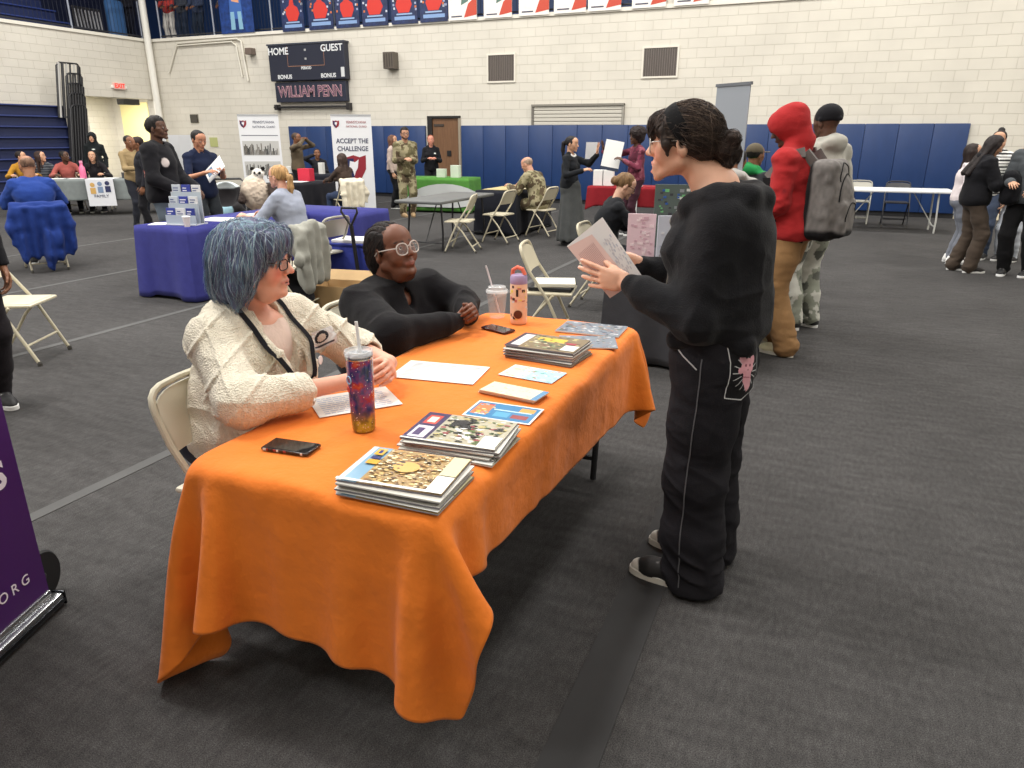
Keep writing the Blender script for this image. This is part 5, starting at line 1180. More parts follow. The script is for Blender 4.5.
covB = [(rc(0, 0, 1, 1), (178, 172, 150)), (rc(0, 0, .26, 1), (56, 44, 84)), (rc(.04, .10, .22, .5), (222, 214, 226)), (rc(.07, .16, .15, .42), (70, 50, 100)), (rc(.05, .58, .2, .9), (200, 70, 60)), (rc(.08, .64, .17, .84), (240, 226, 200))] + scatter(150, 5, ((40, 40, 38), (90, 110, 60), (226, 222, 214), (190, 176, 120), (150, 60, 70), (60, 80, 50)), .28, .1, .96, .96, .02, .05) + \
    scatter(26, 6, ((24, 24, 26), (34, 32, 34)), .36, .50, .60, .86, .03, .06) + scatter(20, 8, ((238, 236, 232), (40, 38, 40), (240, 238, 230)), .48, .2, .78, .56, .02, .05) + [(rc(.80, .04, .99, .4), (222, 224, 222)), (rc(.0, .0, 1, .04), (230, 228, 222))]
covF = [(rc(0, 0, 1, 1), (124, 108, 80)), (rc(0, 0, .2, 1), (50, 44, 60)), (rc(.06, .1, .2, .9), (214, 208, 210)), (rc(.3, .55, .72, .82), (216, 178, 60))] + scatter(90, 9, ((60, 90, 60), (30, 32, 30), (200, 186, 130), (222, 214, 190), (110, 70, 50), (150, 160, 120)), .24, .08, .95, .95, .02, .05) + [(rc(.78, .1, .98, .45), (230, 228, 222)), (rc(.76, .5, .9, .62), (160, 40, 60))]
covH = [(rc(0, 0, 1, 1), (120, 130, 142))] + scatter(130, 12, ((70, 82, 100), (190, 190, 196), (150, 110, 110), (96, 106, 84), (214, 214, 216), (60, 60, 70), (170, 140, 120)), .02, .04, .98, .96, .02, .05)
def stack(label, cx, cy, rz, n, cover, kind, w=.29, l=.212, seed=0, group='magazine stacks on the orange table', dz=.0045):
    r_ = random.Random(seed); z = TZ + .006
    for i in range(n):
        top = i == n - 1; lay = cover if top or i == 0 else [(rc(0, 0, 1, 1), (210, 208, 200))]
        jx, jy, ja = (0, 0, 0) if top else (r_.uniform(-.010, .014), r_.uniform(-.014, .006), r_.uniform(-.05, .05))
        if i == 0: jx, jy, ja = .012, -.018, -.07
        lab = (label % 'topmost magazine') if top else (('lowest magazine, sticking out of ' + kind) if i == 0 else 'magazine %s up in %s' % (('second', 'third', 'fourth', 'fifth', 'sixth', 'seventh', 'eighth')[i - 1], kind))
        sheet('magazine', lab, 'magazine', cx + jx, cy + jy, z, rz + ja, w, l, dz, lay, edge=r_.choice(((200, 198, 192), (176, 176, 174), (150, 146, 150), (120, 116, 124))), group=group); z += dz + .0012
stack('tan and blue covered %s on the stack nearest the camera', -.915, 1.425, R(6), 7, covA, 'the stack nearest the camera', seed=1)
stack('purple edged %s with a black and white figure, on the middle stack', -.905, 1.715, R(5), 7, covB, 'the purple edged middle stack', seed=2)
stack('tan and yellow %s with green figures, on the farther stack', -.985, 2.665, R(-2), 9, covF, 'the farther stack with the yellow cover', seed=3, w=.30)
sheet('magazine', 'grey patterned magazine lying behind the farther stack, right corner of the table', 'magazine', -.935, 3.12, TZ + .006, R(2), .30, .20, .006, covH, group='magazine stacks on the orange table')
sheet('magazine', 'grey magazine half under the yellow covered stack on its right side', 'magazine', -.885, 2.90, TZ + .006, R(20), .25, .19, .005, covH[:70], group='magazine stacks on the orange table')
# flyers
pal = ((90, 160, 150), (220, 120, 90), (120, 170, 210), (230, 200, 90), (110, 150, 90), (240, 236, 226))
sheet('flyer', 'white and blue comic flyer in the middle of the orange table, the farther one', 'flyer', -.945, 2.395, TZ + .006, R(-5), .225, .14, .0015, [(rc(0, 0, 1, 1), (226, 232, 228)), (rc(.45, 0, 1, 1), (170, 208, 226)), (rc(.02, .05, .3, .95), (216, 226, 190))] + scatter(46, 21, pal, .03, .05, .97, .95, .02, .05), group='flyers on the orange table')
for i in range(5):
    sheet('flyer', ('pale yellow flyer on top of the small pile in the middle of the orange table' if i == 4 else 'flyer %s from the bottom of the small pale yellow pile' % ('first', 'second', 'third', 'fourth')[i]), 'flyer', -.93 + .003 * i, 2.165 - .003 * i, TZ + .005 + i * .0035, R(-7), .225, .10, .0026, [(rc(0, 0, 1, 1), (232, 222, 186)), (rc(.9, 0, 1, 1), (90, 140, 180))] + scatter(30, 22, ((120, 110, 90), (90, 110, 150), (226, 190, 110), (240, 236, 226)), .06, .1, .88, .9, .015, .04), group='pile of pale yellow flyers')
sheet('flyer', 'blue and orange flyer behind the purple edged magazine stack', 'flyer', -.885, 1.985, TZ + .006, R(2), .235, .145, .0015, [(rc(0, 0, 1, 1), (236, 236, 232)), (rc(.03, .05, .97, .95), (44, 122, 172)), (rc(.06, .2, .3, .86), (214, 120, 70)), (rc(.34, .56, .9, .62), (190, 220, 234)), (rc(.4, .2, .62, .48), (80, 160, 196)), (rc(.7, .62, .92, .86), (222, 160, 80)), (rc(.66, .2, .9, .42), (150, 60, 60))] + scatter(26, 25, ((230, 190, 90), (180, 60, 60), (90, 170, 200), (236, 236, 230)), .08, .2, .34, .86, .02, .05), group='flyers on the orange table')
def lines(n, x0, x1, y0, y1, seed, c=(176, 180, 190)):
    r_ = random.Random(seed); L = []
    for k in range(n):
        y = y0 + (y1 - y0) * k / n; x = x0
        while x < x1 - .03:
            w_ = r_.uniform(.04, .14); L.append((rc(x, y, min(x + w_, x1), y + (y1 - y0) / n * .38), c)); x += w_ + .015
    return L
sheet('paper_sheet', 'white printed sign-up sheet between the two seated women', 'paper', -1.28, 2.275, TZ + .006, R(8), .335, .215, .0012, [(rc(0, 0, 1, 1), WHT)] + lines(11, .10, .92, .08, .92, 2), edge=WHT)
sheet('paper_sheet', 'white printed sheet under the hands of the blue haired woman', 'paper', -1.395, 1.875, TZ + .006, R(50), .28, .20, .0012, [(rc(0, 0, 1, 1), WHT)] + lines(9, .08, .9, .1, .9, 4, (170, 180, 200)), edge=WHT)
# phones
def phone(label, cx, cy, z, rz, case, tilt=0, w=.155, l=.075, patt=None):
    t = thing('phone', label, 'phone', (cx, cy, z), rz)
    m = MB(); m.box(-w / 2, w / 2, -l / 2, l / 2, 0, .010, case, .004); m.build('case', M_GLOSS, t, smooth=True)
    m = MB(); m.box(-w / 2 + .004, w / 2 - .004, -l / 2 + .004, l / 2 - .004, .0098, .0112, (14, 14, 18), .0005); m.build('screen', mat('dark_glass', rough=.06, spec=.8), t)
    if patt:
        m = MB(); r_ = random.Random(2)
        for k in range(12): x = -w / 2 + .008 + k * (w - .02) / 12; m.box(x, x + r_.uniform(.005, .010), -l / 2 - .0006, -l / 2 + .001, .002, .0085, r_.choice(patt))
        m.build('case_print', M_GLOSS, t)
phone('black phone in a patterned case on the near left of the orange table', -1.335, 1.478, TZ + .006, R(6), (40, 32, 32), patt=((220, 214, 206), (150, 50, 50), (30, 28, 30)))
phone('dark red phone lying beyond the hands of the woman in the black sweater', -1.335, 2.935, TZ + .006, R(-20), (70, 34, 38))
# galaxy tumbler
t = thing('tumbler', 'tall tumbler with dark galaxy colours, clear lid and straw on the orange table', 'tumbler', (-1.225, 1.685, TZ + .006)); t.scale = (1.13, 1.13, 1.17)
def mat_galaxy():
    m = bpy.data.materials.new('galaxy_wrap'); m.use_nodes = True; nt = m.node_tree; N = nt.nodes; L = nt.links; b = N['Principled BSDF']; b.inputs['Roughness'].default_value = .18; b.inputs['Coat Weight'].default_value = .5
    tc = N.new('ShaderNodeTexCoord'); sp_ = N.new('ShaderNodeSeparateXYZ'); L.new(tc.outputs['Object'], sp_.inputs[0])
    def ramp(src, st):
        r = N.new('ShaderNodeValToRGB'); L.new(src, r.inputs[0]); e = r.color_ramp.elements
        while len(e) < len(st): e.new(.5)
        for q, (p, c) in zip(e, st): q.position = p; q.color = lin(c)
        return r.outputs['Color']
    n = N.new('ShaderNodeTexNoise'); n.inputs['Scale'].default_value = 26; n.inputs['Detail'].default_value = 7; L.new(tc.outputs['Object'], n.inputs['Vector'])
    c1 = ramp(n.outputs['Fac'], [(.3, (22, 20, 40)), (.44, (36, 52, 112)), (.52, (110, 60, 120)), (.6, (170, 46, 44)), (.72, (210, 110, 80))])
    c2 = ramp(n.outputs['Fac'], [(.3, (24, 30, 30)), (.5, (120, 110, 40)), (.62, (190, 176, 70)), (.8, (40, 40, 40))])
    mr = N.new('ShaderNodeMapRange'); mr.inputs[1].default_value = .03; mr.inputs[2].default_value = .06; L.new(sp_.outputs['Z'], mr.inputs[0])
    mx = N.new('ShaderNodeMix'); mx.data_type = 'RGBA'; L.new(mr.outputs[0], mx.inputs[0]); L.new(c2, mx.inputs[6]); L.new(c1, mx.inputs[7])
    v = N.new('ShaderNodeTexVoronoi'); v.inputs['Scale'].default_value = 120; L.new(tc.outputs['Object'], v.inputs['Vector']); ms = N.new('ShaderNodeMath'); ms.operation = 'LESS_THAN'; ms.inputs[1].default_value = .16; L.new(v.outputs['Distance'], ms.inputs[0])
    mx2 = N.new('ShaderNodeMix'); mx2.data_type = 'RGBA'; L.new(ms.outputs[0], mx2.inputs[0]); L.new(mx.outputs[2], mx2.inputs[6]); mx2.inputs[7].default_value = lin((226, 214, 220)); L.new(mx2.outputs[2], b.inputs['Base Color']); return m
m = MB(); m.lathe([(.0285, 0), (.031, .003), (.0325, .02), (.036, .19), (.0365, .197)], 32); m.build('cup_body', mat_galaxy(), t, smooth=True)
m = MB(); m.lathe([(.0368, .197), (.0375, .199), (.0375, .206), (.0368, .208)], 32, col=(190, 192, 196)); m.build('steel_rim', M_CHROME, t, smooth=True)
CLR = mat('clear_plastic', (236, 240, 242), rough=.08, alpha=.35, spec=.8)
m = MB(); m.lathe([(.0360, .204), (.0385, .206), (.0388, .216), (.0375, .219), (.034, .219), (.033, .214), (.004, .214)], 32); m.build('lid', CLR, t, smooth=True)
m = MB(); m.tube([(.006, .0, .20), (-.004, .004, .292)], .0042, 12, (226, 226, 228)); m.build('straw', M_PRINT, t, smooth=True)
m = MB(); 
for k, (zz, a0) in enumerate(((.145, -1.95), (.118, -2.2))):
    q = [(.0362 * math.cos(a0) + .0, .0362 * math.sin(a0), zz)]
    nrm = Vector((math.cos(a0), math.sin(a0), 0)); tx = Vector((-math.sin(a0), math.cos(a0), 0)); c = nrm * (.0360 if k == 0 else .0352)
    m.tube([c + Vector((0, 0, zz)) + tx * .010 * math.cos(b_) * (1, .7)[k] + Vector((0, 0, .010 * math.sin(b_) * (1, .7)[k])) for b_ in [2 * PI * i / 20 for i in range(20)]], .0017, 6, ((150, 190, 230), (220, 90, 80))[k], closed=True)
m.build('ring_print', M_GLOSS, t, smooth=True)
# clear cup with straw
t = thing('plastic_cup', 'empty clear plastic cup with dome lid and straw on the far end of the table', 'cup', (-1.445, 3.165, TZ + .006)); t.scale = (1.18,) * 3
CL2 = mat('thin_clear_plastic', (240, 242, 242), rough=.06, alpha=.22, spec=.9)
m = MB(); m.lathe([(.030, 0), (.032, .003), (.044, .108), (.0455, .110)], 28); m.build('cup_body', CL2, t, smooth=True)
m = MB(); m.lathe([(.047, .107), (.048, .113), (.046, .118), (.040, .121), (.038, .132), (.034, .134), (.006, .134)], 28); m.build('lid', CLR, t, smooth=True)
m = MB(); m.tube([(.012, 0, .02), (-.050, .01, .20), (-.056, .01, .215)], .004, 10, (206, 200, 204)); m.build('straw', M_PRINT, t, smooth=True)
# peach bottle
t = thing('water_bottle', 'peach sticker-covered bottle with lilac lid and coral handle at the far end of the table', 'bottle', (-1.30, 3.10, TZ + .006)); t.scale = (1.15,) * 3
m = MB(); m.lathe([(.033, 0), (.0355, .004), (.036, .02), (.036, .165), (.034, .172)], 32, col=(232, 190, 160)); m.build('bottle_body', mat('peach_coat', (232, 192, 164), rough=.35, var=.08, vscale=40), t, smooth=True)
m = MB(); m.lathe([(.0355, .170), (.036, .174), (.0355, .198), (.030, .206), (.012, .210)], 32, col=(160, 140, 176)); m.build('lid', M_PLAIN, t, smooth=True)
m = MB(); pts = [(-.028, 0, .198), (-.026, 0, .224), (-.006, 0, .236), (.016, 0, .230), (.028, 0, .206)]
m.tube(pts, .0085, 10, (226, 110, 84))
m.build('carry_loop', M_PLAIN, t)
r_ = random.Random(3)
def onbottle(a, z, w, h, col, m, r0=.0363):
    n = 4; vs = []
    for i in range(n + 1):
        aa = a + (i / n - .5) * w / r0; vs += [(r0 * math.cos(aa), r0 * math.sin(aa), z - h / 2), (r0 * math.cos(aa), r0 * math.sin(aa), z + h / 2)]
    m.add(vs, [(2 * i, 2 * i + 2, 2 * i + 3, 2 * i + 1) for i in range(n)], col)
m = MB()
for k in range(26): onbottle(-1.2 + r_.uniform(-1.3, 1.3), r_.uniform(.02, .16), r_.uniform(.006, .016), r_.uniform(.003, .012), r_.choice(((60, 50, 50), (240, 232, 224), (200, 120, 110), (90, 70, 70), (236, 214, 120), (230, 226, 230))), m, .0363 + k * .00004)
onbottle(-1.35, .135, .010, .03, (40, 34, 34), m, .0378)
m.build('stickers', M_GLOSS, t)
m = MB(); a0 = -1.25; nrm = Vector((math.cos(a0), math.sin(a0), 0)); Mx = Matrix.Translation(nrm * .0358 + Vector((0, 0, .045))) @ nrm.to_track_quat('Z', 'Y').to_matrix().to_4x4()
m.lathe([(.0205, -.006), (.0205, .0016), (.001, .0026)], 24, col=(226, 190, 160), M=Mx); m.lathe([(.0180, .001), (.0180, .0032), (.001, .0036)], 24, col=(86, 44, 38), M=Mx); m.build('round_sticker', M_GLOSS, t, smooth=False)
# ================================================================ background items
def sheet2(name, label, cat, x, y, z, w, l, h, col, rz=0, m_=None, group=None):
    m = MB(); m.box(-w / 2, w / 2, -l / 2, l / 2, 0, h, col, min(h * .3, .004)); o = m.build(name, m_ or M_PAPER); o.location = (x, y, z); o.rotation_euler = (0, 0, rz); return tag(o, label, cat, group)
bz = .737
for i, (x, y, w, l, rz, lab) in enumerate(((-6.0, 6.0, .5, .35, .2, 'large white sheet on the blue table in front of the blonde woman'), (-5.95, 6.65, .45, .4, -.1, 'white papers at the far end of the blue table'), (-6.25, 5.45, .3, .2, .5, 'small white paper at the near left corner of the blue table'))): sheet2('paper_sheet', lab, 'paper', x, y, bz, w, l, .004, (232, 230, 226), rz)
t = thing('paper_cup', 'white paper cup on the near corner of the blue table', 'cup', (-5.86, 5.36, bz)); m = MB(); m.lathe([(.026, 0), (.038, .095)], 20, col=(224, 214, 208)); m.build('cup_body', M_PAPER, t, smooth=True); m = MB(); m.lathe([(.040, .093), (.041, .10), (.037, .104), (.035, .102)], 20, col=(240, 240, 238)); m.build('lid', M_PAPER, t, smooth=True)
# brochure rack
t = thing('brochure_rack', 'stepped clear rack of blue and white brochures on the blue table', 'rack', (-6.02, 5.50, bz), R(12))
m = MB(); m.box(-.17, .17, -.10, .12, 0, .012, (200, 204, 210), .003); 
for k in range(3): m.box(-.17, .17, -.08 + k * .07, -.075 + k * .07, 0, .10 + k * .11, (176, 186, 196))
for sx in (-.17, .165): m.prism([(sx, .0), (sx + .005, 0), (sx + .005, .32), (sx, .32)], .055, .065, (190, 196, 204))
m.build('rack_body', mat('rack_plastic', rough=.15, spec=.7), t)
r_ = random.Random(9)
for k in range(3):
    for j in range(3):
        x = -.112 + j * .112; col = ((60, 70, 150), (214, 214, 216), (46, 56, 130), (190, 196, 204))[(k * 3 + j + (k == 2)) % 4]; m = MB(); m.box(x - .048, x + .048, -.072 + k * .07, -.058 + k * .07, .02, .17 + k * .11, col, .002); c2 = (225, 225, 230) if col[0] < 150 else (90, 100, 140)
        for q in range(4): m.box(x - .035, x + r_.uniform(0, .035), -.0735 + k * .07, -.072 + k * .07, .06 + k * .11 + q * .024, .07 + k * .11 + q * .024, c2)
        o = m.build('brochure', M_PRINT, t)
t = thing('red_display_flag', 'tall red tapering display bag beside the man in the bomber jacket', 'bag', (-6.35, 5.72, bz), R(10))
m = MB(); m.lathe([(.075, 0), (.08, .02), (.058, .20), (.046, .30), (.030, .31)], 20, col=(186, 44, 52)); t2 = m.build('bag_body', M_CLOTH, t, smooth=True); m = MB(); m.tube([(.03, 0, .30), (.02, 0, .34), (-.02, 0, .34), (-.03, 0, .30)], .005, 6, (150, 36, 44)); m.build('handle', M_CLOTH, t)
# stroller, panda, cream plush
q = sp(222, 11.2); t = thing('stroller', 'black stroller with a pale blue panel parked behind the blue table', 'stroller', (q[0], q[1], 0), R(40))
S = SDF(k=.04, col=(36, 34, 36)); S.ell((0, .0, .55), (.24, .32, .20)); S.ell((0, .18, .78), (.24, .20, .20)); S.ell((0, -.1, .85), (.19, .30, .22), mode='s', k=.02); S.ell((0, -.24, .60), (.10, .14, .10), mode='paint', col=(150, 186, 200), k=.01); S.ell((0, .16, .93), (.2, .14, .05), mode='paint', col=(206, 214, 216), k=.02); S.mesh('seat_shell', .014, M_CLOTH, t)
m = MB()
for sx in (-.24, .24): m.tube([(sx, -.3, .10), (sx, .1, .5), (sx, .42, .95), (sx * .8, .46, 1.0)], .014, 8, (50, 50, 54)); m.tube([(sx, .32, .10), (sx, .0, .55)], .014, 8, (50, 50, 54))
m.tube([(-.19, .46, 1.0), (.19, .46, 1.0)], .016, 8, (30, 30, 32)); m.build('frame', M_METAL, t, smooth=True)
for sx in (-.25, .25):
    for y in (-.3, .32): m = MB(); m.lathe([(.03, -.018), (.1, -.018), (.105, 0), (.1, .018), (.03, .018)], 18, col=(34, 34, 36), M=Matrix.Translation((sx, y, .105)) @ Matrix.Rotation(PI / 2, 4, 'Y')); m.build('wheel', M_RUBBER, t, smooth=True)
q = sp(257, 10.9); t = thing('plush_panda', 'plush panda with cream fluffy body sitting up beside the stroller', 'plush toy', (q[0], q[1], 0), R(fc(10))); t.scale = (1.12, 1.12, 1.0)
S = SDF(k=.03, col=(226, 222, 214)); S.ell((0, 0, 1.10), (.078, .072, .07)); S.ell((.06, .0, .84), (.17, .15, .24), col=(206, 190, 172)); S.ell((0, 0, .30), (.22, .18, .32), col=(190, 170, 150))
for sx in (-1, 1): S.ell((sx * .06, 0, 1.165), (.028, .022, .028), col=(26, 24, 24), k=.005); S.ell((sx * .03, .066, 1.112), (.019, .02, .022), mode='paint', col=(26, 24, 24), k=.004); S.cap((sx * .15, .02, .92), (sx * .2, .14, .75), .06, .05, col=(60, 50, 46)); S.cap((sx * .1, .1, .12), (sx * .14, .25, .08), .08, .07, col=(196, 176, 156))
S.ell((0, .072, 1.085), (.013, .014, .010), mode='paint', col=(20, 20, 20), k=.004); S.disp = lambda P: .010 * vnoise(P * 45); S.mesh('plush_body', .012, M_CLOTH, t)
# wagon with a pull handle, box
q = G(336, 280, 0); t = thing('wagon', 'blue folding wagon with a black pull handle behind the woman in the black sweater', 'wagon', (-4.55, 6.55, 0), R(6))
m = MB(); m.box(-.42, .42, -.25, .25, .17, .50, (52, 62, 142), .02); m.box(-.43, .43, -.26, .26, .49, .515, (40, 50, 120), .008); m.build('fabric_tub', M_CLOTH, t, smooth=True)
m = MB(); m.tube([(.05, -.30, .12), (.02, -.34, .72)], .022, 8, (28, 28, 30)); m.tube([(.02, -.34, .72), (-.08, -.35, .86), (-.075, -.35, .90), (.10, -.35, .90), (.105, -.35, .86), (.02, -.34, .72)], .013, 8, (30, 30, 32)); m.build('pull_handle', M_METAL, t, smooth=True)
for sx in (-.34, .34):
    for y in (-.24, .24): m = MB(); m.lathe([(.02, -.02), (.078, -.02), (.08, 0), (.078, .02), (.02, .02)], 16, col=(30, 30, 32), M=Matrix.Translation((sx, y, .081)) @ Matrix.Rotation(PI / 2, 4, 'X')); m.build('wheel', M_RUBBER, t, smooth=True)
sheet2('paper_stack', 'pile of white papers on the blue wagon', 'papers', -4.62, 6.52, .515, .5, .34, .03, (226, 224, 220), R(8)); sheet2('booklet', 'red edged booklet on top of the papers on the blue wagon', 'booklet', -4.38, 6.58, .545, .3, .22, .02, (190, 70, 80), R(-4))
t = thing('cardboard_box', 'open brown cardboard box on the floor behind the seated women', 'box', (-4.30, 5.72, 0), R(10)); CB = (176, 146, 104)
m = MB(); W_, D_, H_ = .24, .17, .22
m.box(-W_, W_, -D_, -D_ + .006, 0, H_, CB); m.box(-W_, W_, D_ - .006, D_, 0, H_, CB); m.box(-W_, -W_ + .006, -D_, D_, 0, H_, CB); m.box(W_ - .006, W_, -D_, D_, 0, H_, CB); m.box(-W_, W_, -D_, D_, 0, .006, CB); m.build('carton', mat('cardboard', rough=.85, var=.08), t)
m = MB(); m.add([(-W_, D_, H_), (W_, D_, H_), (W_, D_ + .08, H_ + .09), (-W_, D_ + .08, H_ + .09)], [(0, 1, 2, 3)], (190, 160, 118)); f_ = m.build('flap', MATS['cardboard'], t); sl = f_.modifiers.new('t', 'SOLIDIFY'); sl.thickness = .005
m = MB(); m.add([(W_, -D_, H_), (W_, D_, H_), (W_ + .10, D_, H_ + .04), (W_ + .10, -D_, H_ + .04)], [(0, 1, 2, 3)], (200, 176, 136)); f_ = m.build('flap', MATS['cardboard'], t); sl = f_.modifiers.new('t', 'SOLIDIFY'); sl.thickness = .005
S = SDF(k=.04, col=(30, 30, 34)); S.ell((0, 0, .20), (.22, .15, .17)); S.ell((.16, -.05, .12), (.16, .12, .11)); S.disp = lambda P: .02 * vnoise(P * 9); S.plane((0, 0, .01), (0, 0, -1)); o = S.mesh('black_bag', .012, M_CLOTH); o.location = (-4.72, 5.45, 0); tag(o, 'slumped black bag on the floor left of the cardboard box', 'bag')
# white banners
def stand_banner(u, dist, label, body, w=.80, h=2.0):
    q = sp(u, dist); t = thing('banner_stand', label, 'banner', (q[0], q[1], 0), R(fc(0) + 180 + (u - 512) * -.0), group='white recruiting banners')
    t.rotation_euler = (0, 0, R(fc(8) + 180))
    m = MB(); m.box(-w / 2 - .02, w / 2 + .02, -.10, .10, 0, .09, (180, 182, 186), .02); m.build('base', M_METAL, t)
    m = MB(); m.box(-w / 2, w / 2, -.004, .004, .09, h, (222, 224, 228)); m.box(-w / 2, w / 2, -.012, .012, h - .02, h + .01, (170, 172, 176)); m.build('panel', M_PRINT, t)
    body(t, w, h); return t
def shield(m, cx, cz, s, y=-.008):
    o = [(-.5, .5), (-.25, .42), (0, .5), (.25, .42), (.5, .5), (.48, -.05), (.3, -.38), (0, -.62), (-.3, -.38), (-.48, -.05)]
    m.prism([(cx + a * s, cz + b * s) for a, b in o], y - .002, y, (140, 44, 54)); m.prism([(cx + a * s * .86, cz + b * s * .86) for a, b in o[:2] + [(0, .43), (0, -.62)] + o[8:]], y - .004, y, (40, 44, 84)); m.prism([(cx + a * s * .5, cz + b * s * .55) for a, b in ((-.3, .5), (.1, .4), (.4, .6), (.3, 0), (.1, -.3), (.0, -.6), (-.1, -.2), (-.4, -.1))], y - .006, y, (226, 226, 230))
def bodyA(t, w, h):
    m = MB(); shield(m, -.30, 1.83, .13); m.build('shield_print', M_PRINT, t)
    text('header_lettering', 'PENNSYLVANIA NATIONAL GUARD'[:12], .075, wallM(.10, -.006, 1.86), M_DK, t, sx=.8); text('header_lettering', 'NATIONAL GUARD', .06, wallM(.10, -.006, 1.77), M_DK, t, sx=.85)
    m = MB(); m.box(-.36, .36, -.007, -.004, 1.60, 1.615, (120, 122, 130)); r_ = random.Random(5)
    for z in (1.22, .82):
        m.box(-.36, .36, -.0065, -.004, z, z + .28, (186, 186, 184))
        for k in range(26): x = -.34 + k * .026; hh = r_.uniform(.06, .22); m.box(x, x + r_.uniform(.012, .024), -.0075 - k * .00001, -.004, z + .01, z + .02 + hh, r_.choice(((60, 58, 54), (90, 84, 76), (120, 116, 108), (40, 40, 42))))
    m.build('picture_print', M_PRINT, t)
def bodyB(t, w, h):
    m = MB(); shield(m, -.30, 1.83, .13); shield(m, .0, .98, .5); m.build('shield_print', M_PRINT, t)
    text('header_lettering', 'PENNSYLVANIA', .07, wallM(.10, -.006, 1.86), mat('red_lettering', (150, 60, 66)), t, sx=.8); text('header_lettering', 'NATIONAL GUARD', .055, wallM(.10, -.006, 1.78), MATS['red_lettering'], t, sx=.85)
    text('slogan_lettering', 'ACCEPT THE', .13, wallM(0, -.006, 1.50), M_DK, t, sx=.85, bold=.003); text('slogan_lettering', 'CHALLENGE', .13, wallM(0, -.006, 1.35), M_DK, t, sx=.85, bold=.003)
stand_banner(263, 16.2, 'white banner with shield and dark group pictures, left of the pair', bodyA); stand_banner(354, 15.6, 'white banner reading ACCEPT THE CHALLENGE with a large shield', bodyB)
# tall grey banner seen from behind
t = thing('banner_stand', 'tall plain grey banner stand seen obliquely behind the standing woman', 'banner', (-.88, 6.95, 0), R(-38))
m = MB(); m.box(-.20, .20, -.004, .004, .08, 2.03, (150, 156, 164), .001); m.box(-.21, .21, -.012, .012, 2.02, 2.045, (110, 114, 120)); m.build('panel', M_PRINT, t); m = MB(); m.box(-.22, .22, -.09, .09, 0, .08, (150, 152, 156), .02); m.build('base', M_METAL, t); m = MB(); m.tube([(-.03, .03, .08), (-.03, .02, 2.0)], .012, 8, (196, 198, 202)); m.build('support_pole', M_METAL, t)
# display boards on the dark grey table
r_ = random.Random(12)
def board(x, y, rz, w, h, base, cols, label, n=40, z=bz):
    t = thing('display_board', label, 'board', (x, y, z), rz, 'display boards on the grey table'); m = MB(); m.box(-w / 2, w / 2, -.006, .006, 0, h, base, .002); m.build('panel', M_PRINT, t)
    m = MB()
    for k in range(n): a, b, s = r_.uniform(-w / 2 + .02, w / 2 - .03), r_.uniform(.02, h - .04), r_.uniform(.01, .035); m.box(a, min(a + s, w / 2 - .005), -.0075 - k * .00002, -.006, b, b + s * .7, r_.choice(cols))
    m.build('print', M_PRINT, t)
board(-1.20, 5.15, R(8), .20, .34, (216, 188, 196), ((196, 160, 172), (226, 206, 210)), 'pink display board on the dark grey table')
board(-.96, 5.12, R(28), .24, .34, (196, 200, 214), ((170, 176, 196), (150, 150, 160), (216, 218, 226)), 'pale blue grey display board on the dark grey table')
board(-1.12, 5.95, R(14), .34, .50, (84, 96, 92), ((40, 120, 80), (50, 90, 160), (110, 180, 120), (210, 214, 210), (60, 60, 66), (140, 146, 150)), 'taller dark board with green and blue pictures on the grey table', 80)
board(-.74, 5.2, R(-12), .16, .30, (220, 222, 224), ((200, 202, 206),), 'white display board at the right of the grey table', 6)
sheet2('book', 'white book lying on the folding chair right of the peach bottle', 'book', -1.90, 5.28, .485, .26, .32, .03, (226, 222, 204), R(-70)); sheet2('folder', 'black folder under the white book on the folding chair', 'folder', -1.92, 5.28, .453, .30, .34, .03, (26, 26, 28), R(-80))
# things on the other tables
sheet2('red_bag', 'bright red gift bag on the black recruiting table', 'bag', *on(307, (-9.75, 10.6), (-9.75, 12.5)), bz, .26, .2, .24, (206, 40, 66), R(10)); 
sheet2('paper_sheet', 'white papers on the black recruiting table', 'paper', -9.7, 11.7, bz, .4, .3, .01, (226, 226, 226), .2)
for i, u in enumerate((291, 323)): x_, y_ = on(u, (-12.2, 14.5), (-10.4, 14.5)); sheet2('white_carton', ('white carton at the left of the rear black table', 'white upright folder on the rear black table')[i], 'carton', x_, y_, bz, .12, .1, (.16, .26)[i], (228, 228, 224))
for i, u in enumerate((442, 456)): x_, y_ = on(u, (-8.6, 14.4), (-7.2, 14.5)); sheet2(('tissue_box', 'leaflet_holder')[i], ('white box on the green table', 'tilted white leaflet holder on the green table')[i], ('box', 'holder')[i], x_, y_, bz, .2, .12, (.18, .26)[i], (206, 216, 200))
q = on(107, (GA.x, GA.y), (GB.x, GB.y)); 
p_ = on(85, (GA + gn * .4)[:2], (GB + gn * .4)[:2]); t = thing('pink_bottle', 'pink bottle standing on the grey students table', 'bottle', (p_[0], p_[1], bz)); m = MB(); m.lathe([(.06, 0), (.065, .02), (.06, .22), (.03, .27), (.03, .32)], 16, col=(220, 110, 150)); m.build('bottle_body', M_GLOSS, t, smooth=True); m = MB(); m.lathe([(.034, .31), (.034, .36)], 12, col=(226, 150, 180)); m.build('cap', M_GLOSS, t)
for i, u in enumerate((40, 58, 78, 112)): p_ = on(u, (GA + gn * .35)[:2], (GB + gn * .35)[:2]); sheet2('paper_sheet', ('first', 'second', 'third', 'fourth')[i] + ' white sheet from the left on the grey students table', 'paper', p_[0], p_[1], bz, .3, .22, .006, (228, 228, 226), gr, group='papers on the grey students table')
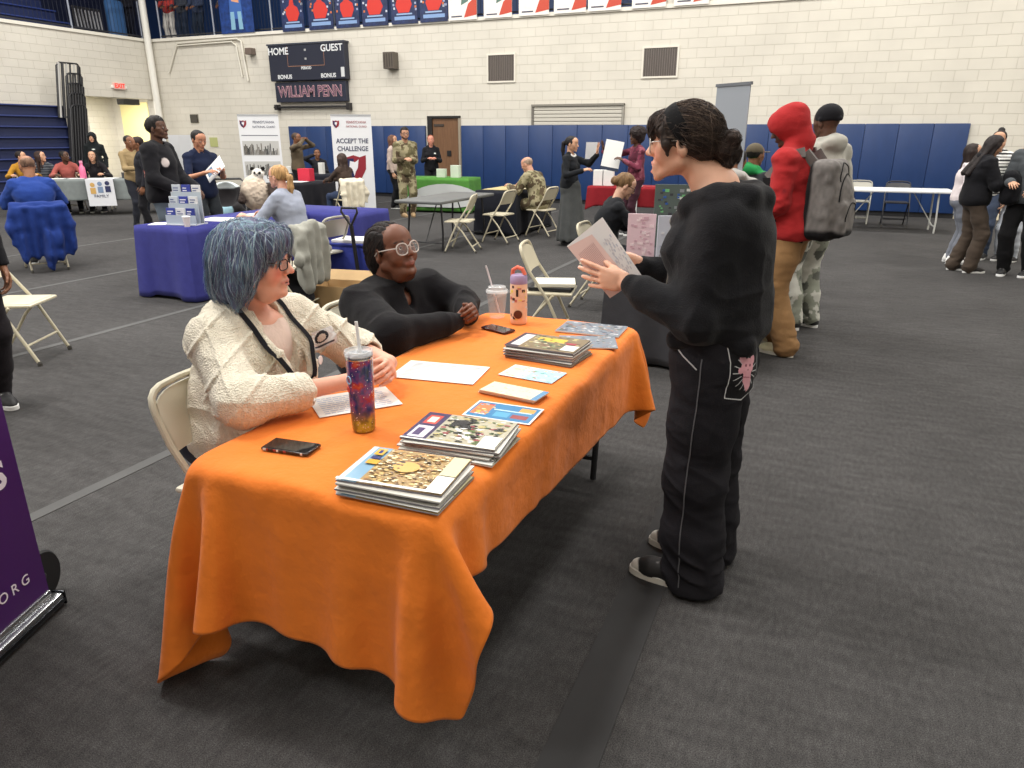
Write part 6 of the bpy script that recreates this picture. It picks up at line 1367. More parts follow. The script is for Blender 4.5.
for i, u in enumerate((125, 129)): p_ = on(u, (GA + gn * .3)[:2], (GB + gn * .3)[:2]); sheet2('small_jar', ('left small dark jar at the right end of the grey table', 'right small dark jar at the right end of the grey table')[i], 'jar', p_[0], p_[1], bz, .05, .05, .12, (60, 62, 66))
# ================================================================ purple banner with its cart, front left
t = thing('banner_stand', 'purple retractable banner with white lettering in a silver base at the left edge', 'banner', (-2.365, 1.315, 0)); t.rotation_euler = (0, 0, math.atan2(-.94, .34))
W_ = .86; m = MB(); m.box(.0, W_, -.002, .002, .07, 2.05, (66, 24, 92)); bp = m.build('panel', mat('purple_print', (70, 26, 98), rough=.4, var=.12, vscale=1.4), t)
ML = mat('banner_lettering', (232, 226, 238)); fl = Matrix.Rotation(0, 4, 'Z')
# the panel is read from its +y side
MY = lambda x, z: Matrix.Translation((x, .004, z)) @ Matrix.Rotation(PI, 4, 'Z') @ Matrix.Rotation(PI / 2, 4, 'X')
text('small_lettering', 'O R G', .052, MY(.14, .17), ML, t, align='CENTER', depth=.0006); text('large_lettering', 'S', .13, MY(.088, .56), ML, t, align='CENTER', depth=.0006, bold=.004)
m = MB(); m.box(-.015, W_ + .015, -.045, .045, .006, .055, (168, 170, 174), .012); m.box(-.012, W_ + .012, .044, .049, .022, .036, (90, 92, 96)); m.box(-.02, -.012, -.046, .046, .004, .058, (60, 62, 66), .003); m.box(0, W_, -.012, .012, .05, .074, (190, 192, 196), .006); m.build('base', M_CHROME, t, smooth=True)
t = thing('hand_cart', 'black folding hand cart with rubber wheels behind the purple banner', 'cart', (-2.425, 1.27, 0)); t.rotation_euler = (0, 0, math.atan2(-.94, .34))
for yy in (.02, -.34):
    m = MB(); Mx = Matrix.Translation((-.055, yy, .098)) @ Matrix.Rotation(PI / 2, 4, 'X'); m.lathe([(.070, -.016), (.090, -.016), (.097, -.008), (.097, .008), (.090, .016), (.070, .016), (.066, .006), (.066, -.006)], 28, col=(26, 26, 28), M=Mx); wh = m.build('wheel', M_RUBBER, t, smooth=True)
    m = MB(); m.lathe([(.012, -.02), (.022, -.012), (.070, -.006), (.070, .006), (.022, .012), (.012, .02)], 24, col=(60, 60, 64), M=Mx); m.build('hub', M_METAL, wh, smooth=True)
m = MB(); m.tube([(-.055, .02, .098), (-.055, -.34, .098)], .008, 8, (60, 60, 64)); m.tube([(-.05, .0, .10), (-.01, -.0, .26), (-.0, .0, .60), (.02, .0, .64), (.3, 0, .64)], .010, 8, (26, 26, 28)); m.tube([(-.05, -.3, .10), (-.01, -.3, .26), (-.0, -.3, .64), (.3, -.3, .64)], .010, 8, (26, 26, 28)); m.tube([(0, 0, .42), (0, -.3, .42)], .008, 8, (26, 26, 28)); m.tube([(0, 0, .26), (0, -.3, .26)], .008, 8, (26, 26, 28)); m.box(-.03, .02, -.02, .02, .24, .29, (40, 40, 44), .006); m.build('frame', M_METAL, t, smooth=True)
m = MB(); m.box(.0, .34, -.32, .0, .035, .05, (40, 40, 44), .004); m.box(-.02, .0, -.32, 0, .035, .14, (40, 40, 44), .004); m.build('toe_plate', M_METAL, t)
# ================================================================ helpers for the three people in front
from mathutils.bvhtree import BVHTree
def root_at(label, loc):
    return thing('person', label, 'person', loc)
def put(S, name, h, m, root):
    V, F, C = S.tri(h); return mesh_np(name, V - np.array(root.location), F, C, m, root)
def strands(S, starts, flow, n, step, r, cols, off=.001, seed=0, name='hair_strands', m_=None, root=None, parent=None, taper=True, lift=.0):
    rs = np.random.RandomState(seed); P = starts.copy().astype(float); N = len(P); path = [P.copy()]; L = rs.uniform(.55, 1., N)
    def grad(P):
        e = .003; g = np.stack([S.ev((P + d).astype(np.float32)) - S.ev((P - d).astype(np.float32)) for d in np.eye(3) * e], 1); return g / np.maximum(np.linalg.norm(g, axis=1, keepdims=True), 1e-6)
    offs = off + rs.rand(N) * .004; W = rs.randn(N, 3) * .25
    for i in range(n):
        g = grad(P); d = flow(P) + W; d -= g * (d * g).sum(1, keepdims=True); d /= np.maximum(np.linalg.norm(d, axis=1, keepdims=True), 1e-6)
        P = P + d * step; D = S.ev(P.astype(np.float32)); g = grad(P); P = P - g * np.clip(D - offs - lift * (i / n) ** 2, -.03, .03)[:, None]; path.append(P.copy())
    path = np.array(path); V = []; F = []; C = []; K = 4
    T = np.gradient(path, axis=0); T /= np.maximum(np.linalg.norm(T, axis=2, keepdims=True), 1e-6)
    up = np.array([.3, .2, 1.]); A = np.cross(T, up); A /= np.maximum(np.linalg.norm(A, axis=2, keepdims=True), 1e-6); B = np.cross(T, A)
    cols = np.array([lin(c)[:3] for c in cols]); base = 0; nn = n + 1
    for k in range(N):
        cc = cols[rs.randint(len(cols))] * rs.uniform(.75, 1.25)
        for i in range(nn):
            t = i / n; rr = r * (1 - .8 * t if taper else 1) * (.5 + .5 * min(1, t * 5))
            for q in range(K):
                a = 2 * PI * q / K; V.append(path[i, k] + (A[i, k] * math.cos(a) + B[i, k] * math.sin(a) * .6) * rr); C.append(cc)
        for i in range(n):
            for q in range(K): F.append((base + i * K + q, base + i * K + (q + 1) % K, base + (i + 1) * K + (q + 1) % K, base + (i + 1) * K + q))
        base += nn * K
    o = mesh_np(name, np.array(V) - np.array(root.location), np.array(F), np.clip(np.array(C), 0, 1), m_ or M_HAIR, parent or root); o['kind'] = 'stuff'; return o
def surf_points(S, n, seed=0, cond=None, h=.01):
    V, F, C = S.tri(h); rs = np.random.RandomState(seed)
    if cond is not None: V = V[cond(V)]
    return V[rs.randint(len(V), size=n)]
def bvh_of(objs, root):
    V = []; F = []
    for o in objs:
        n = len(V); V += [v.co + root.location for v in o.data.vertices]; F += [[n + i for i in p.vertices] for p in o.data.polygons]
    return BVHTree.FromPolygons(V, F)
def inside(poly, x, y):
    r = False; n = len(poly)
    for i in range(n):
        x1, y1 = poly[i]; x2, y2 = poly[i - 1]
        if (y1 > y) != (y2 > y) and x < (x2 - x1) * (y - y1) / (y2 - y1) + x1: r = not r
    return r
def decal(name, bv, c, nrm, up, layers, root, cell=.002, lift=.0022, m_=None, parent=None, reach=.15):
    """patch of cells laid on a surface; layers = [(outline, colour)] with the last winning"""
    c = Vector(c); n = Vector(nrm).normalized(); u = Vector(up); u = (u - n * u.dot(n)).normalized(); r = u.cross(n)
    xs = [p[0] for q, _ in layers for p in q]; ys = [p[1] for q, _ in layers for p in q]
    nx = int((max(xs) - min(xs)) / cell) + 1; ny = int((max(ys) - min(ys)) / cell) + 1; x0, y0 = min(xs), min(ys); cache = {}; m = MB()
    def pt(i, j):
        if (i, j) not in cache:
            o = c + r * (x0 + i * cell) + u * (y0 + j * cell) + n * reach; h = bv.ray_cast(o, -n, reach * 2.2)[0]
            cache[i, j] = None if h is None else h + n * lift
        return cache[i, j]
    vi = {}; V = []; F = []; C = []
    for i in range(nx):
        for j in range(ny):
            x, y = x0 + (i + .5) * cell, y0 + (j + .5) * cell; col = None
            for q, cc in layers:
                if inside(q, x, y): col = cc
            if col is None: continue
            P = [pt(i, j), pt(i + 1, j), pt(i + 1, j + 1), pt(i, j + 1)]
            if any(p is None for p in P): continue
            b = len(V); V += [p - root.location for p in P]; F.append((b, b + 1, b + 2, b + 3)); C += [lin(col)[:3]] * 4
    if not V: return None
    return mesh_np(name, np.array([tuple(v) for v in V]), np.array(F), np.array(C), m_ or M_CLOTH, parent or root, smooth=False)
def crease(P, s, sh=3.):
    return -(1 - np.abs(vnoise(P * s))) ** sh
def circ(x, y, r, n=20, e=1.): return [(x + r * math.cos(2 * PI * k / n), y + r * e * math.sin(2 * PI * k / n)) for k in range(n)]
def ribbon(name, pts, w, t, col, root, bv=None, m_=None, nrm=None, parent=None, lift=.003, cast=None):
    """flat band through points, laid on the surface where bv is given"""
    P = [Vector(p) for p in pts]; Q = []
    for i in range(len(P) - 1):
        for k in range(6): Q.append(P[i].lerp(P[i + 1], k / 6))
    Q.append(P[-1])
    if bv and cast is not None:
        cd = Vector(cast).normalized(); Q2 = []
        for q in Q:
            h = bv.ray_cast(q + cd * .18, -cd, .36)[0]; Q2.append(q if h is None else h + cd * lift)
        Q3 = [Q2[0]] + [(Q2[i - 1] + Q2[i] * 2 + Q2[i + 1]) / 4 for i in range(1, len(Q2) - 1)] + [Q2[-1]]; Q = Q3; Ns = [cd] * len(Q)
    elif bv:
        R_ = []
        for q in Q:
            h, hn, _, d = bv.find_nearest(q); R_.append((h + hn * lift, hn) if d < .06 else (q, hn))
        Q = [a for a, b in R_]; Ns = [b for a, b in R_]
    else: Ns = [Vector(nrm)] * len(Q)
    m = MB(); vs = []
    for i, q in enumerate(Q):
        d = (Q[min(i + 1, len(Q) - 1)] - Q[max(i - 1, 0)]).normalized(); s_ = d.cross(Ns[i]).normalized(); nn = s_.cross(d).normalized()
        for a, b in ((-1, -1), (1, -1), (1, 1), (-1, 1)): vs.append(q + s_ * a * w / 2 + nn * b * t / 2 - root.location)
    fs = [(0, 1, 2, 3), tuple(4 * (len(Q) - 1) + k for k in (3, 2, 1, 0))]
    for i in range(len(Q) - 1):
        for k in range(4): fs.append((4 * i + k, 4 * i + 4 + k, 4 * i + 4 + (k + 1) % 4, 4 * i + (k + 1) % 4))
    m.add(vs, fs, col); return m.build(name, m_ or M_CLOTH, parent or root, smooth=True)
def az(a, pitch=0., roll=0.): return rot(a - 90, pitch, roll)     # head turned to world azimuth a
V3 = lambda *a: np.array(a, float)
# ================================================================ standing young woman with the leaflet
_shoe = shoe
def shoe(root, p, *a, **k): return _shoe(root, tuple(Vector(p) - root.location), *a, **k)
def girl():
    root = root_at('standing young woman with a bun, black hoodie and wide black jeans holding a leaflet', (-.30, 2.46, 0))
    SK = (222, 172, 146); HF = Frame((-.452, 2.455, 1.578), az(181, -1, 0), 1.03); nb = V3(-.335, 2.46, 1.44)
    # arms
    SL, SR = V3(-.290, 2.325, 1.335), V3(-.305, 2.60, 1.340)
    eL, wL = V3(-.335, 2.265, 1.045), V3(-.570, 2.335, 1.128)
    eR, wR = V3(-.36, 2.655, 1.08), V3(-.560, 2.475, 1.165)
    B = SDF(k=.012, col=SK); B.fr = Frame()
    neck_sdf(B, HF, nb, SK, .052); B.cap(nb, nb + V3(.015, 0, -.1), .07, .09, col=SK, k=.04); B.cap(nb + V3(.01, -.10, -.045), nb + V3(.01, .10, -.045), .045, col=SK, k=.05)
    head_sdf(B, HF, SK, (206, 120, 112), (52, 40, 34), True, .12, mouth=1.2, big=True, blush=.10)
    for a, b in ((eL, wL), (eR, wR)): B.cap(a + (b - a) * .5, b, .03, .024, col=SK)
    hand_sdf(B, wL + V3(-.012, .0, .004), (-1, .10, .10), (0, 1, 0), (0, 0, 1), 1.02, SK, curls=[(2, 6, 4), (8, 10, 6), (12, 14, 8), (16, 16, 10)], spread=7, thumb=26, nail=(236, 196, 184), thumbcurl=25)
    hand_sdf(B, wR + V3(-.006, 0, .0), (-.97, -.18, .22), (0, -1, -.1), (-.1, -.55, 1), 1.0, SK, curls=[(14, 24, 18)] * 4, spread=3, thumb=14, nail=(236, 196, 184), thumbcurl=12)
    B.cap((-.36, 2.47, 1.3), (-.31, 2.46, .95), .09, .10, col=SK)
    for y in (2.37, 2.55): B.cap((-.31, y, .92), (-.30, y, .12), .07, .04, col=SK)
    V, F, C = B.tri(.0042); body = mesh_np('body', V - np.array(root.location), F, C, M_SKIN, root)
    eyes2(HF, root)
    m = MB()                                                     # rings on the far thumb
    g = spectacles(HF, root, (214, 206, 200), 'round', lens=True, th=.0019)
    # jeans
    J = SDF(k=.05, col=(33, 32, 36))
    J.ell((-.295, 2.46, .885), (.142, .178, .13)); J.ell((-.245, 2.395, .84), (.092, .085, .095), k=.05); J.ell((-.245, 2.525, .84), (.092, .085, .095), k=.05)
    J.cap((-.29, 2.43, .97), (-.29, 2.49, .97), .128)
    J.chain([(-.290, 2.375, .88), (-.296, 2.365, .66), (-.300, 2.36, .44), (-.292, 2.355, .22), (-.275, 2.352, .03)], [.120, .112, .102, .104, .108], k=.04)
    J.chain([(-.285, 2.545, .88), (-.275, 2.55, .66), (-.275, 2.565, .44), (-.262, 2.575, .22), (-.250, 2.58, .045)], [.120, .108, .098, .100, .104], k=.03)
    J.plane((0, 0, .022), (0, 0, -1), k=.006)
    for y in (2.352, 2.58): J.ell((-.27, y, 0), (.088, .085, .06), mode='s', k=.01)
    J.ell((-.42, 2.352, .0), (.09, .05, .075), mode='s', k=.03); J.ell((-.40, 2.58, .0), (.09, .05, .085), mode='s', k=.03)
    def jd(P):
        z = P[:, 2]; w = np.clip((.75 - z) / .5, .1, 1); k = np.exp(-((z - .47) / .12) ** 2); lo = np.exp(-((z - .12) / .13) ** 2)
        dg = z * 42 + P[:, 0] * 16 + 2.6 * vnoise(P * 6)
        return (.004 + .006 * k + .011 * lo) * (crease(P + P[:, :1] * V3(0, 0, .5), V3(7, 7, 17), 2.) + .4) + .003 * crease(P + 4, V3(14, 14, 30)) + .005 * np.exp(-((z - .80) / .07) ** 2) * crease(P, V3(9, 9, 28), 2.) + .006 * crease(P + 9, V3(11, 11, 2.2), 3.) * w
    J.disp = jd
    jeans = put(J, 'jeans', .0065, M_DENIM, root); bj = bvh_of([jeans], root)
    # outer seam, pocket, belt loops
    GR = (92, 92, 96)
    ribbon('side_seam', [(-.305, 2.22, .93), (-.305, 2.235, .75), (-.315, 2.24, .5), (-.318, 2.24, .28), (-.31, 2.23, .06)], .004, .002, GR, root, bj)
    ribbon('pocket_stitching', [(-.40, 2.30, .935), (-.345, 2.25, .905), (-.318, 2.235, .885)], .004, .002, (170, 170, 172), root, bj)
    pk = [(-.075, -.085), (-.075, .085), (.075, .085), (.075, -.055), (.0, -.098)]
    inn = [(-.072, -.082), (-.072, .082), (.072, .082), (.072, -.053), (.0, -.094)]; PW = (196, 196, 198); PKC = (216, 158, 168); lay = [(pk, PW), (inn, (26, 25, 28))]
    for k in range(16):
        a = 2 * PI * k / 16; ca, sa = math.cos(a), math.sin(a); lay.append(([(ca * .03 - sa * .0013, sa * .03 + ca * .0013), (ca * .03 + sa * .0013, sa * .03 - ca * .0013), (ca * .063 + sa * .0013, sa * .063 - ca * .0013), (ca * .063 - sa * .0013, sa * .063 + ca * .0013)], PW))
    lay += [(circ(.0, .018, .034, e=.85), PKC), (circ(-.026, .044, .014), PKC), (circ(.030, .040, .015), PKC), ([(-.02, .0), (.022, .0), (.032, -.05), (.012, -.07), (-.006, -.05), (-.02, -.03)], PKC), (circ(-.034, .008, .011), PKC), (circ(.012, .022, .005), (120, 60, 76)), (circ(-.012, .024, .005), (120, 60, 76)), (circ(.0, .008, .004, e=.6), (120, 60, 76)), ([(-.02, -.012), (.02, -.018), (.02, -.022), (-.02, -.017)], (176, 110, 124))]
    decal('embroidered_pocket', bj, (-.165, 2.33, .872), (.86, -.50, .10), (.16, 0, 1), lay, root, cell=.0016)
    # hoodie
    T = SDF(k=.05, col=(30, 30, 33))
    T.ell((-.318, 2.46, 1.21), (.150, .185, .21), M=rot(0, 0, 0)); T.ell((-.300, 2.46, 1.06), (.158, .182, .15)); T.ell((-.285, 2.46, 1.0), (.160, .185, .075), k=.04)
    for y in (2.385, 2.535): T.ell((-.415, y, 1.245), (.065, .062, .068), k=.05)
    T.cap(SL + V3(0, .03, .005), SR - V3(0, .03, -.005), .068, k=.07); T.cap((-.320, 2.40, 1.385), (-.320, 2.52, 1.385), .062, k=.08)
    for a, e, w in ((SL, eL, wL), (SR, eR, wR)):
        T.cap(a, e, .069, .063, k=.06); c = e + (w - e) * .80; T.cap(e, c, .067, .054, k=.03); T.cap(c + (w - c) * .15, w - (w - c) * .05, .040, .036, k=.012)
    # hood lying on the back
    T.ell((-.225, 2.46, 1.345), (.080, .150, .062), M=rot(0, 0, 40), k=.05); T.ell((-.205, 2.46, 1.27), (.055, .13, .09), k=.06); T.ell((-.22, 2.46, 1.14), (.085, .16, .16), k=.07)
    T.chain([(-.445, 2.46, 1.335), (-.405, 2.385, 1.385), (-.315, 2.350, 1.428), (-.225, 2.375, 1.425), (-.190, 2.46, 1.415), (-.225, 2.545, 1.425), (-.315, 2.57, 1.428), (-.405, 2.535, 1.385), (-.445, 2.46, 1.335)], [.022, .025, .029, .031, .032, .031, .029, .025, .022], k=.035)
    T.cap(nb + V3(-.005, 0, -.06), nb + V3(-.02, 0, .14), .058, .085, mode='s', k=.012)
    T.box((-.29, 2.46, .955), (.143, .166, .034), rd=.03, k=.012)
    T.plane((0, 0, .925), (0, 0, -1), k=.008)
    def td(P):
        de = np.minimum(np.linalg.norm(P - eL, axis=1), np.linalg.norm(P - eR, axis=1)); k = np.exp(-(de / .10) ** 2); da = np.exp(-(np.linalg.norm(P - V3(-.36, 2.30, 1.26), axis=1) / .09) ** 2)
        lowt = np.exp(-((P[:, 2] - 1.03) / .06) ** 2)
        return .007 * (crease(P, V3(6, 6, 11)) + .6 * crease(P + 3, V3(13, 13, 6)) + .5) + .010 * k * crease(P, V3(16, 16, 20), 2.) + .006 * da * crease(P + 5, V3(20, 20, 9)) + .006 * lowt * crease(P + 1, V3(9, 9, 22), 2.) + .0012 * vnoise(P * 34)
    T.disp = td
    hood = put(T, 'hoodie', .0055, mat('black_fleece', rough=.95, sheen=.08, bump=.3, bscale=200, var=.12, vscale=18, spec=.1), root)
    bh = bvh_of([hood], root)
    ribbon('zip', [(-.450, 2.452, 1.33), (-.478, 2.44, 1.26), (-.482, 2.44, 1.15), (-.468, 2.445, 1.03)], .006, .003, (168, 166, 160), root, bh, m_=M_METAL)
    # shoes
    o = shoe(root, (-.318, 2.350, 0), 84, (26, 26, 28), (226, 224, 216), s=1.0, h=.005, toe=(226, 224, 216)); shoe(root, (-.300, 2.585, 0), 84, (26, 26, 28), (226, 224, 216), s=.98, h=.005, toe=(226, 224, 216))
    # hair
    DK = (60, 49, 45)
    S = SDF(k=.02, col=DK); S.fr = HF; E = S.ell
    E((0, -.018, .036), (.0835, .103, .091)); E((0, -.05, .01), (.075, .075, .08), k=.03)
    E((0, .10, -.055), (.085, .085, .095), mode='s', k=.010); E((0, .03, -.085), (.13, .10, .075), mode='s', k=.012)
    E((0, .062, .052), (.069, .050, .046), k=.02); E((0, .088, .026), (.054, .015, .024), k=.012)                 # fringe
    for sx in (-1, 1): S.chain([(sx * .066, .055, .04), (sx * .076, .040, .0), (sx * .072, .034, -.035)], [.016, .012, .003], k=.012)
    E((0, -.125, -.012), (.046, .040, .044), k=.008); E((.014, -.150, -.030), (.030, .026, .030), k=.006); E((-.014, -.150, .012), (.030, .024, .026), k=.006); E((0, -.135, -.055), (.028, .024, .022), k=.006)
    S.fr = Frame(); o_, M_ = HF.o, HF.M
    S.disp = lambda P: .0022 * vnoise(((P - o_) @ M_) * V3(120, 30, 120)) + .002 * vnoise(P * 40)
    S.tint = lambda P, C: np.clip(C * (1 + .35 * vnoise(((P - o_) @ M_) * V3(160, 25, 160)))[:, None], 0, 1)
    hair = put(S, 'hair', .0035, M_HAIR, root)
    loc = lambda P: (P - o_) @ M_ / HF.s
    st_ = surf_points(S, 520, 1, lambda V: (loc(V)[:, 1] > -.08) & (loc(V)[:, 2] > .0) & (loc(V)[:, 1] < .055))
    bun = HF.p((0, -.115, .0)); strands(S, st_, lambda P: (bun - P) * 6, 12, .012, .0016, (DK, (84, 70, 62), (106, 90, 78), (44, 36, 35)), root=root, parent=hair)
    st2 = surf_points(S, 200, 2, lambda V: (loc(V)[:, 1] > .05) & (loc(V)[:, 2] > .055)); dn = HF.v((0, .25, -1)); strands(S, st2, lambda P: np.repeat(dn[None], len(P), 0), 9, .009, .0018, (DK, (76, 62, 56), (44, 36, 35)), root=root, parent=hair, seed=3)
    bs = surf_points(S, 220, 4, lambda V: loc(V)[:, 1] < -.10); ax = HF.v((1, 0, 0)); bc = HF.p((0, -.13, -.02)); strands(S, bs, lambda P: np.cross(P - bc, ax), 10, .010, .0016, (DK, (88, 72, 64), (44, 36, 35)), root=root, parent=hair, seed=5)
    # headband
    Hb = SDF(k=.004, col=(19, 19, 21)); Hb.fr = HF; Hb.ell((0, -.018, .038), (.0885, .1085, .0970)); nv = np.array((0, .8, -.6)); cv = np.array((0, -.008, .04))
    Hb.plane(cv + nv * .030, nv); Hb.plane(cv - nv * .022, -nv); Hb.plane((0, 0, -.075), (0, 0, -1)); Hb.fr = Frame()
    put(Hb, 'headband', .0035, M_CLOTH, root)
    # booklet held in both hands
    t = thing('leaflet', 'open leaflet with a pink printed page held by the young woman in the black hoodie', 'leaflet', (-.683, 2.400, 1.205))
    a_, b_, c_, d_ = [Vector(q) - t.location for q in ((-.812, 2.37, 1.238), (-.700, 2.41, 1.338), (-.545, 2.40, 1.145), (-.648, 2.37, 1.068))]
    m = MB(); n = Vector((0, -1, 0)); th = n * .0012
    m.add([a_, b_, c_, d_, a_ + th, b_ + th, c_ + th, d_ + th], [(0, 1, 2, 3), (7, 6, 5, 4), (0, 4, 5, 1), (1, 5, 6, 2), (2, 6, 7, 3), (3, 7, 4, 0)], (234, 230, 230)); m.build('back_page', M_PAPER, t)
    f = lambda s, r, l: a_.lerp(b_, s).lerp(d_.lerp(c_, s), r) + n * l
    m = MB(); m.add([f(0, .02, .003), f(.62, .10, .012), f(.70, 1.0, .010), f(0, 1, .003)], [(0, 1, 2, 3)], (232, 200, 194)); fp = m.build('front_page', M_PAPER, t)
    m = MB()
    for k in range(13):
        s = .10 + .035 * k; m.add([f(s, .2, .0068 + s * .012), f(s + .010, .2, .0068 + s * .012), f(s + .010, .88, .0062 + s * .010), f(s, .88, .0062 + s * .010)], [(0, 1, 2, 3)], (188, 150, 148))
    m.build('printed_line', M_PAPER, fp)
    m = MB()
    rr = random.Random(4)
    for k in range(46):
        s, r = rr.uniform(.66, .95), rr.uniform(.25, .8); w = .03; m.add([f(s, r, .0022), f(s + w, r, .0022), f(s + w, r + .04, .0022), f(s, r + .05, .0022)], [(0, 1, 2, 3)], rr.choice(((206, 200, 206), (196, 196, 208), (216, 210, 214))))
    m.build('faint_picture', M_PAPER, t)
def eyes2(HF, root, gaze=(0, 0), iris=(70, 45, 30)):
    n0 = [o for o in COL.objects if o.name.startswith('eye')]
    eyes(HF, root, iris, gaze)
    for o in COL.objects:
        if o.name.startswith('eye') and o not in n0 and o.parent is root and o.type == 'MESH' and o.data.name.split('.')[0] == 'eye':
            o.data.transform(Matrix.Translation(-root.location))
_sp = spectacles
def spectacles(F, root, *a, **k):
    o = _sp(F, root, *a, **k)
    if k.get('lens', True):
        for q in [o] + list(o.children): q.data.transform(Matrix.Translation(-root.location))
    return o
girl()
# ================================================================ blue haired woman in the white cardigan
def bluewoman():
    root = root_at('seated woman with blue-grey bobbed hair and glasses in a cream openwork cardigan and black lanyard', (-1.97, 1.86, 0))
    SK = (222, 164, 140); HF = Frame((-1.738, 1.862, 1.200), az(20, -2, 0), 1.04); nb = V3(-1.815, 1.862, 1.045)
    SRr, SLl = V3(-1.815, 1.690, .960), V3(-1.770, 2.050, .965)          # near (right) and far (left) shoulders
    eR, wR = V3(-1.585, 1.560, .815), V3(-1.395, 1.850, .822)
    eL, wL = V3(-1.575, 2.170, .825), V3(-1.375, 2.075, .825)
    B = SDF(k=.012, col=SK)
    neck_sdf(B, HF, nb, SK, .050, .5); B.ell(nb + V3(.04, .01, -.07), (.08, .11, .06), col=SK, k=.05)
    head_sdf(B, HF, SK, (190, 110, 104), (120, 104, 96), True, .9, mouth=.15, big=True, blush=.16, old=True)
    for e, w in ((eR, wR), (eL, wL)): B.cap(e, w, .040, .026, col=SK, k=.02)
    hand_sdf(B, wR + V3(.008, .02, 0), (.45, .86, .10), (-.6, .42, -.30), (-.1, .2, 1), 1.0, SK, curls=[(28, 34, 24), (32, 36, 26), (36, 38, 28), (40, 40, 30)], spread=2, thumb=30, nail=(232, 190, 178))
    hand_sdf(B, wL + V3(.01, -.02, 0), (.55, -.78, .10), (-.5, -.45, -.30), (-.1, -.2, 1), 1.0, SK, curls=[(34, 40, 28)] * 4, spread=2, thumb=30, nail=(232, 190, 178))
    B.cap((-1.98, 1.86, .56), (-1.86, 1.86, .9), .12, .12, col=SK); B.cap((-1.95, 1.76, .54), (-1.52, 1.73, .53), .08, .06, col=SK); B.cap((-1.95, 1.96, .54), (-1.52, 1.99, .53), .08, .06, col=SK)
    B.cap((-1.52, 1.73, .53), (-1.55, 1.73, .1), .055, .038, col=SK); B.cap((-1.52, 1.99, .53), (-1.55, 1.99, .1), .055, .038, col=SK)
    V, F, C = B.tri(.0042); mesh_np('body', V - np.array(root.location), F, C, M_SKIN, root); eyes2(HF, root, (-5, 4), (80, 100, 110)); spectacles(HF, root, (48, 26, 26), 'rect', lens=True, th=.0022)
    # trousers
    J = SDF(k=.05, col=(52, 54, 66)); J.ell((-1.98, 1.86, .55), (.17, .20, .11))
    for y0, y1 in ((1.76, 1.73), (1.96, 1.99)): J.chain([(-1.95, y0, .545), (-1.52, y1, .53), (-1.55, y1, .12)], [.105, .085, .065])
    J.disp = lambda P: .006 * vnoise(P * 14); put(J, 'trousers', .012, M_CLOTH, root)
    for y in (1.73, 1.99): shoe(root, (-1.56, y, 0), -90, (50, 48, 50), (200, 198, 190), s=.95)
    # inner top, then cardigan
    U = SDF(k=.04, col=(222, 200, 188)); U.ell((-1.80, 1.865, .90), (.135, .16, .14)); U.ell((-1.84, 1.862, .72), (.16, .18, .2)); U.cap(nb + V3(.03, 0, -.02), nb + V3(.06, 0, .12), .062, .08, mode='s', k=.012); U.disp = lambda P: .004 * vnoise(P * V3(20, 20, 8)); put(U, 'top', .008, M_CLOTH, root)
    WOOL = (226, 218, 200)
    T = SDF(k=.05, col=WOOL)
    T.ell((-1.835, 1.862, .90), (.145, .190, .165), M=rot(0, 0, 0)); T.ell((-1.880, 1.862, .70), (.175, .210, .22)); T.ell((-1.905, 1.862, .56), (.180, .215, .12)); T.ell((-1.78, 1.86, .76), (.13, .19, .15), k=.06); T.ell((-1.83, 1.84, .60), (.17, .23, .13), k=.06)
    T.ell((-1.745, 1.78, .865), (.085, .085, .09), k=.05); T.ell((-1.735, 1.955, .865), (.085, .085, .09), k=.05)
    T.cap(SRr, SLl, .070, k=.07); T.cap(SRr * .4 + nb * .6 + V3(-.02, 0, -.02), SLl * .4 + nb * .6 + V3(-.02, 0, -.02), .062, k=.06); T.ell(nb + V3(-.055, 0, -.03), (.075, .12, .06), k=.05)
    for a, e, w, f_ in ((SRr, eR, wR, .52), (SLl, eL, wL, .18)):
        T.cap(a, e, .076, .072, k=.05); c = e + (w - e) * f_; T.cap(e, c, .074, .062, k=.03); T.cap(c - (w - e) * .06, c, .062, .066, k=.006)
    # open front
    vax = V3(1, .03, .0); 
    T.chain([nb + V3(.02, .0, .02), nb + V3(.13, .01, -.10), (-1.64, 1.875, .80), (-1.62, 1.88, .66)], [.058, .050, .036, .026], mode='s', k=.012)
    T.cap(nb + V3(-.0, 0, .02), nb + V3(.04, 0, .15), .060, .085, mode='s', k=.010)
    # ribbed placket edges
    T.chain([nb + V3(-.035, -.068, .012), nb + V3(.05, -.072, -.035), (-1.640, 1.800, .90), (-1.606, 1.825, .80), (-1.596, 1.84, .70)], [.018, .018, .017, .017, .016], k=.010)
    T.chain([nb + V3(-.035, .068, .012), nb + V3(.05, .080, -.035), (-1.632, 1.955, .90), (-1.604, 1.925, .80), (-1.594, 1.905, .70)], [.018, .018, .017, .017, .016], k=.010)
    for e, w, f_ in ((eR, wR, .52), (eL, wL, .18)):
        d = w - e; T.cap(e + d * (f_ + .03), e + d * (f_ + .25), .044, .048, mode='s', k=.006)
    T.plane((0, 0, .44), (0, 0, -1))
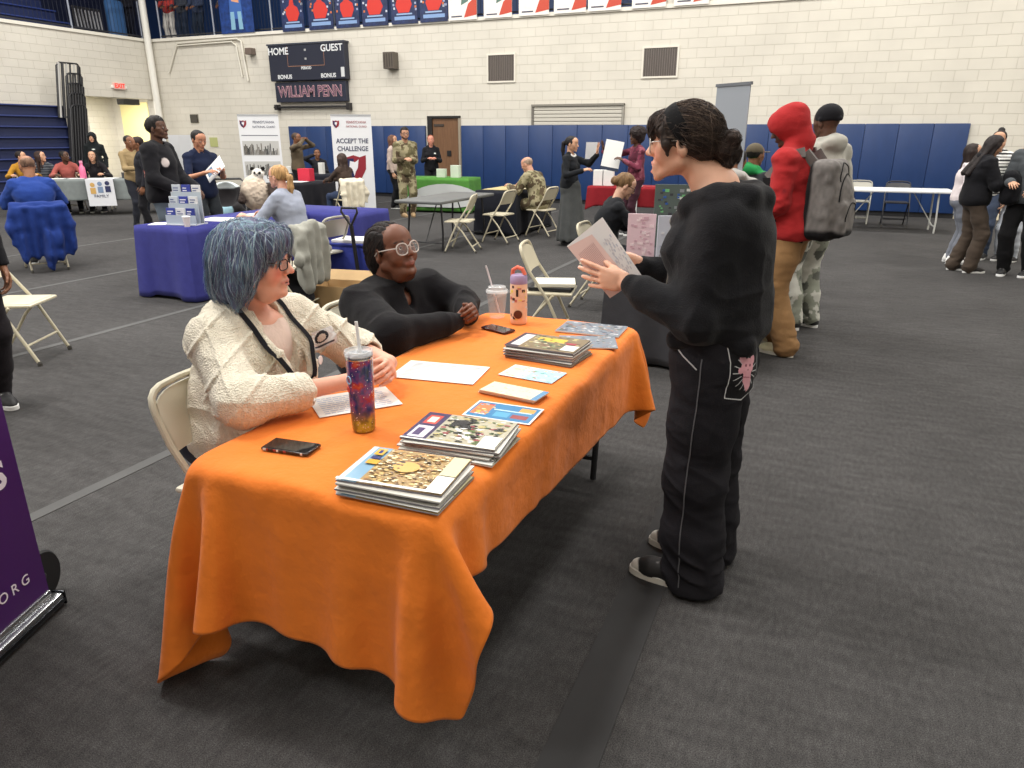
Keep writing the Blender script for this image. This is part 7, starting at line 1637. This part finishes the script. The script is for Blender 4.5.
    def knit(P):
        # cable-like diamonds on the sleeves and yoke, fine ribs elsewhere
        a = P[:, 0] * 38 + P[:, 1] * 20; b = P[:, 2] * 34
        dm = np.minimum(np.abs(np.sin((a + b) * .5)), np.abs(np.sin((a - b) * .5)))
        slv = np.minimum(np.linalg.norm(P - (SRr * .5 + eR * .5), axis=1), np.linalg.norm(P - (SLl * .5 + eL * .5), axis=1)); w = np.clip((.24 - slv) / .08, 0, 1)
        ribs = np.abs(np.sin(P[:, 1] * 165 + P[:, 0] * 60)); k = np.exp(-(np.minimum(np.linalg.norm(P - eR, axis=1), np.linalg.norm(P - eL, axis=1)) / .10) ** 2)
        return .0085 * np.clip(1 - dm * 4, 0, 1) * -w + .0038 * ribs * (1 - w) + .008 * (crease(P, V3(7, 7, 9)) + .4) + .010 * k * crease(P, V3(14, 14, 16), 2.) + .0018 * np.sin(P[:, 0] * 420) * np.sin(P[:, 2] * 420) * w
    T.disp = knit
    card = put(T, 'cardigan', .0042, M_WOOL, root); bc = bvh_of([card] + [o for o in COL.objects if o.parent is root and o.name.split('.')[0] in ('top',)], root)
    # lanyard, badge and stickers
    ribbon('lanyard', [nb + V3(-.02, -.075, .02), nb + V3(.06, -.088, -.03), (-1.665, 1.785, .905), (-1.63, 1.83, .80), (-1.605, 1.870, .70)], .018, .002, (28, 28, 34), root, bc, lift=.007, cast=(.9, -.35, .45))
    ribbon('lanyard', [nb + V3(-.02, .075, .02), nb + V3(.06, .09, -.03), (-1.655, 1.955, .905), (-1.62, 1.92, .80), (-1.60, 1.882, .70)], .018, .002, (28, 28, 34), root, bc, lift=.007, cast=(.9, -.1, .45))
    m = MB(); T_ = Matrix.Translation(Vector((-1.575, 1.935, .850)) - root.location) @ Matrix.Rotation(PI / 2, 4, 'Y') @ Matrix.Rotation(R(-14), 4, 'X'); m.lathe([(.001, 0), (.016, .001), (.016, .004), (.001, .006)], 20, col=(226, 222, 224), M=T_); m.build('round_button', M_GLOSS, root)
    lay = [([(-.035, -.032), (.035, -.032), (.035, .032), (-.035, .032)], (224, 222, 222)), (circ(-.004, .008, .020), (36, 38, 48)), (circ(-.004, .004, .012), (214, 200, 190)), ([(-.03, -.018), (.026, -.018), (.026, -.026), (-.03, -.026)], (70, 72, 84))]
    decal('sticker_badge', bc, (-1.62, 2.035, .905), (.85, -.25, .45), (-.2, .0, 1), lay, root, cell=.0022, m_=M_PAPER, lift=.004)
    # earring on the near ear
    c = Vector(HF.p((.078, -.012, -.045))) - root.location; m = MB(); m.tube([c, c + Vector((0, 0, -.012))], .0012, 6, (40, 36, 36)); m.tube([c + Vector((math.sin(a) * .008, 0, -.021 + math.cos(a) * .009)) for a in [2 * PI * k / 12 for k in range(12)]], .0016, 6, (36, 40, 48), closed=True); m.tube([c + Vector((0, 0, -.030)), c + Vector((0, 0, -.052))], .002, 6, (40, 36, 36)); m.build('earring', M_GLOSS, root, smooth=True)
    # bob
    BL = (86, 112, 136); S = SDF(k=.025, col=BL); S.fr = HF; E = S.ell
    E((0, -.022, .040), (.100, .120, .098)); E((0, -.060, -.02), (.105, .095, .11), k=.04); E((0, -.085, -.085), (.085, .065, .065), k=.04)
    for sx in (-1, 1):
        S.chain([(sx * .075, .015, .045), (sx * .092, -.012, -.01), (sx * .092, -.026, -.065), (sx * .080, -.045, -.125)], [.028, .031, .031, .018], k=.03)
        S.chain([(sx * .062, .060, .048), (sx * .080, .030, .0)], [.020, .008], k=.02)
    E((0, .060, .080), (.070, .045, .035), k=.03)
    E((0, .115, -.05), (.070, .080, .092), mode='s', k=.012); E((0, .09, -.13), (.078, .10, .07), mode='s', k=.015); E((0, .04, -.12), (.055, .06, .07), mode='s', k=.02)
    S.fr = Frame(); o_, M_ = HF.o, HF.M; loc = lambda P: (P - o_) @ M_ / HF.s
    S.disp = lambda P: .0042 * vnoise(loc(P) * V3(70, 70, 9)) + .007 * vnoise(loc(P) * V3(22, 22, 12)) + .002 * vnoise(loc(P) * V3(150, 150, 20))
    pal = np.array([lin(c)[:3] for c in ((94, 124, 148), (132, 158, 172), (94, 104, 132), (112, 108, 136), (158, 174, 184))])
    def tn(P, C):
        q = loc(P); n = vnoise(q * V3(60, 60, 6)); n2 = vnoise(q * V3(25, 25, 9) + 7); i = np.clip(((n * .9 + n2 * .8) * 1.6 + 2.2), 0, 3.99); a = i.astype(int); f = (i - a)[:, None]
        return pal[a] * (1 - f) + pal[np.minimum(a + 1, 4)] * f
    S.tint = tn
    hair = put(S, 'hair', .004, M_HAIR, root)
    crown = HF.p((0, -.03, .13)); stp = surf_points(S, 1100, 6, lambda V: (loc(V)[:, 2] > -.03))
    def flow(P):
        q = P - crown; q[:, 2] = 0; return q * 3 + V3(0, 0, -1) * np.clip(.15 + (crown[2] - P[:, 2])[:, None] * 12, 0, 1.2)
    strands(S, stp, flow, 14, .0125, .0015, ((110, 142, 164), (146, 170, 184), (96, 106, 136), (118, 114, 144), (166, 182, 190), (88, 110, 130)), root=root, parent=hair, seed=8, lift=.010)
bluewoman()
# ================================================================ woman in the black sweater
def sweaterwoman():
    root = root_at('seated woman with dark hair and clear-framed glasses in a black sweater looking up', (-1.99, 2.88, 0))
    SK = (112, 70, 52); HF = Frame((-1.850, 2.870, 1.088), az(-16, 14, 4), 1.14); nb = V3(-1.895, 2.885, .930)
    SRr, SLl = V3(-1.905, 2.665, .862), V3(-1.80, 3.085, .868)
    eR, wR = V3(-1.625, 2.475, .80), V3(-1.475, 2.80, .800)
    eL, wL = V3(-1.60, 3.08, .81), V3(-1.475, 2.905, .805)
    B = SDF(k=.012, col=SK)
    neck_sdf(B, HF, nb, SK, .054, .5); B.ell(nb + V3(.035, -.01, -.08), (.095, .12, .065), col=SK, k=.06)
    head_sdf(B, HF, SK, (142, 84, 76), (36, 26, 24), True, .8, mouth=0, big=True)
    for e, w in ((eR, wR), (eL, wL)): B.cap(e, w, .042, .027, col=SK, k=.02)
    hand_sdf(B, wR + V3(.004, .01, .004), (.30, .9, .22), (-.7, .3, -.35), (-.2, .0, 1), .98, SK, curls=[(45, 62, 40)] * 4, spread=1, thumb=25, nail=(150, 100, 84))
    hand_sdf(B, wL + V3(.004, .0, .012), (.6, -.6, .35), (-.5, -.55, -.4), (-.1, -.2, 1), .98, SK, curls=[(45, 60, 40)] * 4, spread=1, thumb=25, nail=(150, 100, 84))
    B.cap((-2.0, 2.88, .56), (-1.93, 2.88, .85), .13, .12, col=SK)
    for y0, y1 in ((2.78, 2.74), (2.98, 3.02)): B.cap((-1.97, y0, .54), (-1.54, y1, .53), .08, .06, col=SK); B.cap((-1.54, y1, .53), (-1.57, y1, .1), .055, .038, col=SK)
    V, F, C = B.tri(.0044); mesh_np('body', V - np.array(root.location), F, C, M_SKIN, root); eyes2(HF, root, (0, 5)); spectacles(HF, root, (196, 186, 180), 'round', lens=True, th=.0027)
    J = SDF(k=.05, col=(36, 36, 44)); J.ell((-2.0, 2.88, .55), (.18, .22, .11))
    for y0, y1 in ((2.78, 2.74), (2.98, 3.02)): J.chain([(-1.97, y0, .545), (-1.54, y1, .53), (-1.57, y1, .12)], [.115, .09, .07])
    J.disp = lambda P: .006 * vnoise(P * 14); put(J, 'trousers', .012, M_CLOTH, root)
    for y in (2.74, 3.02): shoe(root, (-1.58, y, 0), -90, (40, 38, 40), (60, 58, 58), s=.95)
    T = SDF(k=.05, col=(21, 20, 23))
    T.ell((-1.915, 2.88, .78), (.165, .225, .165)); T.ell((-1.965, 2.88, .62), (.20, .25, .20)); T.ell((-1.79, 2.80, .74), (.10, .105, .10), k=.06); T.ell((-1.77, 2.98, .74), (.10, .105, .10), k=.06)
    T.cap(SRr, SLl, .088, k=.06); T.cap(SRr * .4 + nb * .6 + V3(-.01, 0, -.02), SLl * .4 + nb * .6 + V3(-.01, 0, -.02), .065, k=.06); T.ell(nb + V3(-.05, 0, -.03), (.08, .13, .06), k=.05)
    for a, e, w in ((SRr, eR, wR), (SLl, eL, wL)):
        T.cap(a, e, .098, .080, k=.04); c = e + (w - e) * .86; T.cap(e, c, .078, .052, k=.03); T.cap(c, e + (w - e) * .97, .046, .044, k=.010)
    T.cap(nb + V3(.02, 0, .02), nb + V3(.06, -.01, .16), .050, .085, mode='s', k=.012); T.chain([nb + V3(.04, -.01, .0), nb + V3(.15, -.035, -.085)], [.050, .016], mode='s', k=.012)
    T.plane((0, 0, .44), (0, 0, -1))
    def td(P):
        k = np.exp(-(np.minimum(np.linalg.norm(P - eR, axis=1), np.linalg.norm(P - eL, axis=1)) / .12) ** 2); a = np.exp(-(np.linalg.norm(P - V3(-1.78, 2.62, .78), axis=1) / .10) ** 2)
        return .008 * (crease(P, V3(6, 6, 9)) + .4) + .011 * k * crease(P, V3(13, 13, 15), 2.) + .008 * a * crease(P + 5, V3(15, 15, 8), 2.) + .0012 * vnoise(P * V3(30, 30, 30))
    T.disp = td
    sw = put(T, 'sweater', .006, MATS['black_fleece'], root); bs = bvh_of([sw], root)
    # necklace with pendant
    m = MB(); rl = root.location; pts = [nb + V3(-.02, -.058, .03), nb + V3(.045, -.050, -.005), nb + V3(.098, -.034, -.062), nb + V3(.062, .028, -.012), nb + V3(-.01, .058, .03)]; Q = [Vector(p) - rl for p in pts]; m.tube(Q, .0014, 6, (200, 196, 190)); m.lathe([(.001, -.006), (.006, 0), (.001, .006)], 8, tuple(Q[2] + Vector((.004, 0, -.008))), (226, 226, 230)); m.build('necklace', M_CHROME, root)
    DK = (30, 24, 24); S = SDF(k=.02, col=DK); S.fr = HF; E = S.ell
    E((0, -.022, .036), (.0835, .102, .088)); E((0, -.070, -.01), (.075, .06, .075), k=.03); E((0, -.095, -.045), (.055, .042, .06), k=.03)
    E((0, .105, -.040), (.078, .085, .104), mode='s', k=.012); E((0, .03, -.095), (.13, .09, .075), mode='s', k=.012)
    S.fr = Frame(); o_, M_ = HF.o, HF.M; loc = lambda P: (P - o_) @ M_ / HF.s
    S.disp = lambda P: .0035 * np.sin(loc(P)[:, 0] * 230 + 3 * vnoise(loc(P) * 15)) * np.clip(loc(P)[:, 2] * 20, 0, 1) + .0025 * vnoise(P * 60)
    S.tint = lambda P, C: np.clip(C * (1 + .5 * vnoise(loc(P) * V3(160, 25, 60)))[:, None], 0, 1)
    hair = put(S, 'hair', .0035, M_HAIR, root); bk = HF.p((0, -.12, -.03)); strands(S, surf_points(S, 420, 11, lambda V: loc(V)[:, 2] > -.02), lambda P: (bk - P) * 6, 10, .012, .0017, (DK, (48, 38, 36), (70, 58, 54)), root=root, parent=hair, seed=12)
sweaterwoman()
